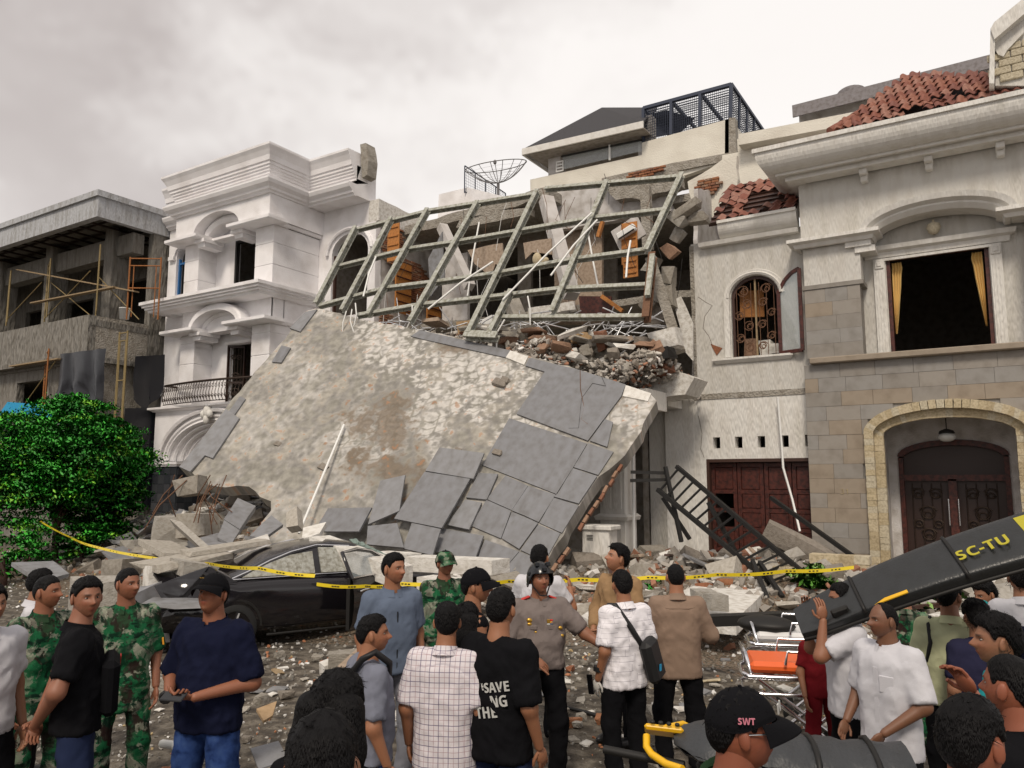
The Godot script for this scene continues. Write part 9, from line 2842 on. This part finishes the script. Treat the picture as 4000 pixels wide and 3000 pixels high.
func street_things() -> void:
	mat("orange_vinyl", g3(0.78, 0.13, 0.025), 0.4)
	mat("white_vinyl", g3(0.7, 0.7, 0.7), 0.45)
	mat("lid_black", g3(0.022, 0.024, 0.026), 0.34, 0, M["soft"], 0.8, M["rough_n"], 0.12)
	mat("yellow_print", g3(0.42, 0.37, 0.02), 0.5)
	mat("yellow_plastic", g3(0.80, 0.45, 0.01), 0.35)
	mat("bag_grey", g3(0.035, 0.038, 0.042), 0.5, 0, null, 1, M["rough_n"], 0.25)
	ribbon([P3(-19.81, 1.4, -9.98), P3(-17.15, 1.16, -9.29), P3(-15.24, 1.09, -8.72), P3(-11.94, 1.11, -7.85), P3(-9.78, 1.19, -7.31), P3(-8.04, 1.28, -6.76), P3(-7.36, 1.2, -7.06)], 0.045, "yellow barrier tape sagging from the trees to the car")
	ribbon([P3(-7.49, 1.07, -7.22), P3(-6.89, 1.06, -7.48), P3(-6.24, 1.14, -7.42), P3(-5.5, 1.19, -7.64), P3(-4.98, 1.21, -7.85), P3(-4.29, 1.23, -8.29), P3(-3.64, 1.24, -8.82), P3(-3, 1.25, -9.45), P3(-2.34, 1.27, -10.11), P3(-1.7, 1.27, -10.98)], 0.045, "yellow barrier tape stretched across from car to gate post")
	stretcher("wheeled stretcher with orange mattress beside the white shirts", P3(-2.08, 0, -7.2), P3(-1.08, 0, -7.59), 0.80, M["orange_vinyl"])
	stretcher("wheeled stretcher with white mattress behind the orange one", P3(-2.33, 0, -8.34), P3(-1.24, 0, -8.79), 0.84, M["white_vinyl"])
	single("black_pillow", MB.new().ball(P3(-2.17, 0.91, -8.38), P3(0.3, 0.09, 0.22)), M["iron"], "black pillow on the white stretcher's head end", "pillow")
	# long black lid carried overhead
	var a: Vector3 = P3(-1.32, 1.38, -5.96)
	var b: Vector3 = P3(0.32, 2.09, -6.29)
	var ax := (b - a).normalized()
	var sd := ax.cross(Vector3.UP).normalized()
	var up := sd.cross(ax)
	var toc := -P3(-0.5329, 0, -0.8462)
	if sd.dot(toc) < 0:
		sd = -sd
	# the shell leans towards the camera
	var lean := 0.58
	var u2 := (up * cos(lean) + sd * sin(lean)).normalized()
	var s2 := ax.cross(u2).normalized()
	if s2.dot(toc) < 0:
		s2 = -s2
	var lid := thing("stretcher_cover", "long black moulded stretcher cover with yellow lettering carried overhead", "stretcher cover", P3(a.x, a.y, a.z))
	var l := a.distance_to(b)
	var rows := []
	var low := []
	for i in 25:
		var u := i / 24.0
		var w := 0.13 + 0.10 * sqrt(u)
		var hh := 0.05 * minf(1.0, 0.12 + u * 2.4)
		var line := []
		var c := a + ax * l * u + u2 * 0.05 * sin(PI * u)
		line.append(c + s2 * w - u2 * 0.05)
		for k in 13:
			var q := PI * k / 12.0
			var rx := cos(q)
			line.append(c + s2 * w * signf(rx) * pow(absf(rx), 0.5) + u2 * hh * pow(sin(q), 0.5))
		line.append(c - s2 * w - u2 * 0.05)
		rows.append(line)
	var flip: bool = (rows[1][4] - rows[0][4]).cross(rows[0][5] - rows[0][4]).dot(u2) > 0
	part("shell", MB.new().grid(rows, flip), M["lid_black"], lid)
	part("rim", MB.new().tube(rows.map(func(q): return q[0]), 0.016, 5), M["iron"], lid)
	part("rim", MB.new().tube(rows.map(func(q): return q[14]), 0.016, 5), M["iron"], lid)
	part("tip", MB.new().plate([rows[0][0], rows[0][3], rows[0][7], rows[0][11], rows[0][14]], ax * 0.01), M["lid_black"], lid)
	for i in [6, 15]:
		part("strap", MB.new().tube(range(1, 14).map(func(k): return rows[i][k] + u2 * 0.008), 0.014, 5), M["iron"], lid)
	var lb := Basis(ax, -s2, u2).orthonormalized()
	if lb.determinant() < 0:
		lb.z = -lb.z
	words(lid, "lettering", "SC-TU", 0.125, Transform3D(lb, a + ax * l * 0.72 + s2 * 0.05 + u2 * 0.108 - lid.position), M["yellow_print"], 0.0, 0.005)
	part("yellow_band", MB.new().plate([rows[21][5] + u2 * 0.006, rows[22][5] + u2 * 0.006, rows[22][9] + u2 * 0.006, rows[21][9] + u2 * 0.006], u2 * -0.008), M["yellow_print"], lid)
	part("yellow_pad", MB.new().plate([rows[7][3] + s2 * 0.02 + u2 * 0.018, rows[10][3] + s2 * 0.02 + u2 * 0.018, rows[10][4] + s2 * 0.02 + u2 * 0.02, rows[8][4] + s2 * 0.02 + u2 * 0.02], u2 * -0.008), M["yellow_plastic"], lid)
	part("buckle", MB.new().bevel_box(rows[4][5] + u2 * 0.01, P3(0.12, 0.04, 0.08), 0.012, lb), M["iron"], lid)
	# black bag on a yellow scoop
	var g0: Vector3 = P3(-1.53, 1.06, -4)
	var g1: Vector3 = P3(-0.49, 0.99, -4.42)
	var gx := (g1 - g0).normalized()
	var gz := gx.cross(Vector3.UP).normalized()
	var bag := thing("grey_bag", "long dark grey bag strapped on a stretcher in front", "bag", P3(g0.x, g0.y - 0.15, g0.z))
	var br := []
	for i in 21:
		var u := i / 20.0
		var w := 0.27 * sqrt(clampf(u * 8.0, 0.05, 1.0)) * (1.0 - 0.25 * u)
		var hh := 0.095 * sqrt(clampf(u * 6.0, 0.1, 1.0)) * (1.0 + 0.15 * sin(u * 7.0))
		var line := []
		for k in 17:
			var q := TAU * k / 16.0
			line.append(g0.lerp(g1, u) + gz * w * cos(q) + Vector3.UP * (hh * sin(q) * (1.0 if sin(q) > 0 else 0.5)) + Vector3.UP * 0.01 * sin(u * 40.0 + k))
		br.append(line)
	part("bag", MB.new().grid(br, true), M["bag_grey"], bag)
	for u in [0.35, 0.62, 0.85]:
		var i := int(u * 20)
		part("strap", MB.new().tube(br[i].map(func(p): return p + Vector3.UP * 0.004), 0.016, 5), M["iron"], bag)
	var sc := thing("yellow_scoop", "yellow plastic scoop stretcher head under the grey bag", "stretcher", g0 - P3(0, 0.2, 0))
	part("head_plate", MB.new().bevel_box(P3(-1.59, 1.09, -4.02), P3(0.2, 0.03, 0.14), 0.012, Basis(gx, Vector3.UP, -gz) * Basis(Vector3.RIGHT, 0.5)), M["yellow_plastic"], sc)
	for k in 4:
		part("knob", MB.new().ball(P3(-1.62, 1.13, -3.94) + gx * k * 0.042 + P3(0, 0.02, 0), P3(0.014, 0.01, 0.014), Basis.IDENTITY, 5, 8), M["iron"], sc)
	part("handle", MB.new().tube([P3(-1.65, 1.08, -3.93), P3(-1.63, 1.04, -3.88), P3(-1.59, 1.02, -3.85), P3(-1.49, 1.01, -3.79), P3(-1.39, 1.02, -3.74)], 0.019, 8), M["yellow_plastic"], sc)
	part("handle", MB.new().tube([P3(-1.6, 1.09, -4.08), P3(-1.56, 1.08, -4.22), P3(-1.51, 1.05, -4.25)], 0.016, 8), M["yellow_plastic"], sc)
	part("pole", MB.new().tube([P3(-1.88, 0.98, -3.9), P3(-1.45, 0.97, -3.93)], 0.022, 7), M["iron"], sc)
	# fallen black railing
	var rail := thing("fallen_railing", "black metal railing fallen aslant before the garage doors", "railing", P3(-4.8, 0.3, -14.5))
	var r0: Vector3 = P3(-5.45, 2.65, -14.77)
	var r1: Vector3 = P3(-2.97, 0.83, -13.97)
	var s0: Vector3 = P3(-5.7, 2.2, -14.37)
	var s1: Vector3 = P3(-3.39, 0.65, -13.58)
	part("rail", MB.new().bar(r0, r1, 0.075, 0.075), M["iron"], rail)
	part("rail", MB.new().bar(s0, s1, 0.075, 0.075), M["iron"], rail)
	for k in 15:
		var u := 0.02 + k / 14.0 * 0.96
		part("rung", MB.new().bar(r0.lerp(r1, u), s0.lerp(s1, u), 0.035, 0.035), M["iron"], rail)
	for q in [[P3(-5.6, 2.64, -14.55), P3(-5.19, 1.23, -14.22)], [P3(-5.62, 2.04, -14.43), P3(-5.09, 1.27, -14.4)], [P3(-6.3, 2.54, -14.47), P3(-5.62, 2.52, -14.66)], [P3(-6.31, 2.37, -14.46), P3(-5.62, 2.39, -14.66)], [P3(-3.64, 0.98, -13.78), P3(-3.08, 0.54, -12.95)], [P3(-3.74, 1.01, -13.71), P3(-3.27, 0.47, -12.83)], [P3(-4.68, 1.97, -14.31), P3(-4.15, 1.08, -14.17)]]:
		part("post", MB.new().bar(q[0], q[1], 0.065, 0.065), M["iron"], rail)
	single("iron_bar", MB.new().bar(P3(-3.92, 2.04, -15.85), P3(-2.28, 0.99, -15.11), 0.07, 0.07), M["iron"], "long black iron bar leaning against the stone wall", "bar")
	single("dangling_strap", MB.new().tube([P3(-4.46, 4.36, -19.1), P3(-4.42, 3.33, -19.1), P3(-4.38, 2.67, -19), P3(-4.18, 1.92, -18.9), P3(-3.98, 1.22, -18.6)], 0.03, 5), M["white_plastic"], "white pipe dangling in front of the garage doors", "pipe")
	single("black_beam", MB.new().bar(P3(-3.28, 0.7, -9.28), P3(-2.12, 0.82, -9.54), 0.2, 0.12), M["iron"], "charred black beam lying behind the stretchers", "beam")
	# meter cabinet, gate posts
	var cb := thing("meter_cabinet", "pale grey meter cabinet below the slab's right edge", "cabinet", P3(-6.92, 0, -14.14))
	var cc := P3(-6.92, 0, -14.14)
	part("cabinet", MB.new().bevel_box(cc + P3(0, 0.75, -0.15), P3(0.6, 1.3, 0.4), 0.02), M["trim_paint"], cb)
	part("cap", MB.new().bevel_box(cc + P3(0, 1.44, -0.15), P3(0.72, 0.1, 0.5), 0.02), M["trim_paint"], cb)
	part("base", MB.new().bevel_box(cc + P3(0, 0.06, -0.15), P3(0.68, 0.14, 0.48), 0.02), M["concrete"], cb)
	for k in 4:
		part("louvre", MB.new().box(cc + P3(-0.12, 1.2 + k * 0.03, 0.055), P3(0.14, 0.012, 0.01)), M["iron"], cb)
	var gp := thing("stone_gate_post", "low pale split stone gate post beside the pale shrub", "gate post", P3(-3.28, 0, -14.05))
	var gc := P3(-3.28, 0, -14.05)
	var r := RandomNumberGenerator.new()
	r.seed = 5
	for j in 7:
		part("stone", MB.new().rock(gc + P3(0, 0.07 + j * 0.13, 0), P3(0.36, 0.13, 0.36), Basis.IDENTITY, r, 0.08), M["trim_stone%d" % (3 if j % 2 else 1)], gp)
	var gw := thing("stone_garden_wall", "pale split stone garden wall piece below the iron bar", "wall", P3(-2.47, 0.78, -14.52) * P3(1, 0, 1))
	var wc := P3(-2.47, 0.9, -14.52)
	for j in 3:
		for i in 4:
			part("stone", MB.new().rock(P3(wc.x - 0.35 + i * 0.24, wc.y - 0.12 + j * 0.13, wc.z), P3(0.25, 0.14, 0.3), Basis.IDENTITY, r, 0.1), M["trim_stone%d" % r.randi_range(1, 3)], gw)
	part("wall_core", MB.new().bounds(wc.x - 0.42, wc.x + 0.42, 0, wc.y + 0.12, wc.z - 0.25, wc.z - 0.02), M["concrete"], gw)
	part("wall_core", MB.new().bounds(wc.x - 0.42, wc.x + 0.42, 0, wc.y - 0.2, wc.z - 0.02, wc.z + 0.1), M["concrete"], gw)
	single("blue_tarp_roof", MB.new().plate([P3(-26.38, 4.26, -11.75), P3(-26.1, 4.79, -11.93), P3(-25.74, 4.18, -12.15)], P3(0, 0, -1.5)), M["tarp_blue"], "bright blue pointed tarpaulin above the trees at left edge", "tarpaulin")
	single("bent_white_pipe", MB.new().tube([P3(-5.3, 0.49, -3.64), P3(-5.13, 0.51, -3.63), P3(-4.82, 0.51, -3.46)], 0.03, 7), M["white_plastic"], "bent white pipe on the street beside the jeans", "pipe")
	single("black_cable", MB.new().tube([P3(-4.1, 0.03, -7.46), P3(-3.74, 0.03, -7.4), P3(-3.37, 0.03, -7.27), P3(-3.1, 0.03, -7.31)], 0.02, 6), M["iron"], "black cable lying on the street behind the officer", "cable")
